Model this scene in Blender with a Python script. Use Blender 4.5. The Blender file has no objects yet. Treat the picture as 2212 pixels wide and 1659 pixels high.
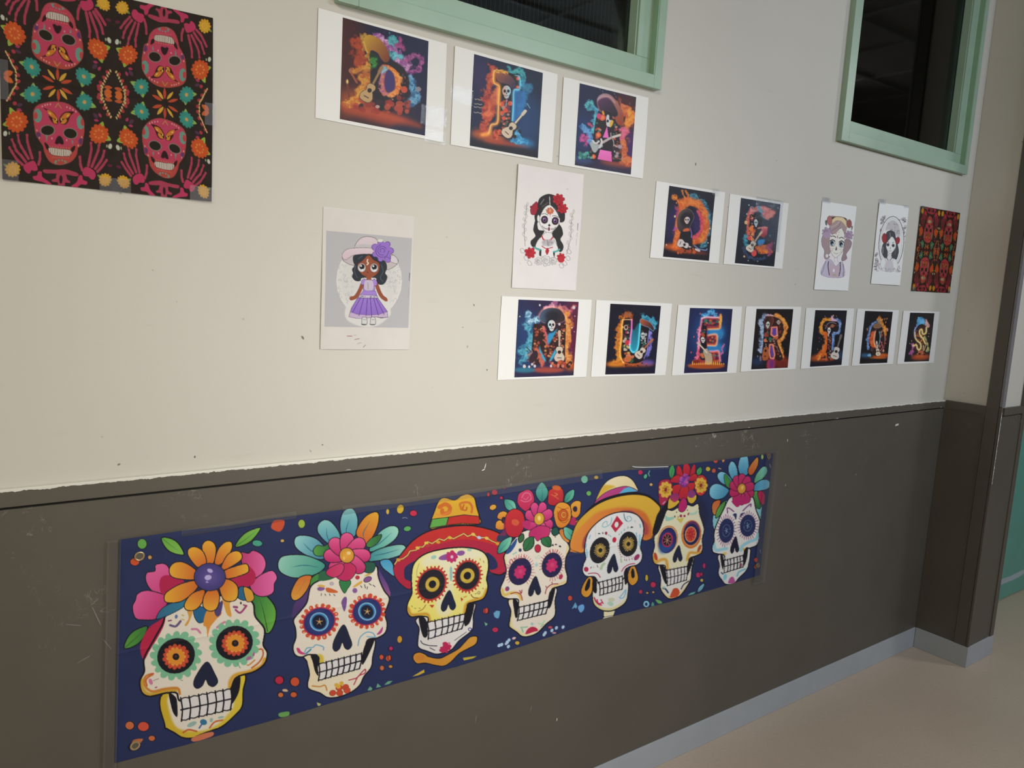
import bpy, bmesh, math, random
import numpy as np
from mathutils import Vector, Matrix

random.seed(5); np.random.seed(5)
C = bpy.context.scene.collection
SC = bpy.context.scene
# ---------------------------------------------------------------- camera (solved from the A4 sheets on the wall)
FPX = 1672.9
CAM = Vector((0, -1.5448, 1.517))
YAW, PITCH, ROLL = .639358, -.132355, .056852
_f = Vector((math.sin(YAW) * math.cos(PITCH), math.cos(YAW) * math.cos(PITCH), math.sin(PITCH)))
_r0 = Vector((math.cos(YAW), -math.sin(YAW), 0)); _u0 = _r0.cross(_f)
_r = _r0 * math.cos(ROLL) + _u0 * math.sin(ROLL); _u = _u0 * math.cos(ROLL) - _r0 * math.sin(ROLL)
cam = bpy.data.cameras.new('camera'); co = bpy.data.objects.new('camera', cam); C.objects.link(co)
cam.sensor_width = 36; cam.lens = 36 * FPX / 2212; cam.clip_start = .02; cam.clip_end = 100
co.matrix_world = Matrix(((_r.x, _u.x, -_f.x, CAM.x), (_r.y, _u.y, -_f.y, CAM.y), (_r.z, _u.z, -_f.z, CAM.z), (0, 0, 0, 1)))
SC.camera = co
# ---------------------------------------------------------------- light and exposure
SC.view_settings.view_transform = 'Standard'; SC.view_settings.look = 'None'
SC.view_settings.gamma = 1; SC.view_settings.use_curve_mapping = False
SC.view_settings.exposure = 0
W = bpy.data.worlds.new('world'); SC.world = W; W.use_nodes = True
W.node_tree.nodes['Background'].inputs[0].default_value = (.8, .92, 1.08, 1)
W.node_tree.nodes['Background'].inputs[1].default_value = .22
def lamp(name, loc, aim, sx, sy, power, col, spread=180):
    l = bpy.data.lights.new(name, 'AREA'); l.shape = 'RECTANGLE'; l.size = sx; l.size_y = sy; l.energy = power; l.color = col; l.spread = math.radians(spread)
    o = bpy.data.objects.new(name, l); C.objects.link(o); o.location = loc
    o.rotation_euler = (Vector(aim) - Vector(loc)).to_track_quat('-Z', 'Y').to_euler(); return o
lamp('front_fill_light', (1.2, -1.7, 1.5), (1.0, 0, 1.1), .5, .5, 4.9, (1, .965, .90), 90)  # added warm fill at chest height near the camera, no known fixture
lamp('left_fill_light', (-1, -2.5, 3.0), (-.6, -1, 1), 1.2, .4, 47, (1, .935, .76))  # added warm lamp, position and power fitted to the wall's brightness
lamp('cool_fill_light', (3.0, -3.3, 2.74), (2.3, 0, 1.2), 1.3, .3, 19, (.84, .98, 1.14), 120)  # added cool fill, placed so the crinkled tape mirrors it as glare
lamp('hall_ceiling_light', (5.2, -2.3, 2.95), (3.4, -.1, .8), .5, .5, 20, (1, .98, .97))

def lin(c):
    c = np.asarray(c, np.float32); return np.where(c <= .04045, c / 12.92, ((c + .055) / 1.055) ** 2.4)
def ray(px, py):
    return _f + _r * ((px - 1106) / FPX) - _u * ((py - 829.5) / FPX)
def at(px, py, y=0.):
    """point of the wall plane y that the photograph shows at pixel (px, py)"""
    d = ray(px, py); t = (y - CAM.y) / d.y; return CAM + d * t
def topx(P):
    """array of points -> photo readings"""
    Q = P - np.array(CAM); F, R, U = np.array(_f), np.array(_r), np.array(_u); z = Q @ F
    return np.stack([1106 + FPX * (Q @ R) / z, 829.5 - FPX * (Q @ U) / z], -1)
# ---------------------------------------------------------------- flat print painter
def hexc(c):
    if isinstance(c, str):
        c = c.lstrip('#')
        if len(c) == 3: c = ''.join(k * 2 for k in c)
        return np.array([int(c[i:i + 2], 16) / 255 for i in (0, 2, 4)], np.float32)
    return np.array(c, np.float32)

def catmull(p, closed=True, n=6):
    p = np.asarray(p, float)
    if len(p) < 3: return p
    if closed: q = np.vstack([p[-1], p, p[0], p[1]])
    else: q = np.vstack([2 * p[0] - p[1], p, 2 * p[-1] - p[-2]])
    t = np.linspace(0, 1, n, endpoint=False)[:, None]
    out = []
    for i in range(1, len(q) - 2):
        a, b, c, d = q[i - 1], q[i], q[i + 1], q[i + 2]
        out.append(.5 * (2 * b + (c - a) * t + (2 * a - 5 * b + 4 * c - d) * t * t + (3 * b - a - 3 * c + d) * t ** 3))
    if not closed: out.append(p[-1:])
    return np.vstack(out)

def blur(a, r):
    r = int(round(r))
    if r < 1: return a
    for _ in range(2):
        for ax in (0, 1):
            pad = [(0, 0), (0, 0)]; pad[ax] = (r + 1, r)
            c = np.cumsum(np.pad(a, pad), axis=ax)
            n = a.shape[ax]; k = 2 * r + 1
            a = (np.take(c, range(k, k + n), ax) - np.take(c, range(0, n), ax)) / k
    return a

def vnoise(h, w, cell, rng):
    gh, gw = int(h / cell) + 3, int(w / cell) + 3
    g = rng.random((gh, gw)).astype(np.float32)
    y = np.arange(h) / cell; x = np.arange(w) / cell
    yi = y.astype(int); xi = x.astype(int)
    fy = (y - yi)[:, None]; fx = (x - xi)[None]
    fy = fy * fy * (3 - 2 * fy); fx = fx * fx * (3 - 2 * fx)
    a = g[yi][:, xi]; b = g[yi][:, xi + 1]; c = g[yi + 1][:, xi]; d = g[yi + 1][:, xi + 1]
    return (a * (1 - fx) + b * fx) * (1 - fy) + (c * (1 - fx) + d * fx) * fy

class Art:
    """A print: shapes are entered in readings from the photograph (view() sets the reading frame)."""
    def __init__(s, x0, y0, x1, y1, res, bg='#000', seed=1):
        s.x0, s.y0, s.res = x0, y0, res
        s.h, s.w = int((y1 - y0) * res), int((x1 - x0) * res)
        s.im = np.empty((s.h, s.w, 3), np.float32); s.im[:] = hexc(bg)
        s.rng = np.random.default_rng(seed); s.k = 1; s.ox = s.oy = 0; s.M = None; s._n = {}; s.cm = None; s.last = None; s.lw = 1.
    def view(s, ox, oy, k): s.ox, s.oy, s.k, s.M = ox, oy, k, None; return s
    def tile(s, M): s.M = M; return s       # a homography from unit-square coordinates
    def tp(s, p):
        p = np.asarray(p, float)
        if s.M is not None:
            q = np.c_[p, np.ones(len(p))] @ s.M.T
            q = q[:, :2] / q[:, 2:]
        else: q = np.array([s.ox, s.oy]) + p * s.k
        return (q - [s.x0, s.y0]) * s.res
    def wk(s):
        if s.M is not None:
            a = s.tp([(0, 0), (1, 0), (0, 1)]); return (np.hypot(*(a[1] - a[0])) * np.hypot(*(a[2] - a[0]))) ** .5
        return s.k * s.res
    def noise(s, cell, octs=4, key=0):
        kk = (round(cell, 2), octs, key)
        if kk not in s._n:
            n = 0; t = 0; a = 1; c = cell * s.res
            for _ in range(octs):
                n = n + a * vnoise(s.h, s.w, max(c, 1.01), s.rng); t += a; a *= .55; c /= 2
            s._n[kk] = n / t
        return s._n[kk]
    def cover(s, loops, pad=0):
        SS = 3
        P = np.vstack(loops)
        x0 = int(max(0, math.floor(P[:, 0].min()) - pad)); x1 = int(min(s.w, math.ceil(P[:, 0].max()) + 1 + pad))
        y0 = int(max(0, math.floor(P[:, 1].min()) - pad)); y1 = int(min(s.h, math.ceil(P[:, 1].max()) + 1 + pad))
        if x1 <= x0 or y1 <= y0: return None
        W, Hh = x1 - x0, y1 - y0
        a = np.vstack(loops); b = np.vstack([np.roll(l, -1, 0) for l in loops])
        a = (a - [x0, y0]) * [1, SS]; b = (b - [x0, y0]) * [1, SS]
        d = np.where(b[:, 1] > a[:, 1], 1., -1.)
        lo = np.where((d > 0)[:, None], a, b); hi = np.where((d > 0)[:, None], b, a)
        r0 = np.clip(np.ceil(lo[:, 1] - .5), 0, Hh * SS).astype(int); r1 = np.clip(np.ceil(hi[:, 1] - .5), 0, Hh * SS).astype(int)
        n = r1 - r0; k = n > 0
        if not k.any(): return None
        lo, hi, d, r0, n = lo[k], hi[k], d[k], r0[k], n[k]
        e = np.repeat(np.arange(len(n)), n); r = np.arange(n.sum()) - np.repeat(np.cumsum(n) - n, n) + r0[e]
        t = (r + .5 - lo[e, 1]) / (hi[e, 1] - lo[e, 1])
        x = np.clip(lo[e, 0] + t * (hi[e, 0] - lo[e, 0]), 0, W)
        xi = x.astype(int); f = x - xi
        acc = np.zeros((Hh * SS, W + 2), np.float32)
        np.add.at(acc, (r, xi), d[e] * (1 - f)); np.add.at(acc, (r, xi + 1), d[e] * f)
        c = np.clip(np.abs(np.cumsum(acc, 1)[:, :W]), 0, 1).reshape(Hh, SS, W).mean(1)
        return c, x0, y0, x1, y1
    def comp(s, cv, col, alpha=1., soft=0, mode='mix', bbox=None):
        if cv is None: return
        c, x0, y0, x1, y1 = cv
        if soft: c = blur(c, soft)
        if s.cm is not None: c = c * s.cm[y0:y1, x0:x1]
        reg = s.im[y0:y1, x0:x1]
        if isinstance(col, tuple) and isinstance(col[0], str):   # gradient: (c1, c2, degrees) or (c1, c2, 'r')
            c1, c2 = hexc(col[0]), hexc(col[1])
            yy, xx = np.mgrid[0:y1 - y0, 0:x1 - x0].astype(np.float32)
            m = c > .02
            if not m.any(): return
            if col[2] == 'r':
                cx, cy = (xx[m].min() + xx[m].max()) / 2, (yy[m].min() + yy[m].max()) / 2
                t = np.hypot((xx - cx) / max(1, np.ptp(xx[m]) / 2), (yy - cy) / max(1, np.ptp(yy[m]) / 2))
            else:
                a = math.radians(col[2]); t = xx * math.cos(a) + yy * math.sin(a)
                t = (t - t[m].min()) / max(1e-3, np.ptp(t[m]))
            t = np.clip(t, 0, 1)[..., None]
            C = c1 * (1 - t) + c2 * t
        else: C = hexc(col)
        a = (c * alpha)[..., None]
        if mode == 'mix': reg[:] = reg * (1 - a) + C * a
        elif mode == 'screen': reg[:] = 1 - (1 - reg) * (1 - C * a)
        elif mode == 'mul': reg[:] = reg * (1 - a + C * a)
    def poly(s, pts, col, smooth=True, line=None, alpha=1., soft=0, mode='mix', n=6):
        q = s.tp(pts)
        if smooth: q = catmull(q, True, n)
        s.comp(s.cover([q], int(soft * 3)), col, alpha, soft, mode)
        if line:
            s.last = (q, line); s.stroke(None, line[0], line[1], _q=np.vstack([q, q[:1]]))
    def clip(s, on):
        '''keep the following marks inside the last outlined shape, then ink its outline again'''
        s.cm = None
        if on:
            cv = s.cover([s.last[0]]); s.cm = np.zeros((s.h, s.w), np.float32)
            if cv: s.cm[cv[2]:cv[4], cv[1]:cv[3]] = cv[0]
            s.keep = s.last
        else: s.stroke(None, s.keep[1][0], s.keep[1][1], _q=np.vstack([s.keep[0], s.keep[0][:1]]))
    def ell(s, cx, cy, rx, ry, col, rot=0, line=None, alpha=1., soft=0, mode='mix'):
        n = 24; t = np.arange(n) / n * 2 * math.pi; r = math.radians(rot)
        x, y = rx * np.cos(t), ry * np.sin(t)
        s.poly(np.c_[cx + x * math.cos(r) - y * math.sin(r), cy + x * math.sin(r) + y * math.cos(r)], col, False, line, alpha, soft, mode)
    def _loops(s, q, w):
        w = np.broadcast_to(np.asarray(w, float), (len(q),)) / 2
        L = []
        for i in range(len(q) - 1):
            d = q[i + 1] - q[i]; l = np.hypot(*d)
            if l < 1e-6: continue
            nrm = np.array([-d[1], d[0]]) / l
            L.append(np.array([q[i] + nrm * w[i], q[i + 1] + nrm * w[i + 1], q[i + 1] - nrm * w[i + 1], q[i] - nrm * w[i]]))
        t = np.arange(8) / 8 * 2 * math.pi
        circ = np.c_[np.cos(t), -np.sin(t)]
        for i in range(len(q)):
            if w[i] > .3: L.append(q[i] + circ * w[i])
        return L
    def stroke(s, pts, col, w, smooth=True, alpha=1., soft=0, mode='mix', taper=False, _q=None, n=5, fire=None):
        if _q is None:
            q = s.tp(pts)
            if smooth: q = catmull(q, False, n)
        else: q = _q
        if col == '#15141c': w = w * s.lw
        W = w * s.wk()
        if taper: W = W * np.clip(np.sin(np.linspace(0.12, math.pi - .12, len(q))), .15, 1)
        if taper == 2: W = w * s.wk() * np.linspace(1, .12, len(q))
        L = s._loops(q, W)
        if not L: return
        cv = s.cover(L, int(soft * 3) + 2)
        s.comp(cv, col, alpha, soft, mode)
    def fire(s, pts, c1, c2, w, amp=.9, cell=9, soft=None, alpha=.9, closed=False, fill=False, taper=False, key=0, hot=None):
        """smoke and flame: a blurred stroke cut by turbulent noise"""
        q = s.tp(pts); q = catmull(q, closed or fill, 5)
        if closed: q = np.vstack([q, q[:1]])
        W = w * s.wk(); soft = W * .28 if soft is None else soft
        if taper: W = W * np.linspace(1, .15, len(q))
        cv = s.cover([q] if fill else s._loops(q, W), int(soft * 3 + w * s.wk() * .6) + 3)
        if cv is None: return
        c, x0, y0, x1, y1 = cv
        m = blur(c, soft); h_, w_ = m.shape; cc = max(W if not taper else w * s.wk(), 8) / s.res
        nx = s.noise(round(cc * .55, 0) + 1, 3, key)[y0:y1, x0:x1] - .5; ny = s.noise(round(cc * .55, 0) + 1, 3, key + 50)[y0:y1, x0:x1] - .5
        D = cc * s.res * 1.5 * amp
        gx = np.clip((np.arange(w_)[None] + nx * D).astype(int), 0, w_ - 1); gy = np.clip((np.arange(h_)[:, None] + ny * D).astype(int), 0, h_ - 1)
        m = m[gy, gx]; n2 = s.noise(round(cc * .5, 0) + 1, 2, key + 90)[y0:y1, x0:x1]
        rid = 1 - np.abs(2 * n2[gy, gx] - 1)
        a = np.clip((m - .18 + (nx + ny) * .35 * amp) / .45, 0, 1) * alpha
        t = np.clip((rid - .55) * 1.7 + (m - .6) * .6, 0, 1)[..., None]
        C = hexc(c1) * (1 - t) + hexc(c2) * t
        if hot: C = C + (hexc(hot) - C) * np.clip((rid - .88) * 6, 0, 1)[..., None]
        reg = s.im[y0:y1, x0:x1]; a = a[..., None]
        reg[:] = reg * (1 - a) + C * a
    def specks(s, n, box, r, cols, alpha=.9, line=None):
        x0, y0, x1, y1 = box
        for _ in range(n):
            x, y = s.rng.uniform(x0, x1), s.rng.uniform(y0, y1); q = r * s.rng.uniform(.5, 1.2)
            s.ell(x, y, q, q * s.rng.uniform(.6, 1.2), cols[int(s.rng.integers(len(cols)))], s.rng.uniform(0, 180), line, alpha)
    def sample(s, px):
        u = np.clip((px[:, 0] - s.x0) * s.res - .5, 0, s.w - 1.01); v = np.clip((px[:, 1] - s.y0) * s.res - .5, 0, s.h - 1.01)
        ui, vi = u.astype(int), v.astype(int); fu, fv = (u - ui)[:, None], (v - vi)[:, None]
        I = s.im
        return (I[vi, ui] * (1 - fu) + I[vi, ui + 1] * fu) * (1 - fv) + (I[vi + 1, ui] * (1 - fu) + I[vi + 1, ui + 1] * fu) * fv

def homog(quad):
    """3x3 map from the unit square (0,0)(1,0)(1,1)(0,1) to a quad TL TR BR BL"""
    A = []; b = []
    for (u, v), (x, y) in zip(((0, 0), (1, 0), (1, 1), (0, 1)), quad):
        A += [[u, v, 1, 0, 0, 0, -u * x, -v * x], [0, 0, 0, u, v, 1, -u * y, -v * y]]; b += [x, y]
    return np.append(np.linalg.solve(np.array(A, float), np.array(b, float)), 1).reshape(3, 3)
# ---------------------------------------------------------------- the banner
INK = '#15141c'
CREAM = '#cdc3b2'
def teeth(a, q, n, w=5, col='#c9c4c0', ins=None, wob=3):
    H = homog(q)
    f = lambda u, v: tuple((lambda p: p[:2] / p[2])(H @ [u, v, 1]))
    a.poly([f(u, 0) for u in np.linspace(0, 1, 5)] + [f(u, 1) for u in np.linspace(1, 0, 5)], col, False)
    for i in range(n + 1):
        u = i / n + a.rng.uniform(-.02, .02)
        a.stroke([f(u, -.08), f(u + .02, .5), f(u - .01, 1.06)], INK, w)
    a.stroke([f(0, .5), f(.5, .5), f(1, .48)], INK, w)
    for v in (0, 1):
        p = []
        for i in range(n):
            p += [f(i / n, v), f((i + .5) / n, v + (.05 if v else -.05))]
        a.stroke(p + [f(1, v)], INK, w * .8)
def petals(a, cx, cy, n, r0, r1, w, col, line=None, rot=0, sx=1, sy=1, tip=1., skip=()):
    for i in range(n):
        if i in skip: continue
        t = math.radians(rot + 360 * i / n); c, s = math.cos(t), math.sin(t)
        pts = []
        for r, h in ((r0, -.35), (r0 + (r1 - r0) * .45, -.5 * tip), (r0 + (r1 - r0) * .85, -.4 * tip), (r1, 0), (r0 + (r1 - r0) * .85, .4 * tip), (r0 + (r1 - r0) * .45, .5 * tip), (r0, .35)):
            pts.append((cx + (c * r - s * h * w) * sx, cy + (s * r + c * h * w) * sy))
        a.poly(pts, col, True, line)
def leaf(a, x0, y0, x1, y1, w, col, line=INK, lw=5, vein=None, bend=0):
    dx, dy = x1 - x0, y1 - y0; l = math.hypot(dx, dy); nx, ny = -dy / l, dx / l
    f = lambda t, h: (x0 + dx * t + nx * (h * w + bend * l * math.sin(t * 3.14)), y0 + dy * t + ny * (h * w + bend * l * math.sin(t * 3.14)))
    a.poly([f(0, 0), f(.2, .35), f(.5, .5), f(.8, .32), f(1, 0), f(.8, -.32), f(.5, -.5), f(.2, -.35)], col, True, (line, lw) if line else None)
    if vein: a.stroke([f(.05, 0), f(.5, .03), f(.85, 0)], vein, lw * .8, taper=2)
def scallop(a, cx, cy, rx, ry, rot, n, r, col, line=None, skip=0):
    R = math.radians(rot)
    for i in range(n):
        t = 2 * math.pi * i / n; x, y = rx * math.cos(t), ry * math.sin(t)
        q = r * a.rng.uniform(.8, 1.15)
        a.ell(cx + x * math.cos(R) - y * math.sin(R), cy + x * math.sin(R) + y * math.cos(R), q, q * .85, col, math.degrees(t), line)
def ticks(a, cx, cy, rx, ry, rot, n, l, w, col, a0=0, a1=360, jit=.3):
    R = math.radians(rot)
    for i in range(n):
        t = math.radians(a0 + (a1 - a0) * i / n); p = []
        for k in (1, 1 + l * a.rng.uniform(1 - jit, 1 + jit)):
            x, y = rx * k * math.cos(t), ry * k * math.sin(t)
            p.append((cx + x * math.cos(R) - y * math.sin(R), cy + x * math.sin(R) + y * math.cos(R)))
        a.stroke(p, col, w, False)
def heartnose(a, x, y, w, h, col='#1b2138', tilt=0):
    a.poly([(x + tilt, y), (x + w * .38, y + h * .45), (x + w * .5, y + h * .75), (x + w * .32, y + h * .93), (x + w * .12, y + h * .86), (x, y + h * .66),
            (x - w * .14, y + h * .9), (x - w * .36, y + h), (x - w * .5, y + h * .84), (x - w * .38, y + h * .5)], col, True, (INK, 3))
def confetti(a, L):
    for x, y, rx, ry, col, rot in L: a.ell(x, y, rx, ry, col, rot, (INK, 3) if min(rx, ry) > 11 and col not in ('#b03232',) else None)

def art_banner():
    a = Art(230, 955, 1695, 1659, 1.6, '#232b4e', 3); a.lw = 1.3
    # blue cloth: slightly mottled, creases where it was folded
    n = a.noise(60, 3)[..., None]; a.im += (n - .5) * .02
    a.view(0, 0, 1)
    # ---------- skull 1: marigold crown
    a.view(240, 1080, .34904)
    confetti(a, [(192, 272, 30, 32, '#5d9644', 0), (147, 383, 30, 24, '#b64a28', 0), (240, 355, 14, 14, '#b98a4e', 0), (905, 268, 32, 20, '#3f8f76', 5),
                 (1040, 1115, 30, 26, '#a82642', 0), (1048, 1205, 18, 17, '#b0512e', 0), (1076, 1178, 16, 8, '#c09a70', 0), (1128, 1125, 22, 26, '#b8432a', 0), (1130, 1203, 20, 18, '#b8532e', 0),
                 (115, 1396, 28, 26, '#b5603a', 0), (200, 1402, 36, 30, '#bd4a38', 0), (252, 1475, 22, 18, '#b5603a', 0), (1060, 254, 14, 10, '#b99a62', 0)])
    a.poly([(125, 1520), (140, 1485), (195, 1478), (185, 1500), (150, 1535)], '#b0643c')
    a.poly([(990, 165), (1010, 128), (1068, 125), (1070, 160), (1045, 195), (1005, 185)], '#b5482c')
    a.poly([(1040, 1320), (1100, 1310), (1095, 1338), (1045, 1342)], '#5f8f4c')
    leaf(a, 312, 235, 450, 338, 75, ('#5f9a3c', '#79a84a', 40), vein='#3c6b2c'); leaf(a, 768, 290, 925, 172, 62, ('#6fa445', '#5a9038', 90), vein='#35602a')
    leaf(a, 82, 918, 225, 782, 78, ('#4f8a38', '#356a30', 0), vein='#1f3f20'); leaf(a, 972, 826, 905, 560, 165, ('#2f6b35', '#5f9a3c', 20), lw=6, vein='#173018')
    # pink petals behind
    a.poly([(330, 610), (250, 560), (215, 500), (222, 450), (270, 440), (275, 402), (330, 395), (362, 430), (380, 520)], ('#c9588a', '#b83c70', 60), True, (INK, 4))
    a.poly([(345, 600), (230, 560), (165, 580), (150, 620), (132, 665), (150, 730), (200, 742), (280, 735), (330, 680)], ('#c9588a', '#b03266', 30), True, (INK, 4))
    a.poly([(440, 480), (360, 465), (310, 480), (300, 540), (330, 590), (440, 560)], '#a01f45')
    a.poly([(800, 330), (850, 330), (880, 312), (935, 340), (958, 390), (945, 440), (900, 480), (830, 450)], ('#a8325f', '#cc5c90', 0), True, (INK, 4))
    a.poly([(880, 500), (940, 455), (1000, 438), (1028, 480), (1010, 520), (1005, 570), (960, 596), (900, 590), (860, 540)], ('#b04074', '#cf6094', 0), True, (INK, 4))
    a.poly([(820, 400), (890, 450), (880, 520), (800, 540), (740, 500)], '#a01f45')
    # jaw
    a.poly([(325, 1190), (332, 1395), (345, 1415), (390, 1440), (440, 1470), (500, 1474), (560, 1450), (610, 1432), (690, 1400), (770, 1330), (812, 1275), (818, 1180), (828, 1080), (700, 1080)], ('#b99a28', '#c4ae3a', 0), True, (INK, 7))
    a.clip(1); a.poly([(350, 1225), (370, 1340), (400, 1400), (450, 1425), (560, 1430), (650, 1395), (720, 1330), (760, 1260), (720, 1180), (420, 1180)], CREAM, True, soft=3); a.clip(0)
    # skull
    SK = [(340, 715), (420, 660), (600, 600), (800, 590), (878, 640), (892, 720), (950, 800), (942, 895), (967, 945), (952, 1010), (890, 1060), (805, 1085), (765, 1110),
          (742, 1170), (720, 1200), (560, 1235), (430, 1245), (405, 1195), (340, 1195), (240, 1216), (190, 1190), (178, 1120), (205, 1060), (204, 980), (262, 870), (318, 770)]
    a.poly(SK, CREAM, True, (INK, 8))
    a.poly([(335, 725), (300, 745), (235, 790), (190, 870), (180, 930), (204, 990), (240, 930), (290, 850), (325, 780)], '#a3203f')
    a.clip(1); a.stroke([(188, 1110), (195, 1170), (240, 1205), (330, 1185), (400, 1180)], '#b8912e', 24, soft=1.5); a.stroke([(255, 1080), (212, 1095), (210, 1150), (255, 1185), (330, 1170), (410, 1165), (425, 1200)], '#b5722c', 15, soft=1); a.clip(0)
    a.stroke([(232, 1080), (262, 1075), (218, 1110), (222, 1150)], '#b35a2c', 9)
    a.clip(1); a.stroke([(952, 985), (930, 1030), (850, 1065), (770, 1085), (740, 1120), (735, 1160)], '#c08f30', 24, soft=1.5); a.stroke([(905, 925), (935, 925), (940, 960), (915, 1005), (870, 1040)], '#b0602c', 10); a.clip(0)
    a.poly([(358, 1195), (392, 1212), (408, 1245), (410, 1340), (385, 1318), (368, 1260)], INK); a.poly([(800, 1088), (790, 1190), (742, 1266), (748, 1160), (770, 1105)], INK)
    # crown leaves
    a.poly([(280, 735), (330, 660), (480, 605), (450, 660), (350, 715)], ('#2f5f7a', '#2a7088', 0), True, (INK, 3)); a.poly([(520, 660), (515, 720), (548, 762), (600, 730), (630, 680)], '#24597e', True, (INK, 3))
    a.poly([(590, 690), (570, 770), (590, 790), (597, 850), (612, 790), (650, 740), (685, 700), (640, 670)], '#c48034'); a.poly([(640, 680), (690, 620), (680, 700), (655, 722)], '#4b3a66')
    a.poly([(780, 600), (795, 540), (835, 545), (835, 620)], '#275a78', True, (INK, 3)); a.poly([(820, 540), (870, 560), (885, 610), (860, 630), (835, 620)], '#c08a30', True, (INK, 3))
    a.poly([(470, 680), (480, 730), (455, 775), (475, 770), (505, 690)], '#c08a3c'); a.poly([(690, 600), (700, 660), (720, 712), (745, 718), (735, 640), (770, 600)], '#c48a38')
    # marigold
    O1 = ('#c98f2c', '#bf5f28', 90)
    for P, g in (([(590, 400), (562, 300), (575, 262), (605, 250), (640, 270), (650, 320), (630, 400)], 90), ([(540, 420), (480, 350), (478, 305), (520, 290), (570, 320), (590, 390)], 60),
                 ([(640, 400), (660, 310), (705, 262), (745, 262), (745, 310), (690, 390)], 120), ([(680, 420), (720, 340), (775, 315), (808, 335), (800, 375), (710, 430)], 150),
                 ([(700, 440), (770, 410), (835, 395), (852, 425), (835, 455), (720, 488)], 180), ([(530, 490), (430, 490), (370, 470), (362, 420), (400, 385), (460, 390), (530, 440)], 0),
                 ([(530, 500), (430, 520), (345, 570), (328, 610), (350, 635), (440, 625), (530, 550)], 0), ([(570, 555), (500, 580), (455, 640), (465, 680), (520, 680), (560, 640), (580, 580)], 300),
                 ([(600, 560), (572, 600), (570, 660), (610, 688), (655, 670), (672, 600), (650, 550)], 270), ([(670, 500), (730, 492), (780, 530), (785, 590), (760, 625), (700, 620), (670, 550)], 220)):
        a.poly(P, ('#cf9a30', '#b95c26', g), True, (INK, 4))
    a.ell(611, 477, 98, 86, ('#5b4a86', '#3a3468', 'r'), 0, (INK, 3)); a.ell(600, 480, 22, 16, '#a99cc4', -10); a.ell(612, 438, 18, 12, '#a99cc4', 20); a.ell(594, 508, 9, 6, '#8f84b4')
    # marks on the brow
    for P, c, w in (([(365, 775), (400, 782), (430, 750)], '#5c4a72', 14), ([(770, 680), (800, 698), (838, 655)], '#8c3a64', 12), ([(500, 800), (530, 800), (552, 822)], '#b8738e', 14), ([(655, 790), (680, 768), (705, 755)], '#b8738e', 13),
                    ([(438, 712), (450, 716)], '#b5993c', 7), ([(355, 748), (372, 745)], '#7a3550', 9), ([(760, 662), (780, 664)], '#7f3a66', 14), ([(436, 738), (452, 742)], '#b5993c', 6), ([(820, 650), (838, 655)], '#8c3a64', 10)): a.stroke(P, c, w)
    a.ell(403, 722, 9, 13, '#5a6a92', 10); a.ell(803, 638, 6, 8, '#333'); 
    # eyes
    for cx, cy, rx, ry, rot in ((402, 965, 142, 128, -28), (763, 885, 138, 125, -22)):
        scallop(a, cx, cy, rx, ry, rot, 17, 24, '#6fa682'); a.ell(cx, cy, rx, ry, '#6fa682', rot); a.ell(cx, cy, rx * .84, ry * .84, INK, rot)
    for cx, cy in ((401, 970), (768, 887)):
        scallop(a, cx, cy, 70, 66, -25, 15, 15, '#b5412c'); a.ell(cx, cy, 72, 68, '#b5482c'); scallop(a, cx, cy, 50, 48, 0, 13, 11, '#cf8a3a'); a.ell(cx, cy, 52, 50, '#c8802c')
        a.ell(cx, cy, 21, 21, INK); a.ell(cx, cy - 2, 8, 8, '#4a2c1c')
    heartnose(a, 585, 1002, 150, 165, '#1b2036', 8)
    teeth(a, ((428, 1235), (745, 1172), (745, 1292), (435, 1362)), 6, 7)
    a.ell(245, 1125, 12, 20, '#b8708c', -20); a.stroke([(262, 1118), (295, 1105)], '#555', 3); a.ell(278, 1160, 9, 5, '#a8506c', -20); a.stroke([(430, 1115), (445, 1118)], '#555', 3)
    a.ell(852, 980, 18, 11, '#9a5a84', -30); a.ell(882, 955, 7, 14, '#9a5a84', 10); a.stroke([(842, 1022), (855, 1020), (890, 990)], '#b87a34', 8); a.stroke([(780, 1010), (800, 1040)], '#5d8a6a', 5)
    a.stroke([(445, 1440), (480, 1422), (530, 1432)], '#b0542a', 10); a.stroke([(610, 1410), (640, 1375), (690, 1362)], '#b5602c', 10); a.ell(572, 1375, 22, 18, '#2f6a86', 20); a.stroke([(560, 1390), (545, 1412)], '#2f5a86', 9)
    a.ell(500, 1388, 32, 14, '#8aa39a', -25); a.ell(680, 1345, 20, 7, '#8aa39a', -10); a.ell(620, 1362, 10, 14, '#8aa39a', 20); a.poly([(505, 1470), (620, 1435), (625, 1462), (515, 1496)], '#b8694a')
    # ---------- skull 2: teal feather crown
    a.view(580, 1070, .2773)
    confetti(a, [(258, 222, 28, 34, '#8fa43c', 0), (108, 354, 16, 13, '#bb9a5a', 0), (928, 127, 11, 20, '#c09a34', 0), (1028, 105, 28, 38, '#b9982c', 10), (1127, 140, 26, 26, '#b02844', 0), (1080, 260, 28, 22, '#4f9654', -10),
                 (1022, 1123, 20, 30, '#b08338', 5), (952, 1195, 18, 20, '#a8285c', 0), (880, 1260, 18, 20, '#b84a2e', 0), (936, 1270, 24, 24, '#b84a2e', 0), (884, 1345, 18, 20, '#b5603a', 0), (952, 1335, 15, 12, '#bb9a6a', 0),
                 (84, 1440, 34, 32, '#a5243c', 0), (206, 1452, 36, 36, '#b5482c', 0), (95, 1555, 22, 20, '#b5603a', 0), (196, 1553, 26, 22, '#b5522e', 0), (130, 1520, 22, 9, '#c0a07a', 10)])
    for P in ([(770, 1520), (790, 1488), (810, 1505), (800, 1520)], [(838, 1500), (850, 1465), (878, 1490)], [(900, 1478), (930, 1448), (968, 1445), (940, 1470)]): a.poly(P, '#5f9476', False)
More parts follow.
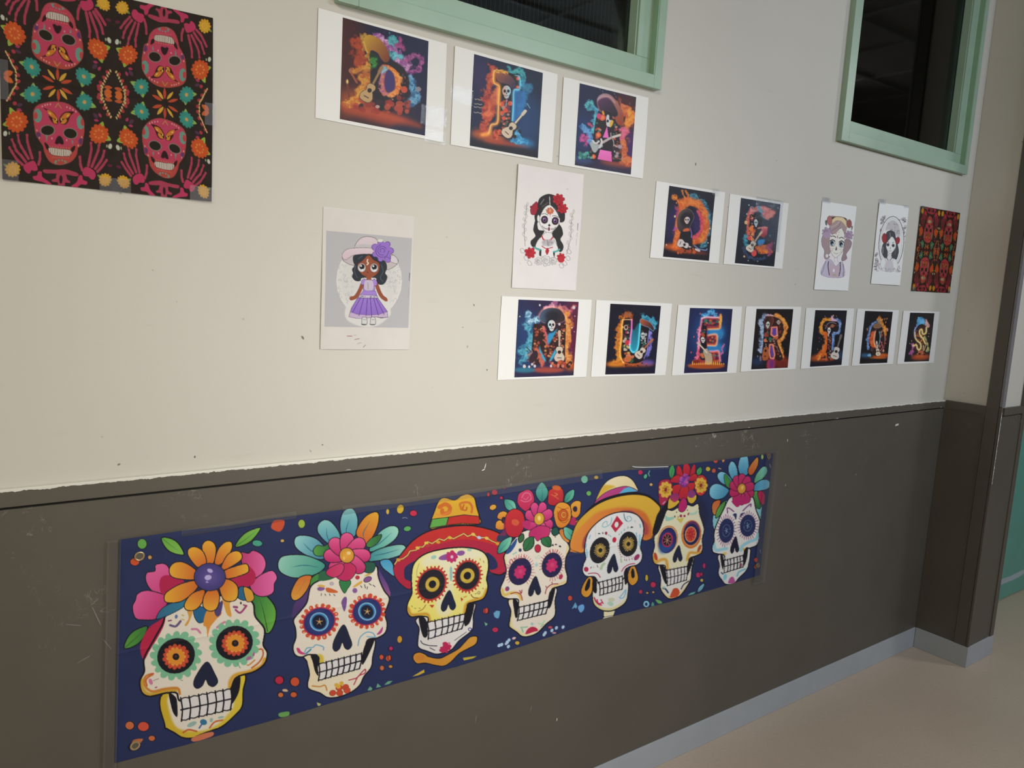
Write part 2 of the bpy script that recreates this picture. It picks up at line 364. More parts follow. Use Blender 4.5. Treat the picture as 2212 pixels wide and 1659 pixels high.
    a.poly([(375, 1612), (410, 1625), (400, 1640), (385, 1640)], '#a7a86c', False)
    a.poly([(330, 690), (230, 800), (190, 880), (185, 960), (230, 920), (300, 830)], ('#5a3a6c', '#3a2c58', 90)); a.poly([(850, 560), (930, 700), (950, 760), (945, 800), (870, 720)], ('#3a3470', '#8a4a78', 90), False)
    def feather(P, g, v=None, c=('#7fb3ae', '#3f7f92')):
        a.poly(P, (c[0], c[1], g), True, (INK, 6))
        if v: a.stroke(v, '#24586c', 6, taper=True)
    feather([(420, 500), (300, 470), (215, 410), (200, 350), (230, 315), (310, 315), (390, 350), (460, 440)], 30, [(270, 370), (330, 430), (420, 470)], ('#86b8b4', '#347088'))
    feather([(440, 560), (380, 610), (280, 640), (180, 640), (95, 600), (72, 540), (100, 480), (190, 462), (300, 470), (420, 520)], 20, [(170, 560), (280, 545), (390, 560)], ('#84b5a2', '#3b8474'))
    feather([(470, 380), (390, 300), (382, 240), (420, 195), (470, 195), (520, 240), (558, 310), (540, 370)], 80, [(450, 250), (460, 330), (490, 370)])
    feather([(580, 330), (556, 230), (575, 140), (620, 100), (665, 110), (695, 180), (690, 270), (660, 330)], 90, [(628, 190), (605, 270), (612, 320)])
    feather([(760, 380), (685, 310), (700, 240), (760, 160), (830, 128), (860, 150), (855, 220), (820, 310)], 110, [(790, 200), (740, 290), (745, 340)], ('#c6912e', '#b85a26'))
    feather([(790, 440), (800, 380), (860, 290), (940, 240), (1000, 245), (1015, 290), (980, 350), (890, 410)], 150, [(960, 290), (870, 370), (820, 400)], ('#8cbcaa', '#3f8a80'))
    feather([(780, 510), (800, 450), (900, 405), (1020, 382), (1068, 400), (1060, 450), (960, 490), (840, 512)], 180, [(1020, 420), (900, 455), (820, 470)], ('#86b5a6', '#357a80'))
    feather([(870, 510), (940, 500), (975, 550), (982, 630), (930, 600), (885, 560)], 90, None, ('#3f86a8', '#5aa0b8'))
    feather([(240, 640), (335, 628), (310, 720), (260, 790), (210, 820), (178, 800), (180, 740)], 90, [(290, 660), (220, 770)], ('#b8642c', '#c48a34'))
    a.poly([(348, 430), (380, 390), (430, 395), (480, 375), (490, 440), (440, 470), (370, 470)], ('#4f9040', '#2a5a34', 0), True, (INK, 4)); a.poly([(760, 390), (800, 335), (880, 305), (860, 360), (800, 405)], ('#3f7a3c', '#2a5a30', 0), True, (INK, 4))
    a.poly([(340, 640), (390, 610), (400, 660), (330, 710), (325, 680)], '#3c7d3a', True, (INK, 4))
    # jaw and skull
    a.poly([(305, 1230), (300, 1300), (318, 1390), (303, 1470), (318, 1510), (400, 1540), (460, 1575), (540, 1572), (640, 1535), (710, 1480), (745, 1410), (800, 1340), (812, 1260), (828, 1120), (700, 1100)], ('#cfbf9c', '#d0c8b8', 0), True, (INK, 8))
    a.poly([(330, 710), (420, 650), (600, 560), (790, 560), (845, 556), (858, 640), (900, 740), (942, 800), (925, 870), (905, 920), (925, 1000), (910, 1070), (850, 1110), (770, 1130), (730, 1250), (560, 1290), (400, 1330), (390, 1260), (320, 1240),
            (255, 1260), (205, 1240), (190, 1180), (212, 1110), (210, 1040), (195, 970), (250, 900), (300, 830)], CREAM, True, (INK, 8))
    a.poly([(330, 1245), (380, 1240), (410, 1290), (405, 1315), (385, 1330), (388, 1405), (362, 1370), (345, 1300)], INK); a.poly([(768, 1138), (825, 1125), (775, 1250), (730, 1320), (735, 1220)], INK)
    a.clip(1); a.poly([(385, 1240), (425, 1250), (430, 1305), (400, 1312)], '#bfa63a', soft=2); a.clip(0)
    a.poly([(450, 590), (400, 600), (395, 665), (500, 650), (540, 600)], '#2a5a3e', True); a.poly([(700, 560), (760, 520), (830, 530), (820, 590), (770, 605)], '#245040', True, (INK, 3)); a.poly([(560, 660), (555, 700), (590, 762), (615, 730), (640, 690), (630, 660)], '#2f7040', True, (INK, 3))
    petals(a, 612, 470, 8, 30, 180, 108, ('#c9527e', '#a8245a', 90), (INK, 4), 90, 1.02, 1)
    a.poly([(560, 560), (520, 620), (560, 660), (620, 665), (670, 620), (680, 560), (620, 520)], ('#a8245a', '#b02a50', 0), True, (INK, 3))
    a.poly([(560, 530), (470, 570), (448, 610), (500, 640), (560, 620), (590, 560)], ('#b02a56', '#b83a60', 0), True, (INK, 3))
    a.ell(610, 468, 58, 60, ('#d0963a', '#b8802c', 'r'), 0, (INK, 4)); a.ell(625, 450, 16, 14, '#d8b878'); a.ell(588, 490, 9, 14, '#d8a85a')
    for cx, cy, rx, ry, rot, b in ((395, 985, 132, 112, -25, 0), (768, 905, 122, 108, -25, 0)):
        scallop(a, cx, cy, rx * 1.08, ry * 1.1, rot, 19, 19, '#b5442c'); scallop(a, cx, cy, rx * 1.1, ry * 1.12, rot, 15, 8, '#cf9a6a')
        a.ell(cx, cy, rx, ry, '#a5243c', rot); a.ell(cx, cy, rx * .92, ry * .92, ('#2c4a82', '#272a5c', 'r'), rot)
        a.ell(cx, cy, rx * .56, ry * .66, '#7aa8c0', -30); a.ell(cx, cy, rx * .49, ry * .58, '#2f6a9c', -30); a.ell(cx, cy + 2, rx * .4, ry * .5, '#161b30', -30)
        for k in range(5): 
            t = k * 1.257 - 1.5; a.stroke([(cx + 2, cy), (cx + 32 * math.cos(t), cy + 32 * math.sin(t))], '#c49a58', 9, taper=2)
    heartnose(a, 575, 1008, 150, 208, '#1b2036', 10)
    teeth(a, ((392, 1318), (725, 1235), (712, 1345), (392, 1438)), 7, 8)
    a.poly([(568, 830), (590, 792), (610, 800), (608, 850), (592, 905), (575, 870)], '#6a4a80'); a.ell(772, 655, 32, 20, '#7a4a80', -25, (INK, 3)); a.ell(408, 728, 30, 17, '#7a5288', -5); a.ell(673, 742, 19, 20, '#7a5288')
    a.poly([(380, 705), (405, 695), (440, 705), (425, 718)], '#c49a48'); a.poly([(445, 725), (470, 720), (535, 745), (530, 760), (460, 755)], '#b85a2c'); a.ell(492, 688, 18, 16, '#a89aa0'); a.ell(693, 640, 18, 16, '#a82c3c')
    a.poly([(655, 715), (690, 685), (728, 665), (725, 685), (680, 712)], '#c4963c'); a.stroke([(745, 630), (775, 618), (808, 605)], '#b8983c', 14, taper=True)
    for p in (((410, 780), (412, 765)), ((440, 770), (446, 780)), ((475, 768), (480, 780)), ((508, 772), (518, 782)), ((718, 705), (728, 718)), ((748, 695), (755, 722)), ((785, 688), (800, 700)), ((815, 700), (830, 712)), ((770, 712), (768, 730))): a.stroke(p, '#3a3a44', 6)
    a.poly([(218, 1190), (230, 1225), (262, 1240), (290, 1235), (255, 1215), (240, 1192)], '#b03a68'); a.stroke([(280, 1225), (300, 1190), (345, 1185), (370, 1165), (425, 1180), (428, 1205)], '#6a98b0', 9); a.stroke([(290, 1235), (330, 1200)], '#3f7898', 12)
    a.stroke([(697, 1170), (712, 1110), (760, 1068), (810, 1072), (832, 1100)], '#6a98b0', 9); a.stroke([(765, 1100), (830, 1105)], '#7aa8b8', 9); a.poly([(842, 1085), (862, 1060), (890, 1022), (888, 1055), (870, 1080)], '#a83a74')
    a.stroke([(340, 1485), (400, 1490), (440, 1480), (455, 1520)], '#b07a34', 10); a.stroke([(625, 1440), (665, 1430), (690, 1420), (735, 1370), (755, 1355), (750, 1385), (700, 1410), (665, 1475)], '#a02c44', 8)
    for x, y in ((500, 1540), (550, 1500), (600, 1495), (555, 1540), (612, 1520)): a.ell(x, y, 26, 22, '#b5442c', -20, ('#8a3a20', 3))
    for x, y in ((530, 1478), (568, 1465), (545, 1490)): a.ell(x, y, 18, 16, '#c79a3c')
    # ---------- skull 3: red sombrero
    a.view(840, 1050, .25316)
    confetti(a, [(900, 55, 26, 26, '#a82a3c', 0), (850, 72, 15, 22, '#a82a3c', 0), (962, 100, 16, 14, '#a82a4c', 0), (986, 12, 14, 14, '#a82a3c', 0), (98, 196, 30, 40, '#b9982c', 15), (210, 232, 32, 26, '#b02840', 0), (158, 364, 32, 22, '#4f9654', -10),
                 (888, 182, 30, 24, '#c08a34', -25), (828, 1065, 26, 26, '#a8323c', 0), (906, 1228, 26, 22, '#a82a4c', 0), (92, 1308, 22, 32, '#b5832c', 5), (18, 1385, 18, 18, '#a8285c', 0), (5, 1465, 14, 24, '#b84a2e', 0), (15, 1540, 18, 14, '#b5803a', 0)])
    a.stroke([(115, 275), (135, 268), (158, 275)], '#8a90a4', 4); a.poly([(892, 1085), (920, 1062), (948, 1085), (935, 1130), (905, 1120)], '#5f93b4', False); a.poly([(815, 1158), (842, 1180), (825, 1195)], '#6fa07a', False)
    for x, y in ((938, 1362), (960, 1352), (1008, 1330), (1000, 1345)): a.ell(x, y, 11, 13, '#a9b4c4', 30)
    a.poly([(632, 1465), (750, 1450), (720, 1470), (640, 1488)], '#b09a34', False); a.poly([(200, 1625), (300, 1565), (305, 1590), (250, 1615)], '#b89a34', False)
    # hat crown
    a.poly([(345, 360), (390, 210), (430, 120), (480, 98), (560, 118), (620, 80), (680, 68), (730, 100), (750, 180), (770, 250), (775, 325), (600, 330), (450, 350)], ('#c79a2c', '#b98a28', 90), True, (INK, 7))
    a.poly([(345, 360), (370, 282), (510, 265), (490, 335)], '#55913f', False, (INK, 4)); a.poly([(512, 265), (640, 245), (770, 258), (775, 325), (620, 318), (490, 335)], '#a82a24', False, (INK, 4))
    a.stroke([(430, 180), (480, 155), (520, 180), (510, 225), (460, 235), (455, 205)], '#b55f26', 34); a.stroke([(620, 200), (610, 150), (680, 140), (710, 180), (705, 225)], '#b5642a', 20); a.stroke([(640, 160), (630, 200), (660, 205), (665, 180)], '#a85a24', 13)
    a.stroke([(400, 240), (450, 250), (520, 220)], '#c9783a', 16, alpha=.7, soft=2)
    # brim
    a.poly([(45, 660), (90, 600), (200, 470), (340, 385), (520, 345), (700, 338), (860, 370), (950, 410), (985, 480), (985, 735), (870, 735), (840, 640), (700, 545), (500, 540), (330, 590), (230, 700), (190, 870), (110, 840), (50, 760)], ('#a4262c', '#b02c24', 300), True, (INK, 8))
    a.poly([(45, 690), (110, 610), (260, 540), (420, 495), (640, 455), (860, 490), (960, 540), (990, 640), (985, 735), (870, 735), (840, 640), (700, 545), (500, 540), (330, 590), (230, 700), (190, 870), (110, 840), (50, 760)], '#9c2038', True)
    a.poly([(130, 760), (150, 680), (300, 610), (260, 700), (225, 805), (150, 800)], '#23284c'); a.poly([(830, 570), (900, 610), (930, 680), (900, 710), (850, 700)], '#23284c')
    zz = [(50, 668), (75, 630), (120, 620), (160, 590), (180, 555), (235, 545), (255, 520), (290, 520), (330, 475), (370, 490), (430, 450), (470, 465), (520, 430), (550, 450), (640, 405), (670, 430), (720, 410), (760, 440), (830, 440), (880, 470), (930, 490)]
    a.stroke(zz, '#5a1a20', 16, False); a.stroke(zz, '#c8ae60', 9, False)
    for x, y, c in ((80, 630, '#c08a30'), (245, 528, '#c9a040'), (320, 488, '#c9b040'), (420, 478, '#b98a2c'), (520, 440, '#c09a34'), (630, 435, '#b0302c'), (720, 412, '#c9a850'), (770, 440, '#a9b4d0'), (835, 445, '#c9a850'), (330, 508, '#a03440'), (930, 492, '#b98a2c')): a.ell(x, y, 18, 13, c, 20)
    # jaw
    a.poly([(250, 1120), (258, 1220), (245, 1340), (262, 1385), (330, 1410), (390, 1432), (440, 1430), (530, 1400), (600, 1320), (690, 1250), (718, 1210), (722, 1100), (735, 1000), (600, 1020)], ('#c4beb8', '#cfcac4', 0), True, (INK, 8))
    a.poly([(195, 860), (192, 760), (215, 660), (290, 590), (400, 550), (560, 525), (700, 528), (800, 560), (845, 620), (850, 700), (835, 790), (845, 850), (835, 910), (800, 965), (720, 990), (672, 1010), (655, 1090), (560, 1110), (430, 1150), (345, 1165), (330, 1120),
            (260, 1110), (190, 1115), (155, 1070), (160, 1000), (195, 920)], ('#cfc25c', '#d0c890', 300), True, (INK, 8))
    a.clip(1); a.poly([(290, 620), (420, 560), (700, 540), (810, 590), (700, 640), (560, 800), (540, 1060), (440, 1110), (400, 980), (500, 820), (420, 680), (300, 690)], '#cdc8b0', True, soft=6, alpha=.75); a.clip(0)
    a.clip(1); a.stroke([(165, 1040), (190, 1095), (260, 1095), (330, 1095), (350, 1160)], '#b5842a', 22, soft=2); a.stroke([(835, 880), (800, 950), (720, 975), (660, 1010), (645, 1085)], '#b98a2c', 22, soft=2); a.clip(0)
    a.poly([(255, 1125), (300, 1120), (325, 1170), (330, 1275), (290, 1280)], INK); a.poly([(680, 1010), (730, 1000), (700, 1140), (672, 1185), (645, 1185), (655, 1060)], INK)
    a.ell(505, 602, 82, 26, '#7a4a84', -12); a.ell(615, 572, 34, 22, '#7a4a84', -10); scallop(a, 535, 605, 36, 36, 0, 8, 17, '#a8285c'); a.ell(536, 606, 38, 38, '#a8285c'); a.ell(540, 568, 20, 20, '#a82a50'); a.ell(538, 604, 12, 14, '#c9a8b8')
    a.ell(383, 607, 24, 16, '#8ab0a0', -20); a.ell(687, 544, 20, 13, '#8ab0a0', 10); a.poly([(520, 700), (540, 700), (538, 800), (522, 800)], '#7fa6a4', True); a.stroke([(258, 660), (240, 720), (238, 780)], '#8a8450', 4)
    for cx, cy, rx, ry, rot in ((365, 838, 108, 132, 28), (672, 765, 100, 120, 12)):
        ticks(a, cx, cy, rx * 1.08, ry * 1.08, rot, 26, .13, 14, '#a5302c'); a.ell(cx, cy, rx * 1.12, ry * 1.12, '#a5302c', rot); a.ell(cx, cy, rx, ry, '#201c24', rot)
    for cx, cy in ((372, 838), (670, 765)): a.ell(cx, cy, 60, 66, '#b5983c', 30, ('#5a4a20', 4)); a.ell(cx, cy, 31, 34, INK, 30)
    heartnose(a, 508, 890, 125, 180, '#1b2036', 8)
    teeth(a, ((330, 1168), (648, 1095), (625, 1212), (340, 1300)), 6, 8)
    for P in ([(195, 1020), (200, 1032)], [(220, 1042), (230, 1045)], [(258, 1040), (268, 1045)], [(780, 620), (780, 632)], [(805, 640), (812, 652)], [(735, 920), (750, 915)], [(800, 870), (808, 878)]): a.stroke(P, '#6a5a30', 5)
    a.ell(768, 910, 9, 12, '#d0c080', 0, ('#6a5a30', 4)); a.poly([(345, 1015), (388, 1015), (370, 1040)], '#a03424', False); a.poly([(612, 948), (635, 965), (618, 985)], '#a03424', False); a.stroke([(640, 950), (662, 940)], '#b8842c', 9); a.stroke([(700, 925), (720, 950), (760, 955)], '#7a4a28', 7); a.stroke([(250, 1070), (290, 1050), (315, 1015)], '#8a5a28', 6)
    a.stroke([(272, 1320), (290, 1345), (345, 1362)], '#3a3a44', 8); a.stroke([(350, 1362), (410, 1364)], '#3a3a44', 8); a.stroke([(350, 1380), (392, 1402)], '#3a3a44', 7); a.stroke([(560, 1318), (620, 1275), (662, 1245)], '#5a5a64', 6); a.ell(692, 1222, 13, 13, '#c0bcd0', 0, ('#3a3470', 6))
    scallop(a, 482, 1385, 40, 22, -25, 8, 17, '#a8244c'); a.ell(480, 1385, 46, 26, '#a8244c', -25); a.ell(480, 1345, 22, 16, '#a8244c'); a.ell(512, 1345, 10, 10, '#c48aa4', 0, ('#a8244c', 4))
    a.poly([(205, 1470), (220, 1430), (265, 1418), (310, 1435), (340, 1455), (430, 1470), (500, 1440), (590, 1390), (640, 1340), (690, 1290), (740, 1280), (758, 1300), (740, 1350), (680, 1385), (600, 1430), (530, 1500), (470, 1535), (400, 1530), (310, 1510), (240, 1515)], ('#b87a28', '#c08a34', 300), True, (INK, 6))
    a.ell(268, 1462, 36, 28, '#b5702a', 0, alpha=.8)
    # ---------- skull 4: rose crown
    a.view(1050, 1020, .24109)
    confetti(a, [(880, 64, 34, 34, '#6fae94', 0), (918, 192, 24, 22, '#5f9a54', 0), (62, 314, 32, 24, '#c08a34', -25), (752, 1128, 22, 26, '#b04438', 0), (82, 1412, 28, 24, '#a82a4c', 0), (20, 200, 15, 22, '#a82a3c', 0), (76, 180, 28, 26, '#a82a3c', 0), (164, 134, 16, 18, '#a82a3c', 0), (136, 230, 16, 14, '#a82a4c', 0),
                 (4, 1240, 16, 26, '#b04438', 0), (280, 1530, 22, 18, '#b9983c', 0), (250, 1488, 20, 13, '#c9a8b8', -20), (575, 1390, 22, 14, '#a8445c', 0), (610, 1440, 18, 8, '#b88a8c', 0)])
    a.poly([(70, 1262), (95, 1240), (125, 1245), (120, 1290), (98, 1312), (72, 1290)], '#5f93b4', False); a.poly([(768, 1226), (800, 1165), (815, 1200), (805, 1222), (790, 1210)], '#5f93b4', False); a.poly([(828, 1200), (870, 1185), (878, 1225), (850, 1258), (828, 1230)], '#5f93c0')
    for x, y in ((118, 1552), (140, 1545), (190, 1525), (205, 1505), (630, 1395), (690, 1388), (520, 1455), (590, 1418), (530, 1440), (200, 1562)): a.ell(x, y, 13, 17, '#9fb8cc', 30)
    leaf(a, 0, 1355, 12, 1362, 10, '#6fa07a', None)
    # leaves and flowers behind
    LF = ('#5f9f88', '#2a6a5c', 0)
    a.poly([(800, 445), (870, 400), (954, 330), (954, 505), (900, 600), (880, 715), (800, 720), (752, 712)], ('#b86a28', '#c48c30', 300), False)
    leaf(a, 265, 345, 165, 245, 95, ('#357a6c', '#6fb09a', 0), vein='#1f4a40'); leaf(a, 500, 270, 500, 88, 115, ('#2a6a68', '#5fa894', 270), vein='#1f4a44'); leaf(a, 705, 275, 788, 155, 75, ('#2f7868', '#5fa68c', 0), vein='#1f4a40')
    a.poly([(100, 410), (115, 365), (160, 350), (200, 375), (190, 420), (150, 430)], ('#c98f34', '#b86a2c', 90), True, (INK, 4)); a.poly([(85, 500), (90, 450), (120, 430), (160, 450), (170, 500), (130, 518)], ('#c98f34', '#b8702c', 90), True, (INK, 4)); a.ell(160, 430, 24, 30, '#2a2030', 0)
    a.poly([(760, 330), (760, 290), (800, 258), (848, 265), (848, 320), (842, 370), (810, 408), (770, 395)], ('#c98f34', '#c07a2c', 90), True, (INK, 4)); a.ell(798, 330, 20, 26, '#2a2030', 0)
    a.poly([(280, 270), (290, 200), (330, 170), (380, 155), (420, 190), (432, 260), (410, 300), (360, 350), (310, 320)], ('#b83a5c', '#a82448', 90), True, (INK, 4)); a.stroke([(320, 230), (345, 190), (385, 190), (400, 215)], '#c8708a', 6); a.stroke([(310, 250), (350, 265), (395, 250), (405, 225)], '#c8708a', 6); a.stroke([(335, 235), (360, 245), (380, 220)], '#c8708a', 5)
    a.poly([(555, 230), (560, 170), (600, 140), (610, 115), (650, 130), (690, 160), (695, 240), (670, 290), (600, 300), (555, 280)], ('#b5382c', '#9c1f30', 90), True, (INK, 4)); a.ell(632, 140, 40, 22, '#b85a2c', 10); a.stroke([(585, 200), (620, 220), (650, 240)], '#c4683c', 6); a.stroke([(615, 185), (640, 200), (610, 215)], '#c4783c', 6)
    a.poly([(100, 620), (105, 570), (160, 540), (200, 570), (180, 610)], '#28344c'); a.poly([(745, 430), (790, 400), (810, 460), (780, 475), (745, 460)], '#9c2450')
    # jaw and skull
    a.poly([(215, 1130), (222, 1250), (205, 1370), (225, 1400), (270, 1430), (320, 1470), (380, 1472), (460, 1440), (540, 1360), (600, 1310), (622, 1260), (618, 1150), (632, 1040), (500, 1050)], ('#cbb878', '#cfc9bc', 0), True, (INK, 8))
    a.clip(1); a.poly([(225, 1150), (240, 1260), (235, 1370), (330, 1440), (400, 1450), (500, 1370), (590, 1290), (610, 1100)], CREAM, True, soft=4); a.clip(0)
    a.poly([(165, 740), (250, 600), (360, 520), (580, 500), (680, 570), (735, 640), (748, 690), (715, 770), (712, 860), (730, 940), (715, 1000), (650, 1025), (590, 1050), (565, 1140), (430, 1180), (300, 1210), (285, 1140), (200, 1135), (140, 1110), (128, 1040), (160, 960), (180, 880), (165, 800)], CREAM, True, (INK, 8))
    a.clip(1); a.stroke([(170, 740), (175, 830), (165, 960)], '#c9b468', 12, soft=2, alpha=.8); a.stroke([(145, 1050), (160, 1100), (230, 1080), (290, 1090), (315, 1140)], '#c4a44c', 24, soft=2); a.stroke([(715, 980), (640, 1010), (580, 1030)], '#c9b070', 16, soft=2); a.stroke([(735, 660), (720, 740), (720, 820)], '#c9b468', 10, soft=2); a.clip(0)
    a.poly([(240, 1135), (285, 1165), (282, 1290), (262, 1300), (248, 1220)], INK); a.poly([(578, 1062), (620, 1040), (585, 1190), (555, 1215), (560, 1110)], INK)
    a.poly([(655, 530), (690, 600), (740, 630), (740, 570), (690, 510)], ('#b86a30', '#c48034', 90), True, (INK, 3)); a.poly([(180, 720), (270, 595), (270, 640), (235, 700), (200, 730)], '#25467c')
    leaf(a, 105, 728, 230, 580, 88, ('#2f7a70', '#7ab89c', 0), vein='#1f4a40'); leaf(a, 790, 615, 700, 490, 90, ('#6fb094', '#2f7a68', 0), vein='#1f4a40')
    leaf(a, 345, 705, 420, 575, 92, ('#2f6a40', '#2a5a38', 0), vein='#173018'); leaf(a, 575, 668, 500, 560, 88, ('#2f6a40', '#2a5a38', 0), vein='#173018'); leaf(a, 300, 632, 330, 550, 50, '#2f5a34'); leaf(a, 610, 570, 630, 490, 70, '#1f4a40')
    a.poly([(170, 500), (175, 400), (220, 340), (270, 330), (325, 360), (345, 430), (330, 520), (280, 580), (200, 570)], ('#b02a2c', '#a01f30', 90), True, (INK, 4)); 
    for r in (30, 20, 10): a.ell(262, 450, r, r * .85, '#b03030', 20, ('#c46a3c', 4))
    a.poly([(160, 420), (150, 530), (110, 560), (180, 560)], '#8c2048', alpha=.6)
    petals(a, 475, 425, 8, 40, 165, 94, ('#c4487a', '#a4245a', 90), (INK, 4), 20, .8, 1.0); a.poly([(400, 520), (385, 575), (430, 580), (460, 618), (500, 590), (560, 570), (570, 500), (480, 480)], ('#a4245a', '#b03060', 0), True, (INK, 3)); a.poly([(330, 440), (400, 440), (380, 510), (335, 490)], '#a4285a')
    a.ell(476, 418, 46, 56, ('#c4963a', '#b8882c', 'r'), 10, (INK, 3)); a.ell(476, 412, 14, 22, '#d4bc70')
    a.poly([(612, 420), (608, 340), (640, 280), (700, 270), (755, 310), (762, 400), (740, 460), (690, 498), (640, 490)], ('#c98a30', '#bf7028', 90), True, (INK, 5)); a.ell(690, 385, 44, 52, '#b5521f', 10, ('#7a2c14', 5)); a.stroke([(640, 350), (650, 420), (700, 455), (740, 420)], '#8a3c18', 5); a.ell(695, 382, 26, 30, '#c98a3c', 0, ('#8a3c18', 5)); a.ell(697, 382, 13, 15, '#b85a28', 0, ('#8a3c18', 4)); a.stroke([(640, 310), (690, 330), (740, 320)], '#8a3c18', 4)
    a.ell(463, 684, 27, 36, '#a8243c', 0, (INK, 3)); a.ell(305, 698, 14, 16, '#2c3450'); a.stroke([(242, 735), (272, 718)], '#8ab0a0', 12); a.poly([(585, 660), (600, 640), (608, 662)], INK, False); a.ell(626, 648, 10, 7, '#4a2440'); a.ell(662, 665, 11, 8, '#2c2c3c', 30); a.ell(620, 580, 5, 5, INK)
    a.stroke([(440, 755), (450, 775), (470, 745), (485, 765), (465, 775)], '#9fb0a4', 4); a.poly([(440, 815), (458, 805), (465, 830), (450, 850), (440, 840)], '#9fb8b4')
    for cx, cy, rx, ry, rot in ((304, 890, 98, 124, 22), (590, 832, 88, 112, 16)):
        ticks(a, cx, cy, rx * 1.05, ry * 1.05, rot, 26, .22, 5, '#a84a5c', 150 if cx > 400 else 120, 150 + 300 if cx > 400 else 400)
        a.ell(cx, cy, rx, ry, '#251f44', rot, (INK, 3))
    for P in ([(215, 830), (215, 790), (232, 782), (240, 815)], [(190, 850), (205, 855)], [(248, 780), (262, 770), (265, 785)], [(290, 765), (300, 780)], [(310, 755), (322, 775)], [(340, 745), (350, 770)], [(540, 735), (548, 718)], [(565, 700), (575, 725)], [(600, 695), (605, 715)], [(640, 695), (630, 720)]): a.stroke(P, '#a83c48', 6)
    for cx, cy, t in ((304, 895, 25), (588, 835, 15)): scallop(a, cx, cy, 34, 44, t, 8, 20, '#b0285a'); a.ell(cx, cy, 40, 50, '#b22a5c', t); a.ell(cx + 5, cy - 5, 16, 20, '#c0486c', t, alpha=.6)
    heartnose(a, 435, 932, 112, 180, '#1b2036', 8)
    teeth(a, ((295, 1215), (562, 1155), (540, 1262), (285, 1325)), 6, 8)
    a.ell(190, 1045, 19, 22, '#5a4a6c', 20); a.ell(182, 1050, 11, 14, '#a02c48', 20); a.ell(670, 937, 17, 25, '#a02c4c', 25); a.ell(412, 1360, 13, 13, '#8ab0b4')
    a.stroke([(220, 1090), (270, 1078), (310, 1095), (325, 1145)], '#8c2c3c', 8); a.stroke([(300, 1060), (315, 1085), (322, 1055)], '#8c2c3c', 8); a.stroke([(530, 1090), (545, 1040), (590, 1005), (645, 1000)], '#8c2c3c', 8); a.stroke([(535, 1020), (545, 1040)], '#8c2c3c', 7); a.stroke([(590, 985), (592, 1005)], '#8c2c3c', 7)
    a.poly([(355, 1452), (370, 1410), (410, 1385), (450, 1395), (465, 1420), (430, 1430)], '#a82440'); a.stroke([(310, 1390), (345, 1390), (370, 1385)], '#8aac94', 12); a.stroke([(318, 1395), (330, 1430)], '#8aac94', 14); a.stroke([(470, 1355), (500, 1360), (525, 1330)], '#9fc0a0', 12); a.stroke([(490, 1385), (515, 1365)], '#8aac94', 10)
    # ---------- skull 5: yellow hat
    a.view(1220, 1000, .2109)
    confetti(a, [(202, 168, 36, 40, '#6fae94', 0), (322, 148, 24, 19, '#b9983c', 0), (246, 312, 26, 26, '#5f9a54', 0), (774, 96, 26, 26, '#a82a4c', 0), (826, 138, 22, 28, '#4f9a78', 15), (884, 220, 18, 16, '#b9985a', 0), (840, 1178, 18, 34, '#b09a34', 0),
                 (904, 1244, 30, 30, '#a82a4c', 0), (778, 1320, 20, 22, '#a8324c', 0), (848, 1330, 14, 12, '#b0885a', 0), (906, 1324, 14, 12, '#b0885a', 0), (54, 1385, 24, 28, '#b04438', 0), (832, 1444, 34, 36, '#7ab0c4', 0)])
    a.ell(832, 1446, 14, 17, '#2a3058'); a.poly([(885, 1470), (900, 1430), (918, 1460)], '#4f8a7a', False); a.poly([(930, 1400), (975, 1410), (995, 1430), (960, 1440)], '#5f9a54'); a.stroke([(870, 80), (858, 110), (868, 135)], '#5f9a84', 7)
    a.poly([(75, 1500), (110, 1430), (128, 1475), (112, 1490), (98, 1480)], '#5f93b4', False); a.poly([(140, 1480), (190, 1452), (198, 1495), (165, 1530), (140, 1500)], '#5f93c0')
    # earrings
    for P, Q in (([(240, 1170), (190, 1240), (165, 1320), (190, 1368), (235, 1375), (275, 1330), (290, 1250), (280, 1175)], [(245, 1185), (215, 1250), (205, 1300), (225, 1310), (255, 1270), (262, 1200)]),
                 ([(680, 1060), (650, 1120), (645, 1190), (665, 1240), (700, 1255), (740, 1220), (752, 1160), (715, 1050)], [(690, 1080), (678, 1130), (690, 1180), (715, 1165), (710, 1100)])):
        a.poly(P, ('#b87a28', '#c48c34', 0), True, (INK, 6)); a.poly(Q, INK)
    # hat
    a.poly([(305, 422), (330, 350), (380, 250), (440, 180), (530, 138), (620, 132), (690, 170), (735, 240), (748, 292), (640, 300), (500, 335), (380, 380)], ('#cfc09a', '#cbb98a', 60), True, (INK, 7))
    a.poly([(340, 340), (380, 260), (420, 225), (520, 240), (480, 260), (400, 310), (325, 390)], '#bf9a34', soft=2); a.poly([(305, 420), (330, 375), (420, 300), (540, 252), (650, 240), (748, 290), (640, 300), (500, 335), (380, 380)], '#a03a70', True, (INK, 3)); a.poly([(555, 315), (610, 262), (660, 245), (748, 290), (640, 300)], '#4f9ab8', False)
    a.poly([(200, 520), (330, 400), (500, 330), (700, 300), (860, 330), (980, 440), (900, 480), (500, 480), (250, 600)], INK)
    a.poly([(55, 870), (60, 790), (120, 620), (230, 500), (360, 410), (520, 350), (700, 322), (850, 345), (960, 430), (978, 480), (940, 560), (895, 760), (800, 785), (790, 640), (700, 540), (560, 520), (420, 560), (290, 660), (230, 760), (195, 910), (110, 905)], ('#b88a2c', '#c49a34', 300), True, (INK, 7))
    a.poly([(60, 880), (90, 740), (200, 620), (330, 510), (520, 460), (700, 460), (820, 510), (880, 620), (895, 700), (890, 765), (800, 785), (790, 640), (700, 540), (560, 520), (420, 560), (290, 660), (230, 760), (195, 910), (110, 905)], ('#c47a34', '#b8602c', 0), True, soft=3)
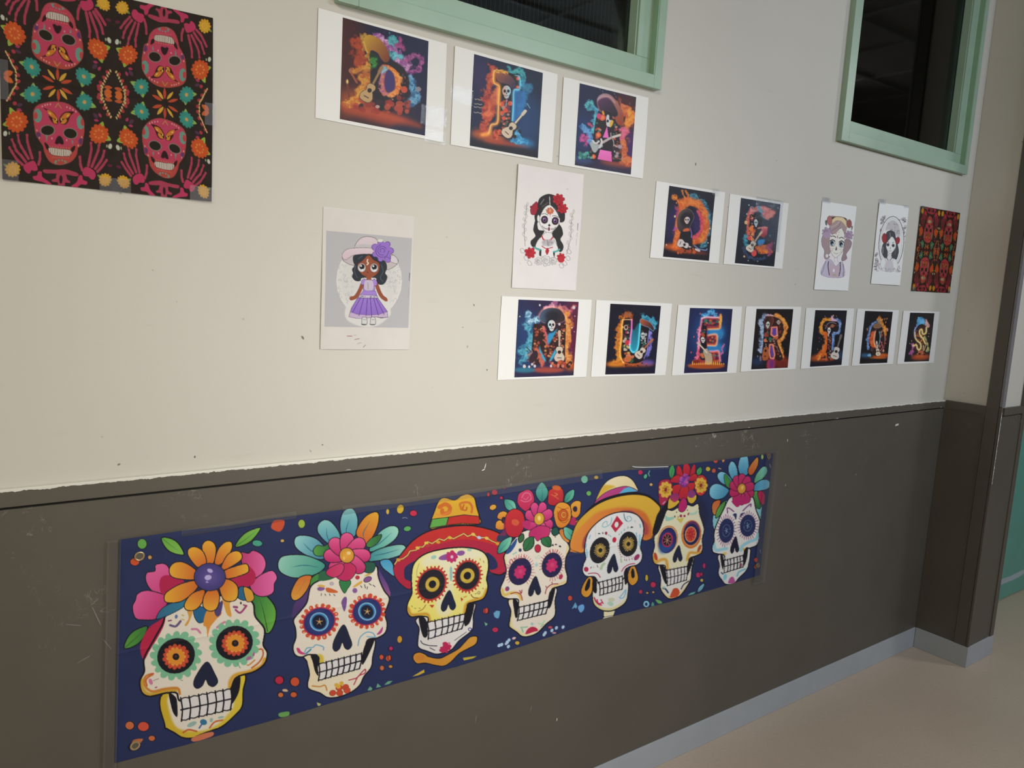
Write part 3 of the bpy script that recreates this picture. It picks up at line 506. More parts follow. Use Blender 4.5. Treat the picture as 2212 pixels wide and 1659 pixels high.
    a.poly([(810, 600), (850, 640), (855, 720), (815, 740), (800, 660)], '#8c3048', soft=3, alpha=.7); a.poly([(180, 860), (200, 760), (300, 640), (430, 560), (340, 640), (240, 760), (200, 870)], '#7c2c40', soft=2, alpha=.8); a.poly([(560, 500), (680, 490), (780, 560), (820, 620), (760, 600), (680, 530)], '#6a2450', soft=2, alpha=.8)
    # jaw skull
    a.poly([(395, 1530), (420, 1500), (500, 1490), (515, 1520), (490, 1570), (410, 1590)], '#cfc4a0', True, (INK, 6)); a.poly([(385, 1600), (400, 1580), (500, 1560), (490, 1590)], '#c4c0a8', False, (INK, 3))
    a.poly([(285, 1290), (285, 1400), (300, 1450), (340, 1490), (400, 1515), (480, 1515), (560, 1480), (620, 1430), (645, 1360), (648, 1230), (560, 1150), (320, 1180)], ('#c4b87c', '#cdcac4', 290), True, (INK, 8))
    a.clip(1); a.poly([(300, 1290), (305, 1400), (360, 1470), (450, 1490), (550, 1450), (620, 1380), (630, 1240), (450, 1180)], '#cbc9c2', True, soft=3); a.clip(0)
    a.poly([(205, 860), (230, 740), (290, 650), (400, 560), (530, 508), (660, 505), (750, 540), (800, 620), (808, 720), (785, 800), (775, 870), (795, 930), (785, 1000), (740, 1045), (660, 1065), (615, 1110), (600, 1190), (500, 1210), (360, 1240), (330, 1200), (300, 1165), (220, 1160), (182, 1110), (190, 1040), (215, 980), (205, 920)], '#c9c8c4', True, (INK, 8))
    a.poly([(295, 1170), (325, 1200), (325, 1330), (285, 1300)], INK); a.poly([(640, 1080), (640, 1220), (615, 1240), (612, 1110)], INK)
    a.poly([(535, 540), (598, 618), (518, 712), (472, 648)], '#a8243c', False); a.ell(530, 632, 20, 30, '#c9c8c4', 10); a.ell(508, 788, 21, 28, '#a8243c', 10)
    a.stroke([(480, 560), (470, 620), (420, 655), (385, 650), (400, 610), (430, 600), (435, 630)], '#7fa6a8', 9); a.stroke([(605, 520), (615, 580), (650, 600), (685, 580), (670, 550), (640, 550), (645, 575)], '#7fa6b0', 9); a.stroke([(605, 520), (618, 570), (640, 598)], '#3a4470', 5)
    for cx, cy, rx, ry, rot in ((358, 895, 98, 138, 18), (650, 830, 95, 128, 6)):
        a.ell(cx, cy, rx, ry, '#1c1b20', rot)
    for cx, cy in ((365, 895), (652, 830)): ticks(a, cx, cy, 30, 34, 0, 22, 1.0, 8, '#b8984c', jit=.25); a.ell(cx, cy, 30, 32, '#a8883c', 20); a.ell(cx, cy, 20, 23, '#1c1b20', 20)
    heartnose(a, 490, 932, 112, 200, '#1b2036', 14)
    for P in ([(222, 1080)], ): pass
    a.ell(220, 1090, 24, 26, '#a02444', -20); a.ell(738, 966, 22, 38, '#8c2c5c', 40); a.stroke([(240, 1135), (290, 1128), (335, 1135), (365, 1172)], '#a02c48', 9); a.stroke([(582, 1112), (610, 1070), (660, 1040), (718, 1030)], '#a02c48', 9)
    for P, c, w in (([(265, 1080), (272, 1065)], '#7a2c48', 7), ([(292, 1075), (298, 1062)], '#a8a070', 7), ([(338, 1068), (332, 1048)], '#7a2c48', 8), ([(370, 1085), (385, 1050), (405, 1030)], '#9fb08a', 26), ([(575, 985), (580, 1015)], '#9fb08a', 18), ([(612, 985), (618, 1000)], '#8c3c4c', 6), ([(632, 985), (635, 1002)], '#8c3c4c', 6), ([(662, 982), (662, 996)], '#8c3c4c', 6), ([(688, 975), (690, 990)], '#8c3c4c', 6),
                    ([(250, 775), (262, 740)], '#6f9ab0', 10), ([(215, 870), (222, 830)], '#7fa6b8', 12), ([(228, 960), (225, 890)], '#8ab4c0', 22), ([(770, 630), (775, 660)], '#7fa6b0', 14), ([(765, 840), (768, 740)], '#8ab4c4', 22), ([(740, 760), (732, 715)], '#6f9ab0', 9), ([(718, 590), (722, 610)], '#9fb0a8', 9), ([(315, 760), (315, 650)], '#b8a898', 4),
                    ([(465, 745), (472, 755)], '#6a8a8c', 8), ([(555, 735), (560, 728)], '#6a8a8c', 9), ([(580, 720), (582, 705)], '#7fa6a0', 12), ([(608, 692), (612, 678)], '#7fa6a0', 12), ([(645, 670), (648, 655)], '#7fa6a0', 12), ([(390, 725), (388, 712)], '#2c2030', 8)): a.stroke(P, c, w)
    a.ell(424, 720, 13, 17, '#8c2c44'); a.poly([(338, 730), (350, 715), (368, 728)], '#2c2030', False); a.poly([(668, 668), (685, 648), (705, 662)], '#2c2030', False); a.ell(450, 738, 8, 8, '#9a9aa0')
    for i in range(7): a.ell(540 + i * 6, 830 + i * 22, 5, 8, '#a06a5a', 10); a.ell(466 - i * 10, 830 + i * 28, 4, 6, '#9a7a6a')
    for i in range(6): a.ell(590 + i * 22, 960 + (i % 2) * 6, 5, 4, '#8a5a6a')
    teeth(a, ((352, 1228), (592, 1165), (590, 1288), (362, 1352)), 6, 8)
    a.stroke([(302, 1380), (320, 1420), (350, 1450), (375, 1455)], '#a8244c', 14); a.stroke([(330, 1400), (345, 1440), (388, 1430)], '#a8244c', 12); a.stroke([(370, 1400), (385, 1425), (392, 1440)], '#a8244c', 10); a.ell(478, 1400, 34, 20, '#b5b89a', 0); a.ell(468, 1442, 32, 22, '#9fbaa4', 20); a.stroke([(560, 1380), (590, 1345), (625, 1300), (620, 1340), (600, 1380), (570, 1388)], '#7fa8bc', 12)
    # ---------- skull 6: red flower, dark hair
    a.view(1390, 960, .21708)
    confetti(a, [(716, 155, 26, 34, '#b04438', -10), (794, 152, 15, 30, '#b87a4c', 5), (642, 245, 24, 24, '#b09a34', 0), (700, 262, 22, 24, '#b0503c', 20), (1182, 124, 14, 26, '#8fa45c', 0), (604, 1208, 16, 28, '#a8285c', 0), (544, 1300, 24, 28, '#a82a5c', 0), (576, 1292, 15, 20, '#a82a4c', 0), (580, 1352, 16, 18, '#b09a44', 0),
                 (1120, 1150, 20, 24, '#b04438', 0), (1118, 1215, 16, 26, '#a8502c', 20), (76, 400, 18, 16, '#b9985a', 0), (96, 1396, 28, 30, '#a82a4c', 0), (38, 1478, 14, 12, '#b0885a', 0), (97, 1470, 14, 12, '#b0885a', 0), (32, 1328, 15, 34, '#b09a34', 0), (20, 318, 18, 26, '#4f9a78', 20), (28, 1588, 32, 34, '#7ab0c4', 0)])
    a.ell(28, 1590, 14, 17, '#2a3058'); a.poly([(75, 1600), (90, 1565), (108, 1590)], '#4f8a7a', False); a.poly([(125, 1550), (160, 1555), (186, 1580), (150, 1582)], '#5f9a54'); a.stroke([(62, 262), (50, 290), (62, 315)], '#5f9a84', 6); a.stroke([(748, 236), (770, 244)], '#b8a070', 8)
    leaf(a, 535, 1475, 608, 1380, 40, '#6fa8b8', vein='#2a3058'); a.poly([(435, 1505), (470, 1478), (520, 1465), (500, 1490)], '#5f9a84', False)
    a.poly([(1228, 95), (1262, 92), (1262, 125), (1245, 155), (1230, 125)], '#a8502c'); a.ell(1245, 120, 8, 14, '#292d50'); a.stroke([(1258, 200), (1266, 232)], '#b0a090', 6); a.stroke([(1162, 1050), (1166, 1078)], '#8a9a9c', 5)
    a.poly([(245, 560), (200, 620), (140, 700), (105, 800), (90, 880), (110, 900), (150, 840), (230, 650), (290, 600)], '#17171e'); a.poly([(530, 500), (600, 560), (640, 680), (610, 860), (570, 700), (545, 600)], '#20223c', soft=4, alpha=.8)
    leaf(a, 275, 340, 290, 195, 62, '#3f8a50', vein='#1f4a30'); leaf(a, 540, 310, 572, 222, 56, '#3f8a50', vein='#1f4a30')
    a.poly([(150, 500), (150, 400), (180, 355), (260, 350), (290, 420), (270, 520), (240, 560), (200, 610), (160, 590)], '#962440', True, (INK, 4)); a.poly([(500, 380), (530, 320), (590, 305), (632, 360), (625, 460), (580, 510), (530, 490)], '#b03030', True, (INK, 4))
    a.poly([(240, 640), (245, 560), (270, 520), (360, 560), (340, 600), (290, 636)], '#c09a34', True, (INK, 8)); a.poly([(430, 520), (450, 500), (525, 500), (528, 545), (490, 590), (450, 580)], '#c09a34', True, (INK, 8))
    a.poly([(160, 1190), (170, 1320), (168, 1430), (200, 1490), (250, 1535), (310, 1530), (370, 1500), (430, 1420), (475, 1330), (480, 1240), (500, 1120), (400, 1100)], ('#cbb87c', '#cdc9be', 300), True, (INK, 8))
    a.clip(1); a.poly([(170, 1200), (185, 1420), (240, 1500), (320, 1500), (420, 1400), (460, 1300), (480, 1150)], '#cbc8be', soft=3); a.clip(0)
    a.poly([(235, 650), (290, 655), (370, 610), (440, 600), (490, 612), (545, 590), (560, 690), (595, 800), (605, 860), (585, 940), (590, 1020), (575, 1080), (520, 1110), (460, 1135), (435, 1215), (330, 1240), (230, 1255), (210, 1205), (150, 1200), (105, 1180), (88, 1110), (108, 1010), (105, 920), (150, 860), (200, 730)], '#cbc4a4', True, (INK, 8))
    a.clip(1); a.stroke([(100, 1110), (115, 1175), (170, 1150), (225, 1150), (240, 1240)], '#c08c34', 26, soft=2); a.stroke([(580, 1070), (520, 1080), (460, 1080), (435, 1150)], '#c08c34', 24, soft=2); a.clip(0)
    a.poly([(160, 1205), (205, 1215), (230, 1300), (232, 1390), (200, 1350)], INK); a.poly([(455, 1145), (495, 1130), (470, 1230), (430, 1315), (432, 1220)], INK)
    for P, g in (([(335, 340), (328, 250), (350, 208), (385, 260), (390, 340)], 0), ([(395, 290), (400, 200), (440, 188), (465, 240), (450, 310)], 0), ([(460, 320), (480, 230), (512, 195), (518, 260), (500, 330)], 0), ([(380, 380), (280, 380), (270, 350), (330, 305), (390, 330)], 0), ([(450, 330), (510, 290), (540, 320), (520, 355), (460, 365)], 0),
                 ([(390, 400), (300, 410), (285, 470), (310, 510), (370, 480)], 0), ([(420, 400), (500, 380), (510, 430), (470, 470), (420, 450)], 0), ([(380, 420), (350, 520), (390, 560), (430, 540), (450, 430)], 0)): a.poly(P, ('#b02a2c', '#a01c34', 90), True, (INK, 3))
    a.poly([(262, 520), (300, 490), (350, 500), (350, 545), (310, 575), (270, 550)], ('#7a2c60', '#a0304c', 90)); a.poly([(440, 490), (480, 450), (520, 490), (490, 530), (450, 525)], '#7a3468'); a.poly([(370, 560), (345, 620), (360, 668), (400, 668), (432, 620), (430, 560), (400, 530)], '#a4205c', True, (INK, 3))
    a.ell(400, 370, 52, 60, ('#5a2c7c', '#7a2c60', 'r')); a.specks(22, (365, 280, 445, 400), 15, ['#a8488c', '#6a3c94', '#8c3c8c', '#b85a94'])
    for cx, cy, r in ((222, 450, 1), (572, 408, .95)): scallop(a, cx, cy, 48 * r, 62 * r, 0, 9, 22 * r, '#c49a3c'); a.ell(cx, cy, 56 * r, 70 * r, '#c49a3c'); scallop(a, cx, cy, 26, 32, 0, 7, 9, '#c0882c', ('#7a4a18', 3)); a.ell(cx, cy, 14, 20, '#7c2424', 10)
    a.stroke([(195, 590), (215, 570)], '#b87aa0', 12)
    a.poly([(218, 708), (250, 725), (300, 720), (295, 745), (225, 762)], '#8ab4a0'); a.poly([(455, 680), (500, 680), (535, 655), (532, 690), (470, 705)], '#9abca8'); a.poly([(330, 735), (362, 740), (400, 728), (372, 782)], '#b9a848'); a.ell(372, 712, 13, 15, '#8c2c4c'); a.ell(408, 712, 12, 12, '#8c2c4c'); a.ell(345, 722, 8, 9, '#b08a3c'); a.ell(447, 692, 8, 15, '#8c3c3c', 20); a.ell(312, 718, 7, 12, '#5a4a3c', -20); a.ell(330, 674, 5, 5, INK); a.ell(437, 655, 5, 5, INK)
    a.ell(240, 945, 100, 140, '#b8703c', 14); a.ell(238, 948, 93, 132, '#c4a474', 14); a.ell(240, 955, 88, 130, ('#2c3a78', '#252050', 'r'), 12); a.poly([(150, 980), (160, 1070), (200, 1085), (260, 1060), (310, 980), (230, 1020)], '#28508c', soft=4, alpha=.7); a.ell(238, 950, 54, 74, '#a02c4c', 12); a.ell(236, 952, 42, 58, '#2a1420', 12)
    for k in range(8): t = k * .785 + .3; a.stroke([(236, 952), (236 + 38 * math.cos(t), 952 + 52 * math.sin(t))], '#b0806c', 5)
    a.ell(476, 895, 100, 142, '#b8682c', 6); a.ell(476, 895, 84, 122, '#c4824c', 6); a.ell(480, 880, 82, 118, '#5a2c58', 6); a.ell(475, 895, 78, 108, '#1f2048', 6); a.ell(470, 895, 54, 76, '#b84a34', 6, ('#cfa870', 5))
    for k in range(9): t = k * .698; a.stroke([(470 + 12 * math.cos(t), 893 + 16 * math.sin(t)), (470 + 38 * math.cos(t), 893 + 56 * math.sin(t))], '#a02428', 13)
    heartnose(a, 340, 1005, 92, 170, '#1b2036', 12)
    a.ell(122, 1115, 16, 42, '#a83a20', -15); a.ell(556, 1035, 15, 40, '#a84a24', 25)
    teeth(a, ((228, 1258), (435, 1218), (430, 1345), (235, 1402)), 6, 6, wob=8)
    a.poly([(262, 1520), (280, 1470), (300, 1435), (340, 1432), (360, 1470), (340, 1510), (290, 1525)], '#b5482c'); a.stroke([(195, 1430), (220, 1440), (245, 1475)], '#2c3450', 16); a.ell(205, 1425, 16, 10, '#7fa8ac', 20); a.stroke([(375, 1440), (400, 1395), (450, 1360)], '#2c2c3c', 10)
    # ---------- skull 7: blue feathers, pink flower
    a.poly([(690, 720), (760, 600), (830, 560), (900, 620), (760, 760), (705, 850)], '#7ab0b4', True, (INK, 5)); a.poly([(1120, 600), (1175, 600), (1172, 700), (1155, 800), (1130, 700)], '#7ab0b4', True, (INK, 4))
    F = ('#7ab4c4', '#3a7a98')
    def fe(P, g, v, c=F): a.poly(P, (c[0], c[1], g), True, (INK, 6)); a.stroke(v, '#24587c', 5, taper=True)
    fe([(850, 470), (800, 530), (720, 550), (665, 520), (655, 450), (690, 400), (750, 392), (840, 440)], 30, [(700, 450), (800, 470)]); fe([(880, 400), (800, 400), (745, 350), (735, 300), (770, 270), (820, 285), (880, 350)], 40, [(790, 310), (840, 380)])
    fe([(900, 370), (850, 290), (845, 220), (870, 170), (905, 180), (935, 250), (938, 340)], 80, [(885, 220), (900, 340)]); fe([(970, 310), (940, 230), (958, 140), (1000, 88), (1035, 115), (1050, 200), (1035, 300)], 90, [(1000, 140), (990, 290)])
    fe([(1050, 300), (1040, 250), (1080, 180), (1135, 125), (1145, 190), (1110, 270), (1080, 305)], 110, [(1120, 160), (1070, 280)], ('#c0823c', '#b04c24')); fe([(1100, 370), (1120, 300), (1180, 225), (1225, 225), (1232, 280), (1180, 350), (1120, 385)], 150, [(1210, 250), (1130, 350)], ('#7ab4a8', '#4f9060')); fe([(1095, 450), (1110, 395), (1180, 350), (1250, 360), (1252, 430), (1180, 460), (1110, 465)], 180, [(1230, 390), (1120, 430)])
    fe([(690, 690), (680, 620), (700, 570), (765, 555), (750, 640), (720, 700)], 90, [(740, 570), (700, 680)], ('#b85a2c', '#b8743c')); leaf(a, 720, 735, 815, 560, 60, ('#5f9a48', '#3f7a3c', 0), vein='#2a5a2c'); a.poly([(800, 320), (820, 300), (885, 390), (880, 440), (820, 410)], '#3a7a3c', True, (INK, 3))
    a.poly([(1090, 480), (1140, 470), (1165, 560), (1160, 640), (1110, 620), (1088, 560)], ('#4f9040', '#2c5c34', 90), True, (INK, 4)); a.poly([(1135, 480), (1180, 462), (1212, 510), (1205, 590), (1175, 600), (1150, 550)], '#a02448', True, (INK, 4))
    a.poly([(745, 1100), (755, 1200), (745, 1290), (780, 1350), (820, 1392), (900, 1385), (950, 1330), (1020, 1260), (1050, 1180), (1055, 1030), (900, 1060)], ('#c8c4bc', '#cfccc6', 0), True, (INK, 8))
    a.poly([(860, 530), (800, 640), (760, 720), (715, 830), (700, 900), (705, 960), (685, 1010), (690, 1070), (740, 1090), (800, 1100), (830, 1160), (990, 1110), (1010, 1050), (1080, 1025), (1130, 1000), (1155, 930), (1150, 850), (1160, 760), (1120, 650), (1085, 520), (980, 500)], '#cdc8c0', True, (INK, 8))
    a.clip(1); a.stroke([(700, 985), (720, 1050), (780, 1045), (830, 1035)], '#8ab8c0', 30, soft=1); a.stroke([(1150, 870), (1120, 940), (1050, 970), (985, 1010), (970, 1055)], '#8ab8c0', 30, soft=1); a.ell(808, 1088, 22, 14, '#c9b060', -20); a.ell(1000, 1045, 14, 16, '#c9a44c'); a.clip(0)
    a.poly([(765, 1095), (795, 1120), (795, 1245), (775, 1200)], INK); a.poly([(1010, 1040), (1042, 1030), (1025, 1150), (995, 1210), (992, 1120)], INK)
    petals(a, 978, 448, 10, 40, 150, 84, ('#b02c5c', '#a01f4c', 90), (INK, 3), 20, .86, 1.05); a.poly([(880, 560), (900, 600), (935, 625), (970, 600), (1030, 590), (1060, 540), (960, 520)], '#a4245a'); a.ell(978, 440, 42, 52, ('#c8923c', '#b87a2c', 'r'), 12, (INK, 4)); a.ell(985, 428, 13, 20, '#d4aa5c', 12)
    a.stroke([(838, 685), (835, 635), (862, 640), (898, 668)], '#7a3c70', 12); a.stroke([(990, 660), (1030, 620), (1068, 592), (1065, 620)], '#7a3c70', 12); a.poly([(890, 700), (912, 685), (930, 700), (918, 750), (905, 720)], '#2a2c54'); a.poly([(958, 730), (968, 690), (1005, 680), (980, 710)], '#2a2c54')
    for cx, cy, rx, ry, rot in ((825, 858, 76, 122, 6), (1038, 808, 78, 110, 6)):
        ticks(a, cx, cy, rx * 1.05, ry * 1.03, rot, 28, .25, 7, '#8c4a70'); a.ell(cx, cy, rx, ry, '#232a50', rot); a.ell(cx, cy, rx * .5, ry * .5, '#232a50', rot, ('#6a8aa0', 3))
        for k in range(5): t = k * 1.257 + .6; a.stroke([(cx, cy), (cx + 18 * math.cos(t), cy + 30 * math.sin(t))], '#7a98a8', 5)
    heartnose(a, 908, 915, 84, 170, '#16192c', 10)
    teeth(a, ((800, 1160), (990, 1108), (992, 1215), (802, 1275)), 6, 7); a.ell(972, 1200, 9, 18, '#8c3c5c')
    a.ell(812, 1320, 18, 32, '#7ab4c0', 15); a.stroke([(775, 1275), (790, 1290)], '#2a3a5c', 12); a.stroke([(932, 1310), (950, 1270), (1010, 1240)], '#7ab0b8', 18); a.poly([(845, 1380), (860, 1330), (890, 1318), (908, 1350), (905, 1378)], '#a44c84')
    return a

# ---------------------------------------------------------------- letter posters
def guitar(a, x, y, L, ang, col='#b5a894', neck='#a89a88', hole='#241c18'):
    r = math.radians(ang); c, s = math.cos(r), math.sin(r)
    P = lambda t, h=0: (x + c * t * L - s * h * L, y + s * t * L + c * h * L)
    a.stroke([P(.2), P(.72)], '#2a2220', L * .085, False); a.stroke([P(.2), P(.72)], neck, L * .06, False); a.stroke([P(.72), P(.86)], neck, L * .1, False)
    a.poly([P(-.2, 0), P(-.17, .14), P(-.05, .19), P(.07, .14), P(.13, .1), P(.22, .13), P(.31, .1), P(.34, 0), P(.31, -.1), P(.22, -.13), P(.13, -.1), P(.07, -.14), P(-.05, -.19), P(-.17, -.14)], col, True, ('#3a2a20', L * .015))
    q = P(.14); a.ell(q[0], q[1], L * .062, L * .062, hole); a.stroke([P(-.06, -.07), P(-.06, .07)], '#4a3a30', L * .03)
def face(a, x, y, rx, ry, rot=0, c1='#c9ccd0', c2='#c9ccd0'):
    a.ell(x, y - ry * .1, rx, ry * .8, (c1, c2, 0), rot); a.ell(x, y + ry * .5, rx * .62, ry * .5, (c1, c2, 0), rot)
    for sx in (-.42, .42): a.ell(x + sx * rx, y - ry * .1, rx * .3, ry * .24, '#0e0e14')
    a.ell(x, y + ry * .22, rx * .12, ry * .14, '#0e0e14'); a.stroke([(x - rx * .4, y + ry * .58), (x + rx * .4, y + ry * .58)], '#2a2a30', ry * .08)
def body(a, P, w, cols=('#1a1416',), dots=('#a8482c', '#8a2c2c', '#3a5a4a', '#b0887a', '#5a2c3a'), n=16, r=None, smooth=False, alpha=.8):
    a.stroke(P, cols[0], w, smooth)
    q = a.rng
    pts = np.array(P, float); seg = np.hypot(*np.diff(pts, axis=0).T); cum = np.r_[0, np.cumsum(seg)]
    for _ in range(n):
        t = q.uniform(0, cum[-1]); i = min(len(seg) - 1, int(np.searchsorted(cum, t)) - 1 if t > 0 else 0); i = max(i, 0); f = (t - cum[i]) / seg[i]
        x, y = pts[i] + (pts[i + 1] - pts[i]) * f + q.uniform(-.34, .34, 2) * w; rr = (r or w * .13) * q.uniform(.4, 1)
        a.ell(x, y, rr, rr * .85, dots[int(q.integers(len(dots)))], 0, None, alpha)
def ground(a, x, y, rx, ry, col, hot=None):
    a.ell(x, y, rx, ry, col, a.gr, None, .85, soft=ry * a.wk() * .35)
    if hot: a.ell(x, y - ry * .3, rx * .6, ry * .4, hot, a.gr, None, .7, soft=ry * a.wk() * .3)
def glow(a, P, col, w, alpha=.6, smooth=True): a.stroke(P, col, w, smooth, alpha, soft=w * a.wk() * .3, mode='screen')
def poster(org, k, quad, c1, c2, gr, bgang=60, seed=1):
    q = np.array(org) + np.array(quad) * k
    x0, y0 = q.min(0) - 2; x1, y1 = q.max(0) + 2
    res = 3.2 if x1 - x0 < 130 else 2.6
    a = Art(x0, y0, x1, y1, res, c1, seed); a.view(org[0], org[1], k); a.gr = gr
    z = np.array(quad); m = 120; a.poly([z[0] - m, z[1] + [m, -m], z[2] + m, z[3] + [-m, m]], (c1, c2, bgang), False)
    a.im += (a.noise(30)[..., None] - .5) * .035
    return a

def art_d1():
    a = poster((660, 0), .2049, [(398, 180), (1300, 432), (1265, 1430), (365, 1252)], '#421a12', '#161430', 15, 0, 11)
    a.poly([(620, 100), (1340, 300), (1340, 700), (1000, 1000), (700, 500)], '#161632', soft=30, alpha=.8)
    a.ell(480, 1080, 200, 130, '#a8521c', 0, None, .7, soft=26); ground(a, 800, 1230, 460, 70, '#9c3a1e', '#b04a24'); a.ell(600, 1380, 330, 60, '#1c0e10', 12, None, .9, soft=14); a.ell(1100, 1390, 200, 60, '#151630', 12, None, .9, soft=14)
    a.fire([(540, 420), (570, 520), (620, 640), (560, 590), (560, 680)], '#7c2a18', '#b0481e', 110, key=1); a.fire([(540, 740), (600, 700), (660, 680), (680, 800), (600, 850)], '#a8541a', '#d09a34', 90, key=2); a.fire([(560, 960), (600, 900), (640, 880), (600, 1000), (520, 1060), (420, 1100)], '#b0601c', '#d4a038', 75, key=1)
    a.fire([(600, 380), (620, 440), (650, 540), (690, 640), (680, 700)], '#8a5a1c', '#c8a848', 60)
    a.fire([(760, 380), (830, 430), (880, 480), (940, 560), (980, 600), (1040, 660), (1080, 720)], '#7a3a7c', '#c486a8', 90, key=3, hot='#e0c0d8'); a.fire([(900, 380), (940, 420), (930, 480), (880, 400)], '#2c7c80', '#5fb0b0', 46)
    a.fire([(990, 400), (1000, 460), (1040, 520), (960, 470)], '#7c2a60', '#a8507c', 34); a.fire([(860, 560), (940, 590), (990, 600)], '#2a7888', '#6fc0c0', 70, key=2); a.fire([(1040, 640), (1100, 620), (1160, 580), (1215, 620), (1200, 740), (1130, 740), (1100, 820)], '#6a2a60', '#b0608c', 42, key=4); a.fire([(1100, 820), (1110, 900), (1150, 980), (1160, 1050), (1080, 1080)], '#2a5a80', '#7ab4c8', 80, key=5)
    a.poly([(690, 700), (790, 640), (960, 660), (1060, 760), (1090, 900), (1060, 1020), (960, 1070), (800, 1060), (700, 1000)], '#1c1214', soft=3); body(a, [(1000, 740), (1050, 850), (1040, 960), (900, 1060)], 90, n=20)
    a.poly([(680, 560), (760, 590), (760, 660), (720, 720), (690, 700)], '#1a2c14'); a.fire([(700, 620), (725, 650), (715, 700)], '#2c6a2a', '#4f9a3c', 50)
    a.poly([(795, 720), (830, 680), (900, 700), (970, 760), (1000, 860), (985, 960), (940, 1010), (860, 1015), (800, 980)], '#b0542c'); a.fire([(815, 740), (810, 960), (900, 1000)], '#8c4a84', '#c8805c', 46); a.fire([(900, 720), (970, 800), (980, 940), (890, 1000)], '#c05a20', '#dca04c', 52, key=3); a.fire([(815, 760), (840, 720)], '#5f9cb8', '#90c4d0', 46)
    a.poly([(845, 770), (880, 735), (930, 790), (945, 880), (930, 950), (860, 975), (830, 880)], '#3a2c5c', soft=2)
    a.poly([(610, 430), (620, 395), (670, 365), (740, 390), (820, 450), (870, 540), (888, 600), (870, 650), (830, 655), (790, 610), (760, 560), (700, 530), (660, 560), (640, 540)], ('#b58a2c', '#6a3018', 40), True, soft=1); a.stroke([(615, 440), (640, 530), (660, 555)], '#c49a3c', 12, soft=2)
    a.specks(46, (520, 1030, 1100, 1180), 34, ['#8a2c1c', '#a03a24', '#b0482c', '#1c1416', '#6a2020'], .8); a.ell(1040, 945, 34, 36, '#b0442c'); a.ell(995, 1150, 34, 40, '#9c3a2c'); a.ell(760, 1125, 22, 18, '#a88a80')
    guitar(a, 650, 1000, 380, -62, '#ab8a5c', '#8a6844'); a.stroke([(440, 890), (460, 1020)], '#6a2c1c', 22); a.ell(440, 860, 12, 24, '#d8b870', 0, soft=2); a.stroke([(470, 750), (540, 870)], '#8c4a2c', 22); a.ell(475, 745, 20, 24, '#9c5a3c')
    a.ell(1190, 940, 28, 26, '#7c747c')
    return a
def art_i1():
    a = poster((960, 80), .16883, [(385, 215), (1267, 460), (1200, 1552), (330, 1385)], '#1c1a34', '#101a2c', 12, 10, 12)
    a.ell(1050, 1050, 200, 340, '#1c4474', 0, None, .6, soft=40); a.ell(450, 500, 120, 220, '#2c1c48', 0, None, .6, soft=30); a.poly([(300, 1380), (340, 1290), (700, 1350), (1250, 1500), (1230, 1580)], '#120f16', soft=8)
    a.ell(560, 1270, 230, 70, '#b0501c', 12, None, .85, soft=14); a.ell(800, 1360, 300, 34, '#9c3a24', 8, None, .8, soft=8); a.ell(1030, 1350, 130, 50, '#2a6a98', 12, None, .8, soft=12)
    a.fire([(620, 420), (590, 520), (560, 640), (540, 760), (550, 900), (540, 1040), (500, 1150), (520, 1200)], '#8c2a20', '#c0562c', 100, key=1); a.fire([(680, 700), (610, 780), (600, 900), (560, 1000)], '#a03a24', '#c8683c', 120, key=2)
    a.fire([(820, 400), (850, 460), (920, 450), (980, 420), (1000, 500), (1010, 600)], '#1c6a74', '#4fa8a4', 56, key=3); a.fire([(1000, 560), (1030, 640), (1110, 640), (1040, 700), (1010, 860), (960, 1000)], '#1f5a80', '#4090b0', 70, key=4, alpha=.7)
    a.poly([(650, 440), (740, 430), (900, 480), (960, 500), (960, 680), (890, 680), (870, 1080), (980, 1200), (900, 1300), (640, 1230), (690, 1100), (700, 620), (640, 590)], '#1a1216')
    a.poly([(890, 690), (960, 680), (1040, 720), (1020, 900), (940, 1060), (875, 1075)], '#28649c', soft=4, alpha=.8); body(a, [(900, 500), (940, 600)], 60, n=10); body(a, [(780, 800), (780, 1200)], 150, n=44, r=26)
    for x, y, r in ((940, 530, 22), (935, 640, 20), (840, 850, 30), (780, 940, 30), (760, 1040, 26), (735, 860, 30), (740, 970, 26)): a.ell(x, y, r, r, '#b8482c')
    glow(a, [(640, 440), (635, 580), (700, 630), (690, 900), (680, 1090), (600, 1130), (570, 1230), (480, 1250)], '#d8761c', 44, .9); a.stroke([(735, 430), (640, 430), (635, 585), (702, 630), (700, 760), (690, 900), (685, 1040), (670, 1110), (600, 1120), (575, 1200), (560, 1240)], '#e8b450', 10, soft=1)
    glow(a, [(950, 500), (965, 560), (955, 670), (885, 690), (880, 880), (870, 1070)], '#2a88b0', 34, .8); a.stroke([(900, 490), (960, 505), (968, 590), (958, 672), (890, 680), (882, 880), (868, 1075)], '#8cc4c8', 8, soft=1)
    a.poly([(655, 480), (680, 450), (760, 450), (850, 500), (905, 570), (915, 650), (860, 660), (820, 610), (740, 590), (680, 560)], ('#8c4a2c', '#2c2440', 50), True, soft=1); a.fire([(660, 450), (740, 430), (800, 460)], '#b0701c', '#d8a848', 34)
    face(a, 795, 700, 55, 88, 0, '#b88a70', '#90b8cc'); a.stroke([(800, 800), (785, 890)], '#8098a8', 8)
    a.fire([(940, 1200), (960, 1300), (1040, 1340), (860, 1320)], '#1f6a98', '#5fb0cc', 60, key=5); a.specks(26, (640, 1180, 740, 1300), 26, ['#a03a20', '#7c2418', '#b8502c'])
    guitar(a, 815, 1210, 400, -50, '#b5a48c', '#b8ac98'); 
    for y in (790, 850, 890, 960): a.stroke([(375 + (y % 7) * 3, y), (400, y + 10), (425, y + 2), (455, y + 16), (480, y + 10)], '#8a8478', 9, False)
    a.stroke([(1060, 850), (1095, 910)], '#7a9ab0', 8)
    return a
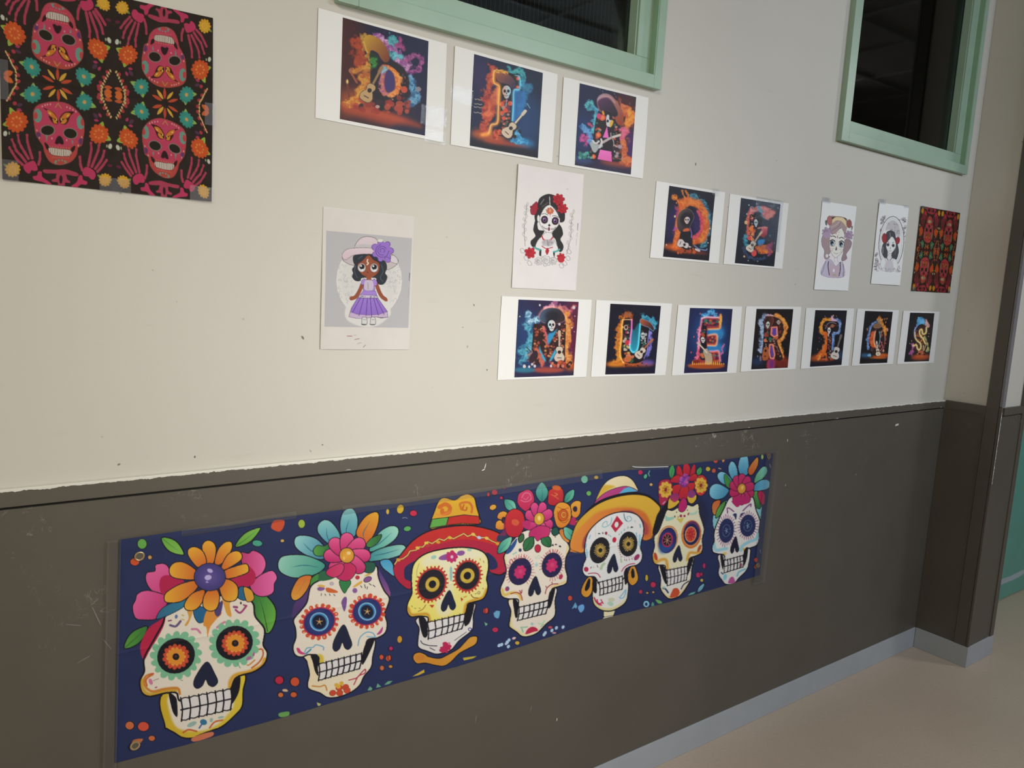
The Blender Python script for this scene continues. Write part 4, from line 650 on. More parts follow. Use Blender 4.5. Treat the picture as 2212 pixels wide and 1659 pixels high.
def art_a1():
    a = poster((1190, 150), .15066, [(420, 195), (1230, 398), (1150, 1505), (342, 1370)], '#141a38', '#1c0f1c', 10, 10, 13)
    a.poly([(950, 350), (1240, 400), (1230, 900), (1050, 900), (900, 600)], '#3c1418', soft=30, alpha=.9); a.poly([(1050, 900), (1220, 900), (1200, 1350), (1060, 1300)], '#3a1850', soft=24, alpha=.9); a.ell(480, 900, 140, 330, '#1c3460', 0, None, .6, soft=30)
    a.poly([(330, 1380), (350, 1240), (760, 1290), (1170, 1360), (1160, 1520)], '#241c34', soft=6); a.ell(460, 1290, 140, 60, '#2a4468', 8, None, .7, soft=10); a.ell(960, 1350, 260, 44, '#8c3a24', 8, None, .8, soft=10)
    a.fire([(560, 450), (600, 500), (560, 570), (510, 520), (560, 450)], '#2a6c7c', '#5fb0b0', 46, key=1); a.fire([(600, 520), (640, 600), (620, 720), (640, 800), (580, 900), (620, 860)], '#2a7088', '#60b0bc', 60, key=2); a.fire([(450, 940), (440, 1020), (520, 1000), (500, 1080), (540, 940)], '#8c2c5c', '#c0508c', 52, key=3); a.fire([(470, 820), (520, 880), (580, 960), (560, 1060)], '#3a6a98', '#6a98c0', 60, key=1); a.fire([(540, 780), (580, 810)], '#a03a54', '#b04a60', 40)
    a.fire([(1000, 500), (1060, 600), (1130, 620), (1170, 700), (1100, 780), (1040, 900), (1000, 1000), (1020, 1120), (1020, 1240), (1100, 1340)], '#a84c24', '#c8743c', 120, key=4); a.fire([(1130, 600), (1170, 680), (1110, 760)], '#b8681c', '#d08a30', 80, key=5); a.fire([(1000, 860), (1080, 880), (1050, 940), (980, 1000)], '#a84468', '#c0607c', 70)
    a.poly([(760, 560), (880, 600), (960, 900), (1010, 1280), (870, 1320), (700, 1290), (560, 1270), (640, 900)], '#1c1216', soft=2); body(a, [(700, 700), (660, 1000), (600, 1200)], 110, n=26, r=24); body(a, [(900, 700), (940, 1000), (950, 1250)], 90, n=30, r=22)
    a.poly([(660, 470), (680, 390), (760, 345), (860, 370), (960, 480), (1030, 620), (1040, 760), (980, 800), (930, 740), (900, 640), (800, 590), (700, 600)], ('#8c7078', '#7c3018', 60), True, soft=1); a.poly([(670, 480), (720, 420), (820, 410), (900, 500), (960, 640), (900, 680), (840, 600), (720, 600)], ('#4a2c48', '#140f14', 60), True, soft=2); a.stroke([(670, 430), (740, 385), (850, 400), (920, 480)], '#a8888c', 9, soft=1)
    for x, y, r in ((740, 690, 46), (680, 940, 40), (610, 1250, 34)): a.ell(x, y, r, r, '#b0482c'); a.ell(x, y, r * .6, r * .6, '#c46a3c')
    a.ell(690, 670, 34, 40, '#a83a5c'); a.poly([(730, 610), (750, 590), (770, 640), (750, 650)], '#b87a2c')
    a.poly([(795, 690), (810, 650), (835, 660), (840, 720), (880, 730), (890, 770), (860, 820), (820, 820), (795, 790)], '#a8a8ac'); a.poly([(850, 750), (890, 730), (885, 790), (850, 830)], '#b8902c'); a.ell(815, 740, 16, 20, '#121014')
    a.poly([(805, 815), (828, 985), (745, 975)], '#c05a9c', False); a.poly([(705, 1150), (868, 1180), (875, 1325), (668, 1285)], ('#c460a0', '#b8508c', 90), False)
    a.poly([(560, 1060), (600, 1040), (640, 1080), (730, 1070), (740, 1110), (690, 1130), (640, 1190), (600, 1170)], '#8a9090'); a.stroke([(720, 1060), (860, 980)], '#9c908c', 34, False); a.stroke([(600, 1020), (640, 1060), (690, 1030)], '#a8a8a8', 26); a.stroke([(720, 1000), (730, 1050), (700, 1120)], '#b0aaa8', 26); a.stroke([(890, 970), (990, 940)], '#b0a49c', 34); a.stroke([(860, 910), (865, 960), (900, 1040), (895, 1140)], '#8c8080', 13)
    a.specks(24, (400, 1190, 600, 1270), 24, ['#2c6a60', '#1c3a3c', '#4a8a80', '#141c20']); a.specks(20, (900, 1080, 1000, 1280), 24, ['#4a4a34', '#6a2c24', '#8a7c84', '#2a1c20'])
    for x, y in ((700, 270), (740, 300), (745, 340), (800, 280), (910, 340), (930, 380), (990, 450), (1060, 510), (1130, 480)): a.stroke([(x, y), (x + 4, y + 22)], '#8c8c9c', 6, alpha=.7)
    return a
def art_d2():
    a = poster((1400, 380), .14467, [(320, 145), (1010, 258), (912, 1268), (228, 1205)], '#12121f', '#10121c', 8, 10, 14)
    a.ell(420, 750, 170, 320, '#241850', 0, None, .6, soft=26); a.ell(760, 700, 110, 220, '#2a1c50', 0, None, .8, soft=16); a.poly([(200, 1220), (240, 1090), (900, 1140), (900, 1300)], '#15111a', soft=8); ground(a, 480, 1080, 260, 60, '#a8481c', '#b85a20'); a.ell(700, 1140, 200, 24, '#7c3024', 6, None, .7, soft=8)
    a.fire([(380, 320), (450, 400), (500, 450)], '#a84a18', '#d08a2c', 60, key=2, amp=1.2); a.fire([(510, 210), (520, 280), (570, 340)], '#8c4a1c', '#c8883c', 22); a.fire([(560, 220), (600, 290), (590, 360)], '#8c3a1c', '#b8702c', 26)
    a.fire([(650, 300), (760, 360), (840, 430), (900, 560), (915, 680), (880, 860), (830, 960), (820, 1060)], '#24445c', '#4a98a8', 80, key=3)
    a.fire([(420, 1040), (440, 900), (470, 700), (500, 500), (520, 400), (620, 390), (740, 420), (820, 540), (850, 700), (840, 860), (760, 960), (680, 970)], '#b04a1c', '#cc7430', 110, key=1, amp=.5)
    a.fire([(740, 520), (800, 640), (800, 780), (740, 880), (680, 930)], '#a03040', '#c04a54', 44, key=4, amp=.6); a.fire([(400, 460), (440, 520), (420, 600)], '#6a2450', '#8c3a6a', 30); a.fire([(380, 800), (430, 770)], '#7c2c60', '#9c4a80', 30)
    a.poly([(430, 700), (450, 580), (520, 505), (600, 490), (660, 540), (685, 620), (650, 700), (600, 800), (520, 860), (450, 800)], ('#4a3c34', '#181420', 20), True, ('#6a5a5c', 5)); a.ell(560, 640, 80, 100, '#100e16', 20, None, .8, soft=6); face(a, 582, 660, 38, 56, 30, '#c4a080', '#9c9cb8'); a.poly([(480, 860), (560, 780), (620, 800), (660, 960), (640, 1100), (480, 1060)], '#15131a', soft=2); a.stroke([(630, 780), (650, 860), (645, 920)], '#6a60a0', 10)
    a.poly([(540, 790), (600, 780), (620, 820), (520, 830)], '#a8502c', soft=2)
    guitar(a, 500, 1010, 330, 22, '#a8a0a0', '#a89c98'); a.stroke([(690, 1040), (760, 1090), (860, 1110), (880, 1090)], '#5a6a8c', 16); a.specks(18, (430, 1080, 720, 1150), 22, ['#8a3a1c', '#1c1414', '#a84a20'])
    for x, y, r in ((400, 605, 14), (925, 785, 9), (895, 998, 8), (275, 1030, 9), (910, 850, 6)): a.ell(x, y, r, r * 1.3, '#b89a84')
    return a
def art_e2():
    a = poster((1400, 380), .14467, [(1397, 325), (1982, 425), (1892, 1352), (1300, 1303)], '#12131e', '#141e2e', 8, -60, 15)
    a.poly([(1600, 340), (2000, 420), (1950, 950), (1700, 900), (1600, 650)], '#20344c', soft=24, alpha=.8)  # pale glare over the upper right, painted into the print colours
    a.fire([(1510, 900), (1515, 760), (1530, 620), (1560, 520), (1640, 480), (1740, 500), (1860, 540)], '#a04c48', '#d08c84', 74, key=1, amp=.7); a.fire([(1660, 470), (1700, 560), (1740, 620)], '#3c7c94', '#5aa0b0', 40)
    a.fire([(1740, 560), (1800, 600), (1860, 560)], '#b0605c', '#d08880', 90, key=3, amp=.5); a.fire([(1450, 900), (1440, 980), (1500, 1060)], '#1c5a70', '#3c8a98', 50); a.fire([(1500, 560), (1480, 700), (1500, 860)], '#8c3a34', '#b86050', 34, key=4)
    a.poly([(1700, 775), (1785, 778), (1775, 880), (1720, 925), (1660, 890)], ('#b85a60', '#7c2430', 90), False, soft=1); a.poly([(1570, 600), (1640, 590), (1700, 650), (1690, 760), (1650, 860), (1600, 900), (1560, 800)], '#131a24', soft=3); a.stroke([(1520, 480), (1560, 460), (1580, 520), (1530, 540)], '#7c7080', 10)
    body(a, [(1545, 600), (1530, 960)], 60, ('#1a1418',), ('#a8482c', '#c8704c', '#8c3040', '#4a6a6c', '#c09070'), 26, 20); a.fire([(1640, 780), (1700, 770), (1780, 770)], '#b0605c', '#d8948c', 24, amp=.5)
    face(a, 1610, 700, 28, 60, -5, '#c0c8cc', '#a8b8c4'); pass
    a.specks(20, (1520, 740, 1580, 960), 26, ['#b8542c', '#a03c34', '#c87a4c', '#3a2c34']); a.ell(1540, 790, 34, 34, '#b8602c'); a.ell(1515, 930, 26, 34, '#a83c3c'); a.poly([(1640, 960), (1740, 950), (1720, 1020), (1650, 1040)], '#2a78a8', soft=3)
    a.fire([(1650, 1080), (1740, 1060), (1820, 1040), (1800, 1110), (1680, 1130)], '#a84a28', '#cc7a34', 80, key=3); a.fire([(1780, 1080), (1850, 1000), (1800, 1180)], '#6a2c50', '#98486c', 40); a.ell(1580, 1150, 40, 52, '#a83a3c'); a.fire([(1430, 1050), (1460, 1180), (1600, 1240), (1760, 1220)], '#1c2a40', '#3c5070', 44, alpha=.7)
    guitar(a, 1530, 1070, 330, -55, '#a8a094', '#a8987c')
    for x, y, r in ((1462, 695, 24), (1620, 415, 10), (1505, 435, 9), (1475, 570, 9), (1940, 478, 10), (1435, 1203, 13), (1818, 893, 8), (1495, 1265, 7), (1635, 1275, 7), (1885, 1005, 7)): a.ell(x, y, r, r * 1.2, '#b08a68' if r > 12 else '#8c98a4')
    return a
def art_m():
    a = poster((1070, 630), .17631, [(292, 98), (1025, 125), (963, 1028), (235, 1052)], '#1c2444', '#3a1834', 0, 0, 16)
    a.ell(400, 600, 160, 380, '#1c3c68', 0, None, .7, soft=34); a.poly([(900, 100), (1040, 110), (1000, 800), (880, 800)], '#541c34', soft=20); a.poly([(220, 1060), (240, 960), (980, 950), (970, 1040)], '#26203c', soft=6); ground(a, 650, 960, 200, 36, '#a04434'); a.ell(920, 910, 80, 60, '#b0501c', 0, None, .8, soft=12); ground(a, 360, 960, 130, 34, '#2a6c80')
    a.fire([(420, 270), (380, 320), (420, 380), (500, 350), (560, 320)], '#3a6c8c', '#9cc4d0', 60, key=1, hot='#dfe8ea'); a.fire([(360, 420), (420, 480), (440, 600), (420, 720), (340, 700), (380, 800), (300, 840)], '#2a6a84', '#5fa8b4', 80, key=2); a.fire([(740, 130), (700, 180), (620, 200), (580, 240)], '#8c4a70', '#d094a4', 50, key=3); a.fire([(780, 180), (860, 200), (880, 300), (940, 220), (965, 190)], '#8c3c50', '#c87c70', 44, key=4)
    a.fire([(860, 280), (880, 400), (880, 560), (870, 700), (900, 800), (880, 900)], '#b05a28', '#dca454', 90, key=5); a.fire([(700, 200), (620, 200)], '#a85a80', '#c88a98', 30)
    BR = '#2c1818'
    a.poly([(470, 390), (580, 400), (660, 640), (780, 410), (865, 400), (850, 880), (740, 900), (740, 720), (650, 880), (540, 700), (540, 900), (430, 880), (450, 640)], BR, False); 
    for P in ([(510, 430), (500, 860)], [(570, 430), (650, 820)], [(820, 430), (800, 860)], [(760, 480), (660, 800)]): body(a, P, 80, (BR,), ('#8c3a2c', '#b0602c', '#a8483c', '#c48a5c', '#5a241c', '#1c1012'), 44, 17)
    a.fire([(580, 420), (620, 540), (650, 660)], '#a04040', '#cc7068', 40, key=1); a.poly([(650, 520), (720, 480), (760, 460), (660, 640), (640, 600)], '#2a80a8', soft=3); a.poly([(540, 660), (560, 720), (620, 840), (590, 850), (540, 760)], '#3a90b0', soft=3); a.poly([(740, 700), (750, 760), (660, 870), (680, 800)], '#3a90b0', soft=3); a.fire([(500, 700), (540, 800), (580, 900)], '#a04434', '#c46a54', 44); a.fire([(420, 760), (460, 880)], '#3c2430', '#b88c84', 60)
    glow(a, [(540, 300), (600, 220), (700, 195), (800, 220), (855, 320)], '#d08048', 36, .8); a.poly([(540, 310), (570, 240), (640, 205), (710, 200), (790, 220), (845, 290), (850, 350), (800, 380), (720, 400), (620, 390), (560, 360)], ('#3c5068', '#2c1c1c', 10), True, ('#8c5a5c', 6), soft=1); a.ell(680, 420, 70, 84, '#151218', 0, None, .95, soft=4); a.ell(700, 300, 90, 70, '#16131c', 0, None, .7, soft=10); face(a, 690, 412, 46, 72, 0, '#a8c4cc', '#c4a8a0')
    a.stroke([(440, 740), (380, 680)], '#3c2c34', 12, False); a.poly([(420, 800), (500, 720), (520, 800), (440, 880)], '#2c1c24'); guitar(a, 785, 790, 350, -90, '#b8a898', '#b09a88')
    a.specks(26, (660, 860, 920, 920), 26, ['#a84c30', '#8c3424', '#2a1818', '#c0705c']); 
    for x, y, r in ((355, 915, 19), (415, 920, 14), (483, 912, 16), (450, 890, 13), (683, 912, 14), (545, 165, 12), (940, 440, 9), (975, 300, 6), (968, 490, 5), (300, 305, 7), (962, 195, 18), (785, 400, 14)): a.ell(x, y, r, r * 1.15, '#b8b0b0')
    return a
def art_u():
    a = poster((1070, 630), .17631, [(1418, 147), (2033, 177), (1960, 1003), (1348, 1018)], '#14121e', '#161628', 0, 10, 17)
    ground(a, 1640, 890, 300, 44, '#a0481c', '#b0542c'); a.ell(1480, 890, 100, 40, '#c07a1c', 0, None, .8, soft=10); a.ell(1860, 870, 90, 36, '#5c4a9c', 0, None, .8, soft=10); a.poly([(1340, 1030), (1350, 940), (1960, 930), (1960, 1010)], '#191526', soft=10)
    a.fire([(1620, 290), (1560, 320), (1540, 440), (1510, 540), (1520, 680), (1500, 820), (1480, 860)], '#9c4a18', '#d08a2c', 70, key=1); a.fire([(1580, 280), (1640, 270), (1660, 330)], '#6a3018', '#a8582c', 60, key=2); a.fire([(1820, 300), (1880, 350), (1940, 370), (1930, 440)], '#1f6c88', '#4fa8bc', 66, key=3); a.fire([(1880, 480), (1900, 600), (1860, 780)], '#4a4a98', '#8c84c8', 46, key=4)
    a.poly([(1560, 345), (1672, 345), (1668, 460), (1650, 640), (1660, 720), (1700, 740), (1750, 700), (1765, 560), (1775, 400), (1880, 400), (1870, 620), (1840, 800), (1760, 870), (1640, 880), (1560, 840), (1530, 760), (1540, 560)], '#191216', True, n=3)
    a.poly([(1668, 460), (1650, 640), (1660, 715), (1700, 745), (1745, 700), (1765, 560), (1775, 400), (1740, 400), (1700, 470)], ('#134858', '#2a88a0', 90), True, soft=3); a.specks(34, (1560, 400, 1640, 820), 17, ['#8c2c3c', '#a8482c', '#2c4a3c', '#a8988c', '#4a2440', '#b88a40']); a.ell(1618, 625, 30, 34, '#a83038'); a.ell(1600, 440, 26, 34, '#a88c80'); a.ell(1602, 436, 15, 20, '#241416'); a.specks(22, (1790, 480, 1850, 680), 14, ['#9ca0a4', '#4a3a40', '#2c5a4c'])
    for c, w, al in (('#e07c1c', 26, .8), ('#f0b868', 9, .95)): a.stroke([(1562, 345), (1550, 430), (1548, 560), (1530, 700), (1535, 800), (1570, 870)], c, w, alpha=al, soft=w * .12, mode='screen' if w > 10 else 'mix')
    a.stroke([(1560, 345), (1615, 342), (1672, 345)], '#e8b078', 9, soft=1)
    for c, w, al in (('#b8388c', 24, .8), ('#dc8cc4', 8, .95)): a.stroke([(1672, 345), (1668, 460), (1655, 560), (1648, 650)], c, w, alpha=al, soft=w * .12, mode='screen' if w > 10 else 'mix')
    for c, w, al in (('#1c98b8', 26, .8), ('#80d4dc', 8, .95)): a.stroke([(1645, 650), (1655, 710), (1690, 745), (1735, 720), (1755, 640), (1765, 520), (1775, 390)], c, w, alpha=al, soft=w * .12, mode='screen' if w > 10 else 'mix')
    a.stroke([(1885, 480), (1870, 600), (1860, 720), (1820, 820)], '#7c78c0', 10, soft=2); a.poly([(1775, 380), (1780, 335), (1820, 340), (1900, 380), (1945, 450), (1930, 480), (1880, 440), (1800, 410)], ('#a0502c', '#2a1c28', 30), True, ('#6a84a0', 5)); face(a, 1808, 540, 26, 46, 0, '#b8b8b4', '#a0a8ac'); a.specks(18, (1570, 780, 1680, 850), 26, ['#a85a30', '#8c3c20', '#2c5038', '#b8684c'])
    a.ell(1625, 825, 42, 34, '#a85c30'); guitar(a, 1765, 765, 280, -48, '#b8aa9c', '#9c5c40'); a.specks(14, (1500, 870, 1860, 920), 10, ['#a84c20', '#3a1c14']); a.stroke([(1600, 260), (1625, 290), (1655, 255)], '#6a5450', 9)
    return a
def art_e():
    a = poster((1440, 640), .14014, [(365, 180), (1027, 195), (935, 1163), (275, 1188)], '#1a2044', '#171c3c', 0, 10, 18)
    a.ell(660, 640, 250, 420, '#1c4a80', 0, None, .7, soft=36); a.ell(760, 560, 130, 110, '#2a7cb0', 0, None, .8, soft=14); a.ell(740, 800, 150, 90, '#2a7cb0', 0, None, .7, soft=14); a.poly([(260, 1200), (280, 1100), (950, 1080), (940, 1180)], '#1e1a38', soft=10); a.ell(610, 1070, 290, 48, '#a8501c', 0, None, .95, soft=6); a.ell(600, 1080, 240, 26, '#8c3a18', 0, None, .8, soft=4)
    a.fire([(540, 300), (620, 290), (700, 230), (760, 300)], '#2a6ca0', '#6ab0d4', 50, key=1); a.poly([(535, 340), (820, 330), (810, 500), (640, 505), (635, 600), (770, 595), (765, 750), (630, 760), (640, 850), (800, 850), (815, 1010), (470, 1030), (490, 720), (520, 600)], ('#6a2440', '#a03c24', 30), True, n=2)
    for P, n in (([(580, 400), (760, 410)], 22), ([(570, 450), (560, 940)], 44), ([(640, 670), (730, 670)], 12), ([(660, 920), (780, 930)], 16)): body(a, P, 100, ('#4a1c2c' if n < 30 else '#1c141c',), ('#a8442c', '#c06a30', '#8c2c3c', '#1c2c40', '#2c6a5c', '#5c2444'), n, 28)
    a.fire([(500, 480), (500, 640), (480, 800), (480, 920), (430, 980)], '#a83c60', '#e0708c', 40, key=2)
    for P, c in (([(540, 340), (620, 320), (700, 325), (815, 325)], '#e8b0b8'), ([(835, 280), (830, 420), (815, 495), (730, 505), (640, 508)], '#e8963c'), ([(640, 605), (700, 590), (775, 598), (765, 748), (700, 758), (630, 755)], '#e88c4c'), ([(640, 850), (720, 850), (800, 845), (815, 930), (830, 1000)], '#e07890'), ([(540, 350), (525, 470), (500, 600), (495, 800)], '#e08090')): glow(a, P, c, 28, .7); a.stroke(P, c, 9, soft=1)
    a.fire([(820, 300), (835, 360), (820, 480)], '#c8702c', '#e8b048', 34); a.fire([(830, 900), (865, 860), (850, 810), (890, 740)], '#a84c80', '#b878a0', 20); a.ell(640, 480, 30, 60, '#151c2c', 0, None, .0)
    a.poly([(510, 660), (530, 625), (570, 630), (610, 700), (620, 780), (600, 830), (560, 800)], '#141016'); face(a, 560, 672, 30, 50, -25, '#c4c4bc', '#b0b0b0'); a.poly([(560, 850), (620, 800), (660, 860), (700, 900), (700, 1040), (600, 1050), (590, 960)], ('#8c8478', '#a88c6c', 90), True, ('#2a2020', 5)); a.stroke([(490, 730), (560, 800), (620, 870)], '#b8aa98', 22); a.ell(490, 730, 18, 18, '#a89c90')
    a.ell(450, 1010, 60, 32, '#6a2418'); 
    for i in range(16): x = 400 + i * 32; a.poly([(x - 8, 1050), (x, 990 + (i * 37) % 40), (x + 10, 1050)], '#d8943c', True, soft=1)
    for x, y in ((517, 268), (420, 625), (378, 865), (775, 265)): a.ell(x, y, 8, 16, '#a05060', 30)
    a.stroke([(865, 560), (850, 620), (825, 660)], '#4a80a0', 7)
    return a
def art_r():
    a = poster((1440, 640), .14014, [(1392, 193), (1958, 200), (1873, 1098), (1305, 1132)], '#120f12', '#150f12', -4, 10, 19)
    a.ell(1780, 1010, 110, 70, '#a0341c', 0, None, .85, soft=16); a.ell(1400, 1010, 110, 70, '#1c2c4c', 0, None, .8, soft=16); a.poly([(1560, 980), (1670, 980), (1660, 1110), (1550, 1115)], '#8c2c44', soft=5); a.poly([(1590, 1000), (1650, 1000), (1640, 1100), (1590, 1100)], '#5c2460', soft=5); a.poly([(1700, 980), (1860, 980), (1860, 1100), (1720, 1110)], '#5c1c18', soft=16)
    a.fire([(1530, 290), (1490, 360), (1450, 400), (1480, 480), (1470, 600), (1480, 740), (1440, 860)], '#5c7090', '#a8b8cc', 60, key=1, amp=.7); a.fire([(1640, 320), (1690, 280), (1760, 350), (1830, 430), (1830, 540), (1780, 640), (1710, 700), (1750, 800), (1790, 940)], '#b0602c', '#e0a048', 60, key=2, amp=.7); a.fire([(1540, 290), (1640, 320)], '#a08088', '#c8a8a8', 40)
    a.poly([(1510, 350), (1580, 305), (1700, 330), (1780, 400), (1800, 500), (1770, 620), (1700, 680), (1740, 800), (1790, 960), (1700, 990), (1660, 850), (1620, 730), (1580, 760), (1560, 960), (1470, 980), (1490, 700)], '#241414', True, n=3); body(a, [(1540, 360), (1530, 900)], 80, ('#1c1012',), n=36, r=16); body(a, [(1640, 370), (1750, 440), (1740, 600), (1620, 670), (1740, 920)], 90, ('#2a1614',), ('#a8482c', '#6a3c24', '#8c7468', '#5a241c', '#241012'), 46, 18)
    a.poly([(1515, 380), (1550, 320), (1620, 310), (1650, 370), (1620, 450), (1560, 520), (1520, 460)], ('#1a1214', '#5a2c24', 0), True, ('#7c3c34', 5)); face(a, 1560, 440, 30, 56, 10, '#b0b0ac', '#a8a8a0'); face(a, 1725, 400, 26, 34, 40, '#a8a098', '#a09888')
    for P, Q in (([(1620, 480), (1700, 475), (1705, 600), (1660, 625), (1610, 590)], [(1630, 500), (1690, 500), (1695, 580), (1660, 605), (1625, 580)]), ([(1590, 745), (1635, 745), (1665, 900), (1650, 960), (1600, 950), (1580, 860)], [(1600, 780), (1625, 780), (1650, 900), (1625, 940), (1600, 880)])): a.poly(Q, '#4a3480', soft=2); glow(a, P + P[:1], '#e0644c', 26, .8, False); a.stroke(P + P[:1], '#e88a74', 10, False, soft=1)
    a.ell(1597, 660, 26, 28, '#1c5c4c'); a.ell(1520, 680, 24, 26, '#b0603c'); a.ell(1695, 640, 24, 22, '#a84c2c'); a.ell(1525, 600, 26, 26, '#7c3a2c'); a.poly([(1490, 820), (1560, 790), (1570, 960), (1480, 980)], '#8c4a28'); a.ell(1525, 840, 18, 20, '#2a1210'); a.ell(1518, 925, 12, 12, '#2a1210'); a.stroke([(1660, 760), (1700, 790), (1730, 860)], '#6c6068', 9); a.specks(20, (1400, 920, 1480, 990), 14, ['#5a6480', '#1c2434', '#7c4a50'])
    return a
def art_t():
    a = poster((1720, 650), .15371, [(275, 130), (722, 135), (643, 900), (197, 928)], '#121016', '#11131c', -4, 10, 20)
    a.ell(600, 760, 90, 60, '#1c3858', 0, None, .8, soft=14); ground(a, 380, 800, 190, 60, '#98421c', '#a8501c'); a.poly([(190, 940), (200, 870), (650, 850), (640, 910)], '#15111c', soft=8)
    a.fire([(360, 455), (348, 330), (420, 262), (505, 262)], '#b0641c', '#dc9c3c', 42, key=1, amp=.6); a.fire([(500, 270), (560, 270), (610, 280), (605, 400), (580, 450), (520, 460), (520, 560), (500, 680)], '#3c5c8c', '#8ca4cc', 36, key=2, amp=.6); a.fire([(510, 215), (515, 270), (560, 280)], '#b08090', '#c8a0b4', 34)
    a.fire([(400, 440), (430, 520), (400, 620), (370, 720), (320, 800)], '#a8481c', '#cc6c2c', 60, key=3, amp=.6); a.poly([(376, 330), (420, 290), (560, 288), (596, 320), (588, 425), (512, 440), (500, 640), (490, 800), (430, 800), (450, 640), (442, 440), (380, 425)], '#17131b', True, n=3); body(a, [(400, 360), (560, 350)], 60, ('#17131b',), n=14, r=12); a.stroke([(505, 455), (512, 560), (498, 690)], '#6a8cc4', 8, soft=1); body(a, [(470, 500), (460, 780)], 60, ('#1c1214',), n=30, r=12); a.stroke([(410, 390), (440, 325), (500, 300), (560, 320)], '#7c7074', 8); a.ell(508, 350, 26, 26, '#7c5034', 0, ('#4a2c20', 4)); face(a, 462, 415, 22, 44, 0, '#c4c4c8', '#b0b0b4'); a.poly([(450, 450), (460, 450), (458, 500), (448, 495)], '#a8a8b0')
    a.fire([(300, 800), (350, 730), (400, 720), (420, 800)], '#984018', '#c46424', 40); a.specks(22, (320, 770, 520, 830), 14, ['#a0442c', '#6c6c74', '#2a1614']); guitar(a, 548, 755, 330, -73, '#a8a09c', '#5c5454'); a.poly([(300, 830), (330, 760), (345, 780), (320, 830)], '#b87a3c')
    for x, y in ((322, 520), (325, 572), (352, 540), (565, 215), (405, 215), (300, 680)): a.ell(x, y, 5, 9, '#6c5c60')
    return a
def art_o():
    a = poster((1720, 650), .15371, [(977, 142), (1363, 153), (1283, 870), (893, 885)], '#121014', '#120f12', -3, 10, 21)
    ground(a, 1190, 770, 120, 34, '#a0481c', '#b0561c'); a.ell(980, 765, 80, 30, '#2c5474', 0, None, .85, soft=8); a.ell(1150, 800, 130, 12, '#b05c24', 0, None, .8, soft=4)
    a.fire([(1130, 290), (1070, 330), (1030, 440), (1010, 560), (1010, 680)], '#3c5888', '#8098c0', 40, key=1, amp=.7); a.fire([(1160, 250), (1200, 320), (1240, 380), (1240, 480)], '#a86020', '#dc9c44', 50, key=2, amp=.7); a.fire([(1230, 500), (1240, 580), (1220, 640), (1190, 700)], '#8c3c34', '#b0504c', 40, key=3); a.ell(1232, 535, 18, 30, '#2c7c64', 0, None, .8, soft=2)
    a.poly([(1150, 310), (1080, 340), (1040, 440), (1030, 560), (1050, 680), (1080, 760), (1170, 770), (1220, 680), (1240, 520), (1210, 380)], '#241618', True); a.specks(50, (1050, 380, 1220, 720), 16, ['#8c3c24', '#3c2a28', '#a8502c', '#1c1214', '#6c5850']); a.fire([(1070, 460), (1060, 560), (1090, 640)], '#a84020', '#c8602c', 50, key=4, amp=.5); a.ell(1145, 350, 60, 34, '#6a4c38', -10, ('#8c7058', 4)); a.poly([(1140, 300), (1160, 240), (1185, 300)], '#7c6450')
    a.ell(1138, 510, 38, 105, '#0f0d12', 4); glow(a, [(1110, 430), (1095, 560), (1120, 650), (1150, 670)], '#d08468', 22, .8); a.stroke([(1110, 430), (1092, 560), (1115, 640), (1140, 665)], '#d8906c', 9, soft=1); a.stroke([(1165, 430), (1178, 500), (1165, 600), (1140, 640)], '#80b4c4', 7, soft=1); a.stroke([(1180, 560), (1215, 640), (1185, 700)], '#a85060', 8)
    guitar(a, 1150, 735, 190, -97, '#b0a48c', '#b8ac9c'); a.ell(1280, 405, 14, 24, '#a06c60'); a.ell(1225, 700, 14, 20, '#a0785c'); a.ell(1000, 400, 14, 22, '#5a4850')
    for x, y in ((1245, 255), (1215, 260), (1258, 300), (1275, 250)): a.ell(x, y, 5, 14, '#a87040', 20)
    a.poly([(1000, 760), (1040, 740), (1050, 780), (1010, 780)], '#5c84a0')
    return a
def art_s():
    a = poster((1720, 650), .15371, [(1606, 165), (1948, 173), (1873, 843), (1525, 862)], '#111015', '#120f13', -3, 10, 22)
    ground(a, 1750, 790, 140, 44, '#8c3c1c', '#a04c24'); a.fire([(1730, 280), (1750, 250), (1800, 310), (1720, 320)], '#2c6c98', '#60a4cc', 60, key=1, amp=.6); a.fire([(1830, 280), (1840, 340), (1860, 360)], '#a07070', '#c49c94', 34); a.fire([(1700, 350), (1670, 420), (1670, 500)], '#5c6c9c', '#8c98c4', 26, key=2)
    a.fire([(1640, 620), (1640, 680), (1620, 750)], '#6c2c60', '#a05c80', 44, key=3); a.fire([(1800, 520), (1830, 600), (1840, 700)], '#5a6c4c', '#c0b068', 44, key=4); a.stroke([(1800, 400), (1760, 360), (1710, 420), (1720, 500), (1790, 580), (1800, 660), (1740, 720), (1680, 680)], '#221416', 74); a.specks(40, (1680, 380, 1800, 730), 11, ['#7c3c24', '#3c2428', '#5c4438', '#a85c34'])
    P = [(1830, 370), (1822, 450), (1780, 465), (1765, 400), (1735, 420), (1740, 480), (1780, 530), (1815, 600)]; Q = [(1665, 440), (1672, 510), (1700, 560), (1745, 600), (1750, 660), (1720, 690), (1700, 660), (1690, 620), (1640, 630)]
    for p in (P, Q): glow(a, p, '#c08838', 30, .7); a.stroke(p, '#d8b478', 14, soft=1)
    a.stroke([(1665, 400), (1662, 470), (1680, 520)], '#7c84b0', 9, soft=1); a.specks(16, (1690, 700, 1820, 760), 14, ['#8c3a24', '#a05c3c', '#241414']); a.stroke([(1790, 620), (1790, 700), (1830, 600)], '#a0946c', 9)
    for x, y in ((1597, 600), (1865, 460), (1860, 500), (1840, 620), (1622, 560)): a.ell(x, y, 6, 9, '#8c7460')
    return a

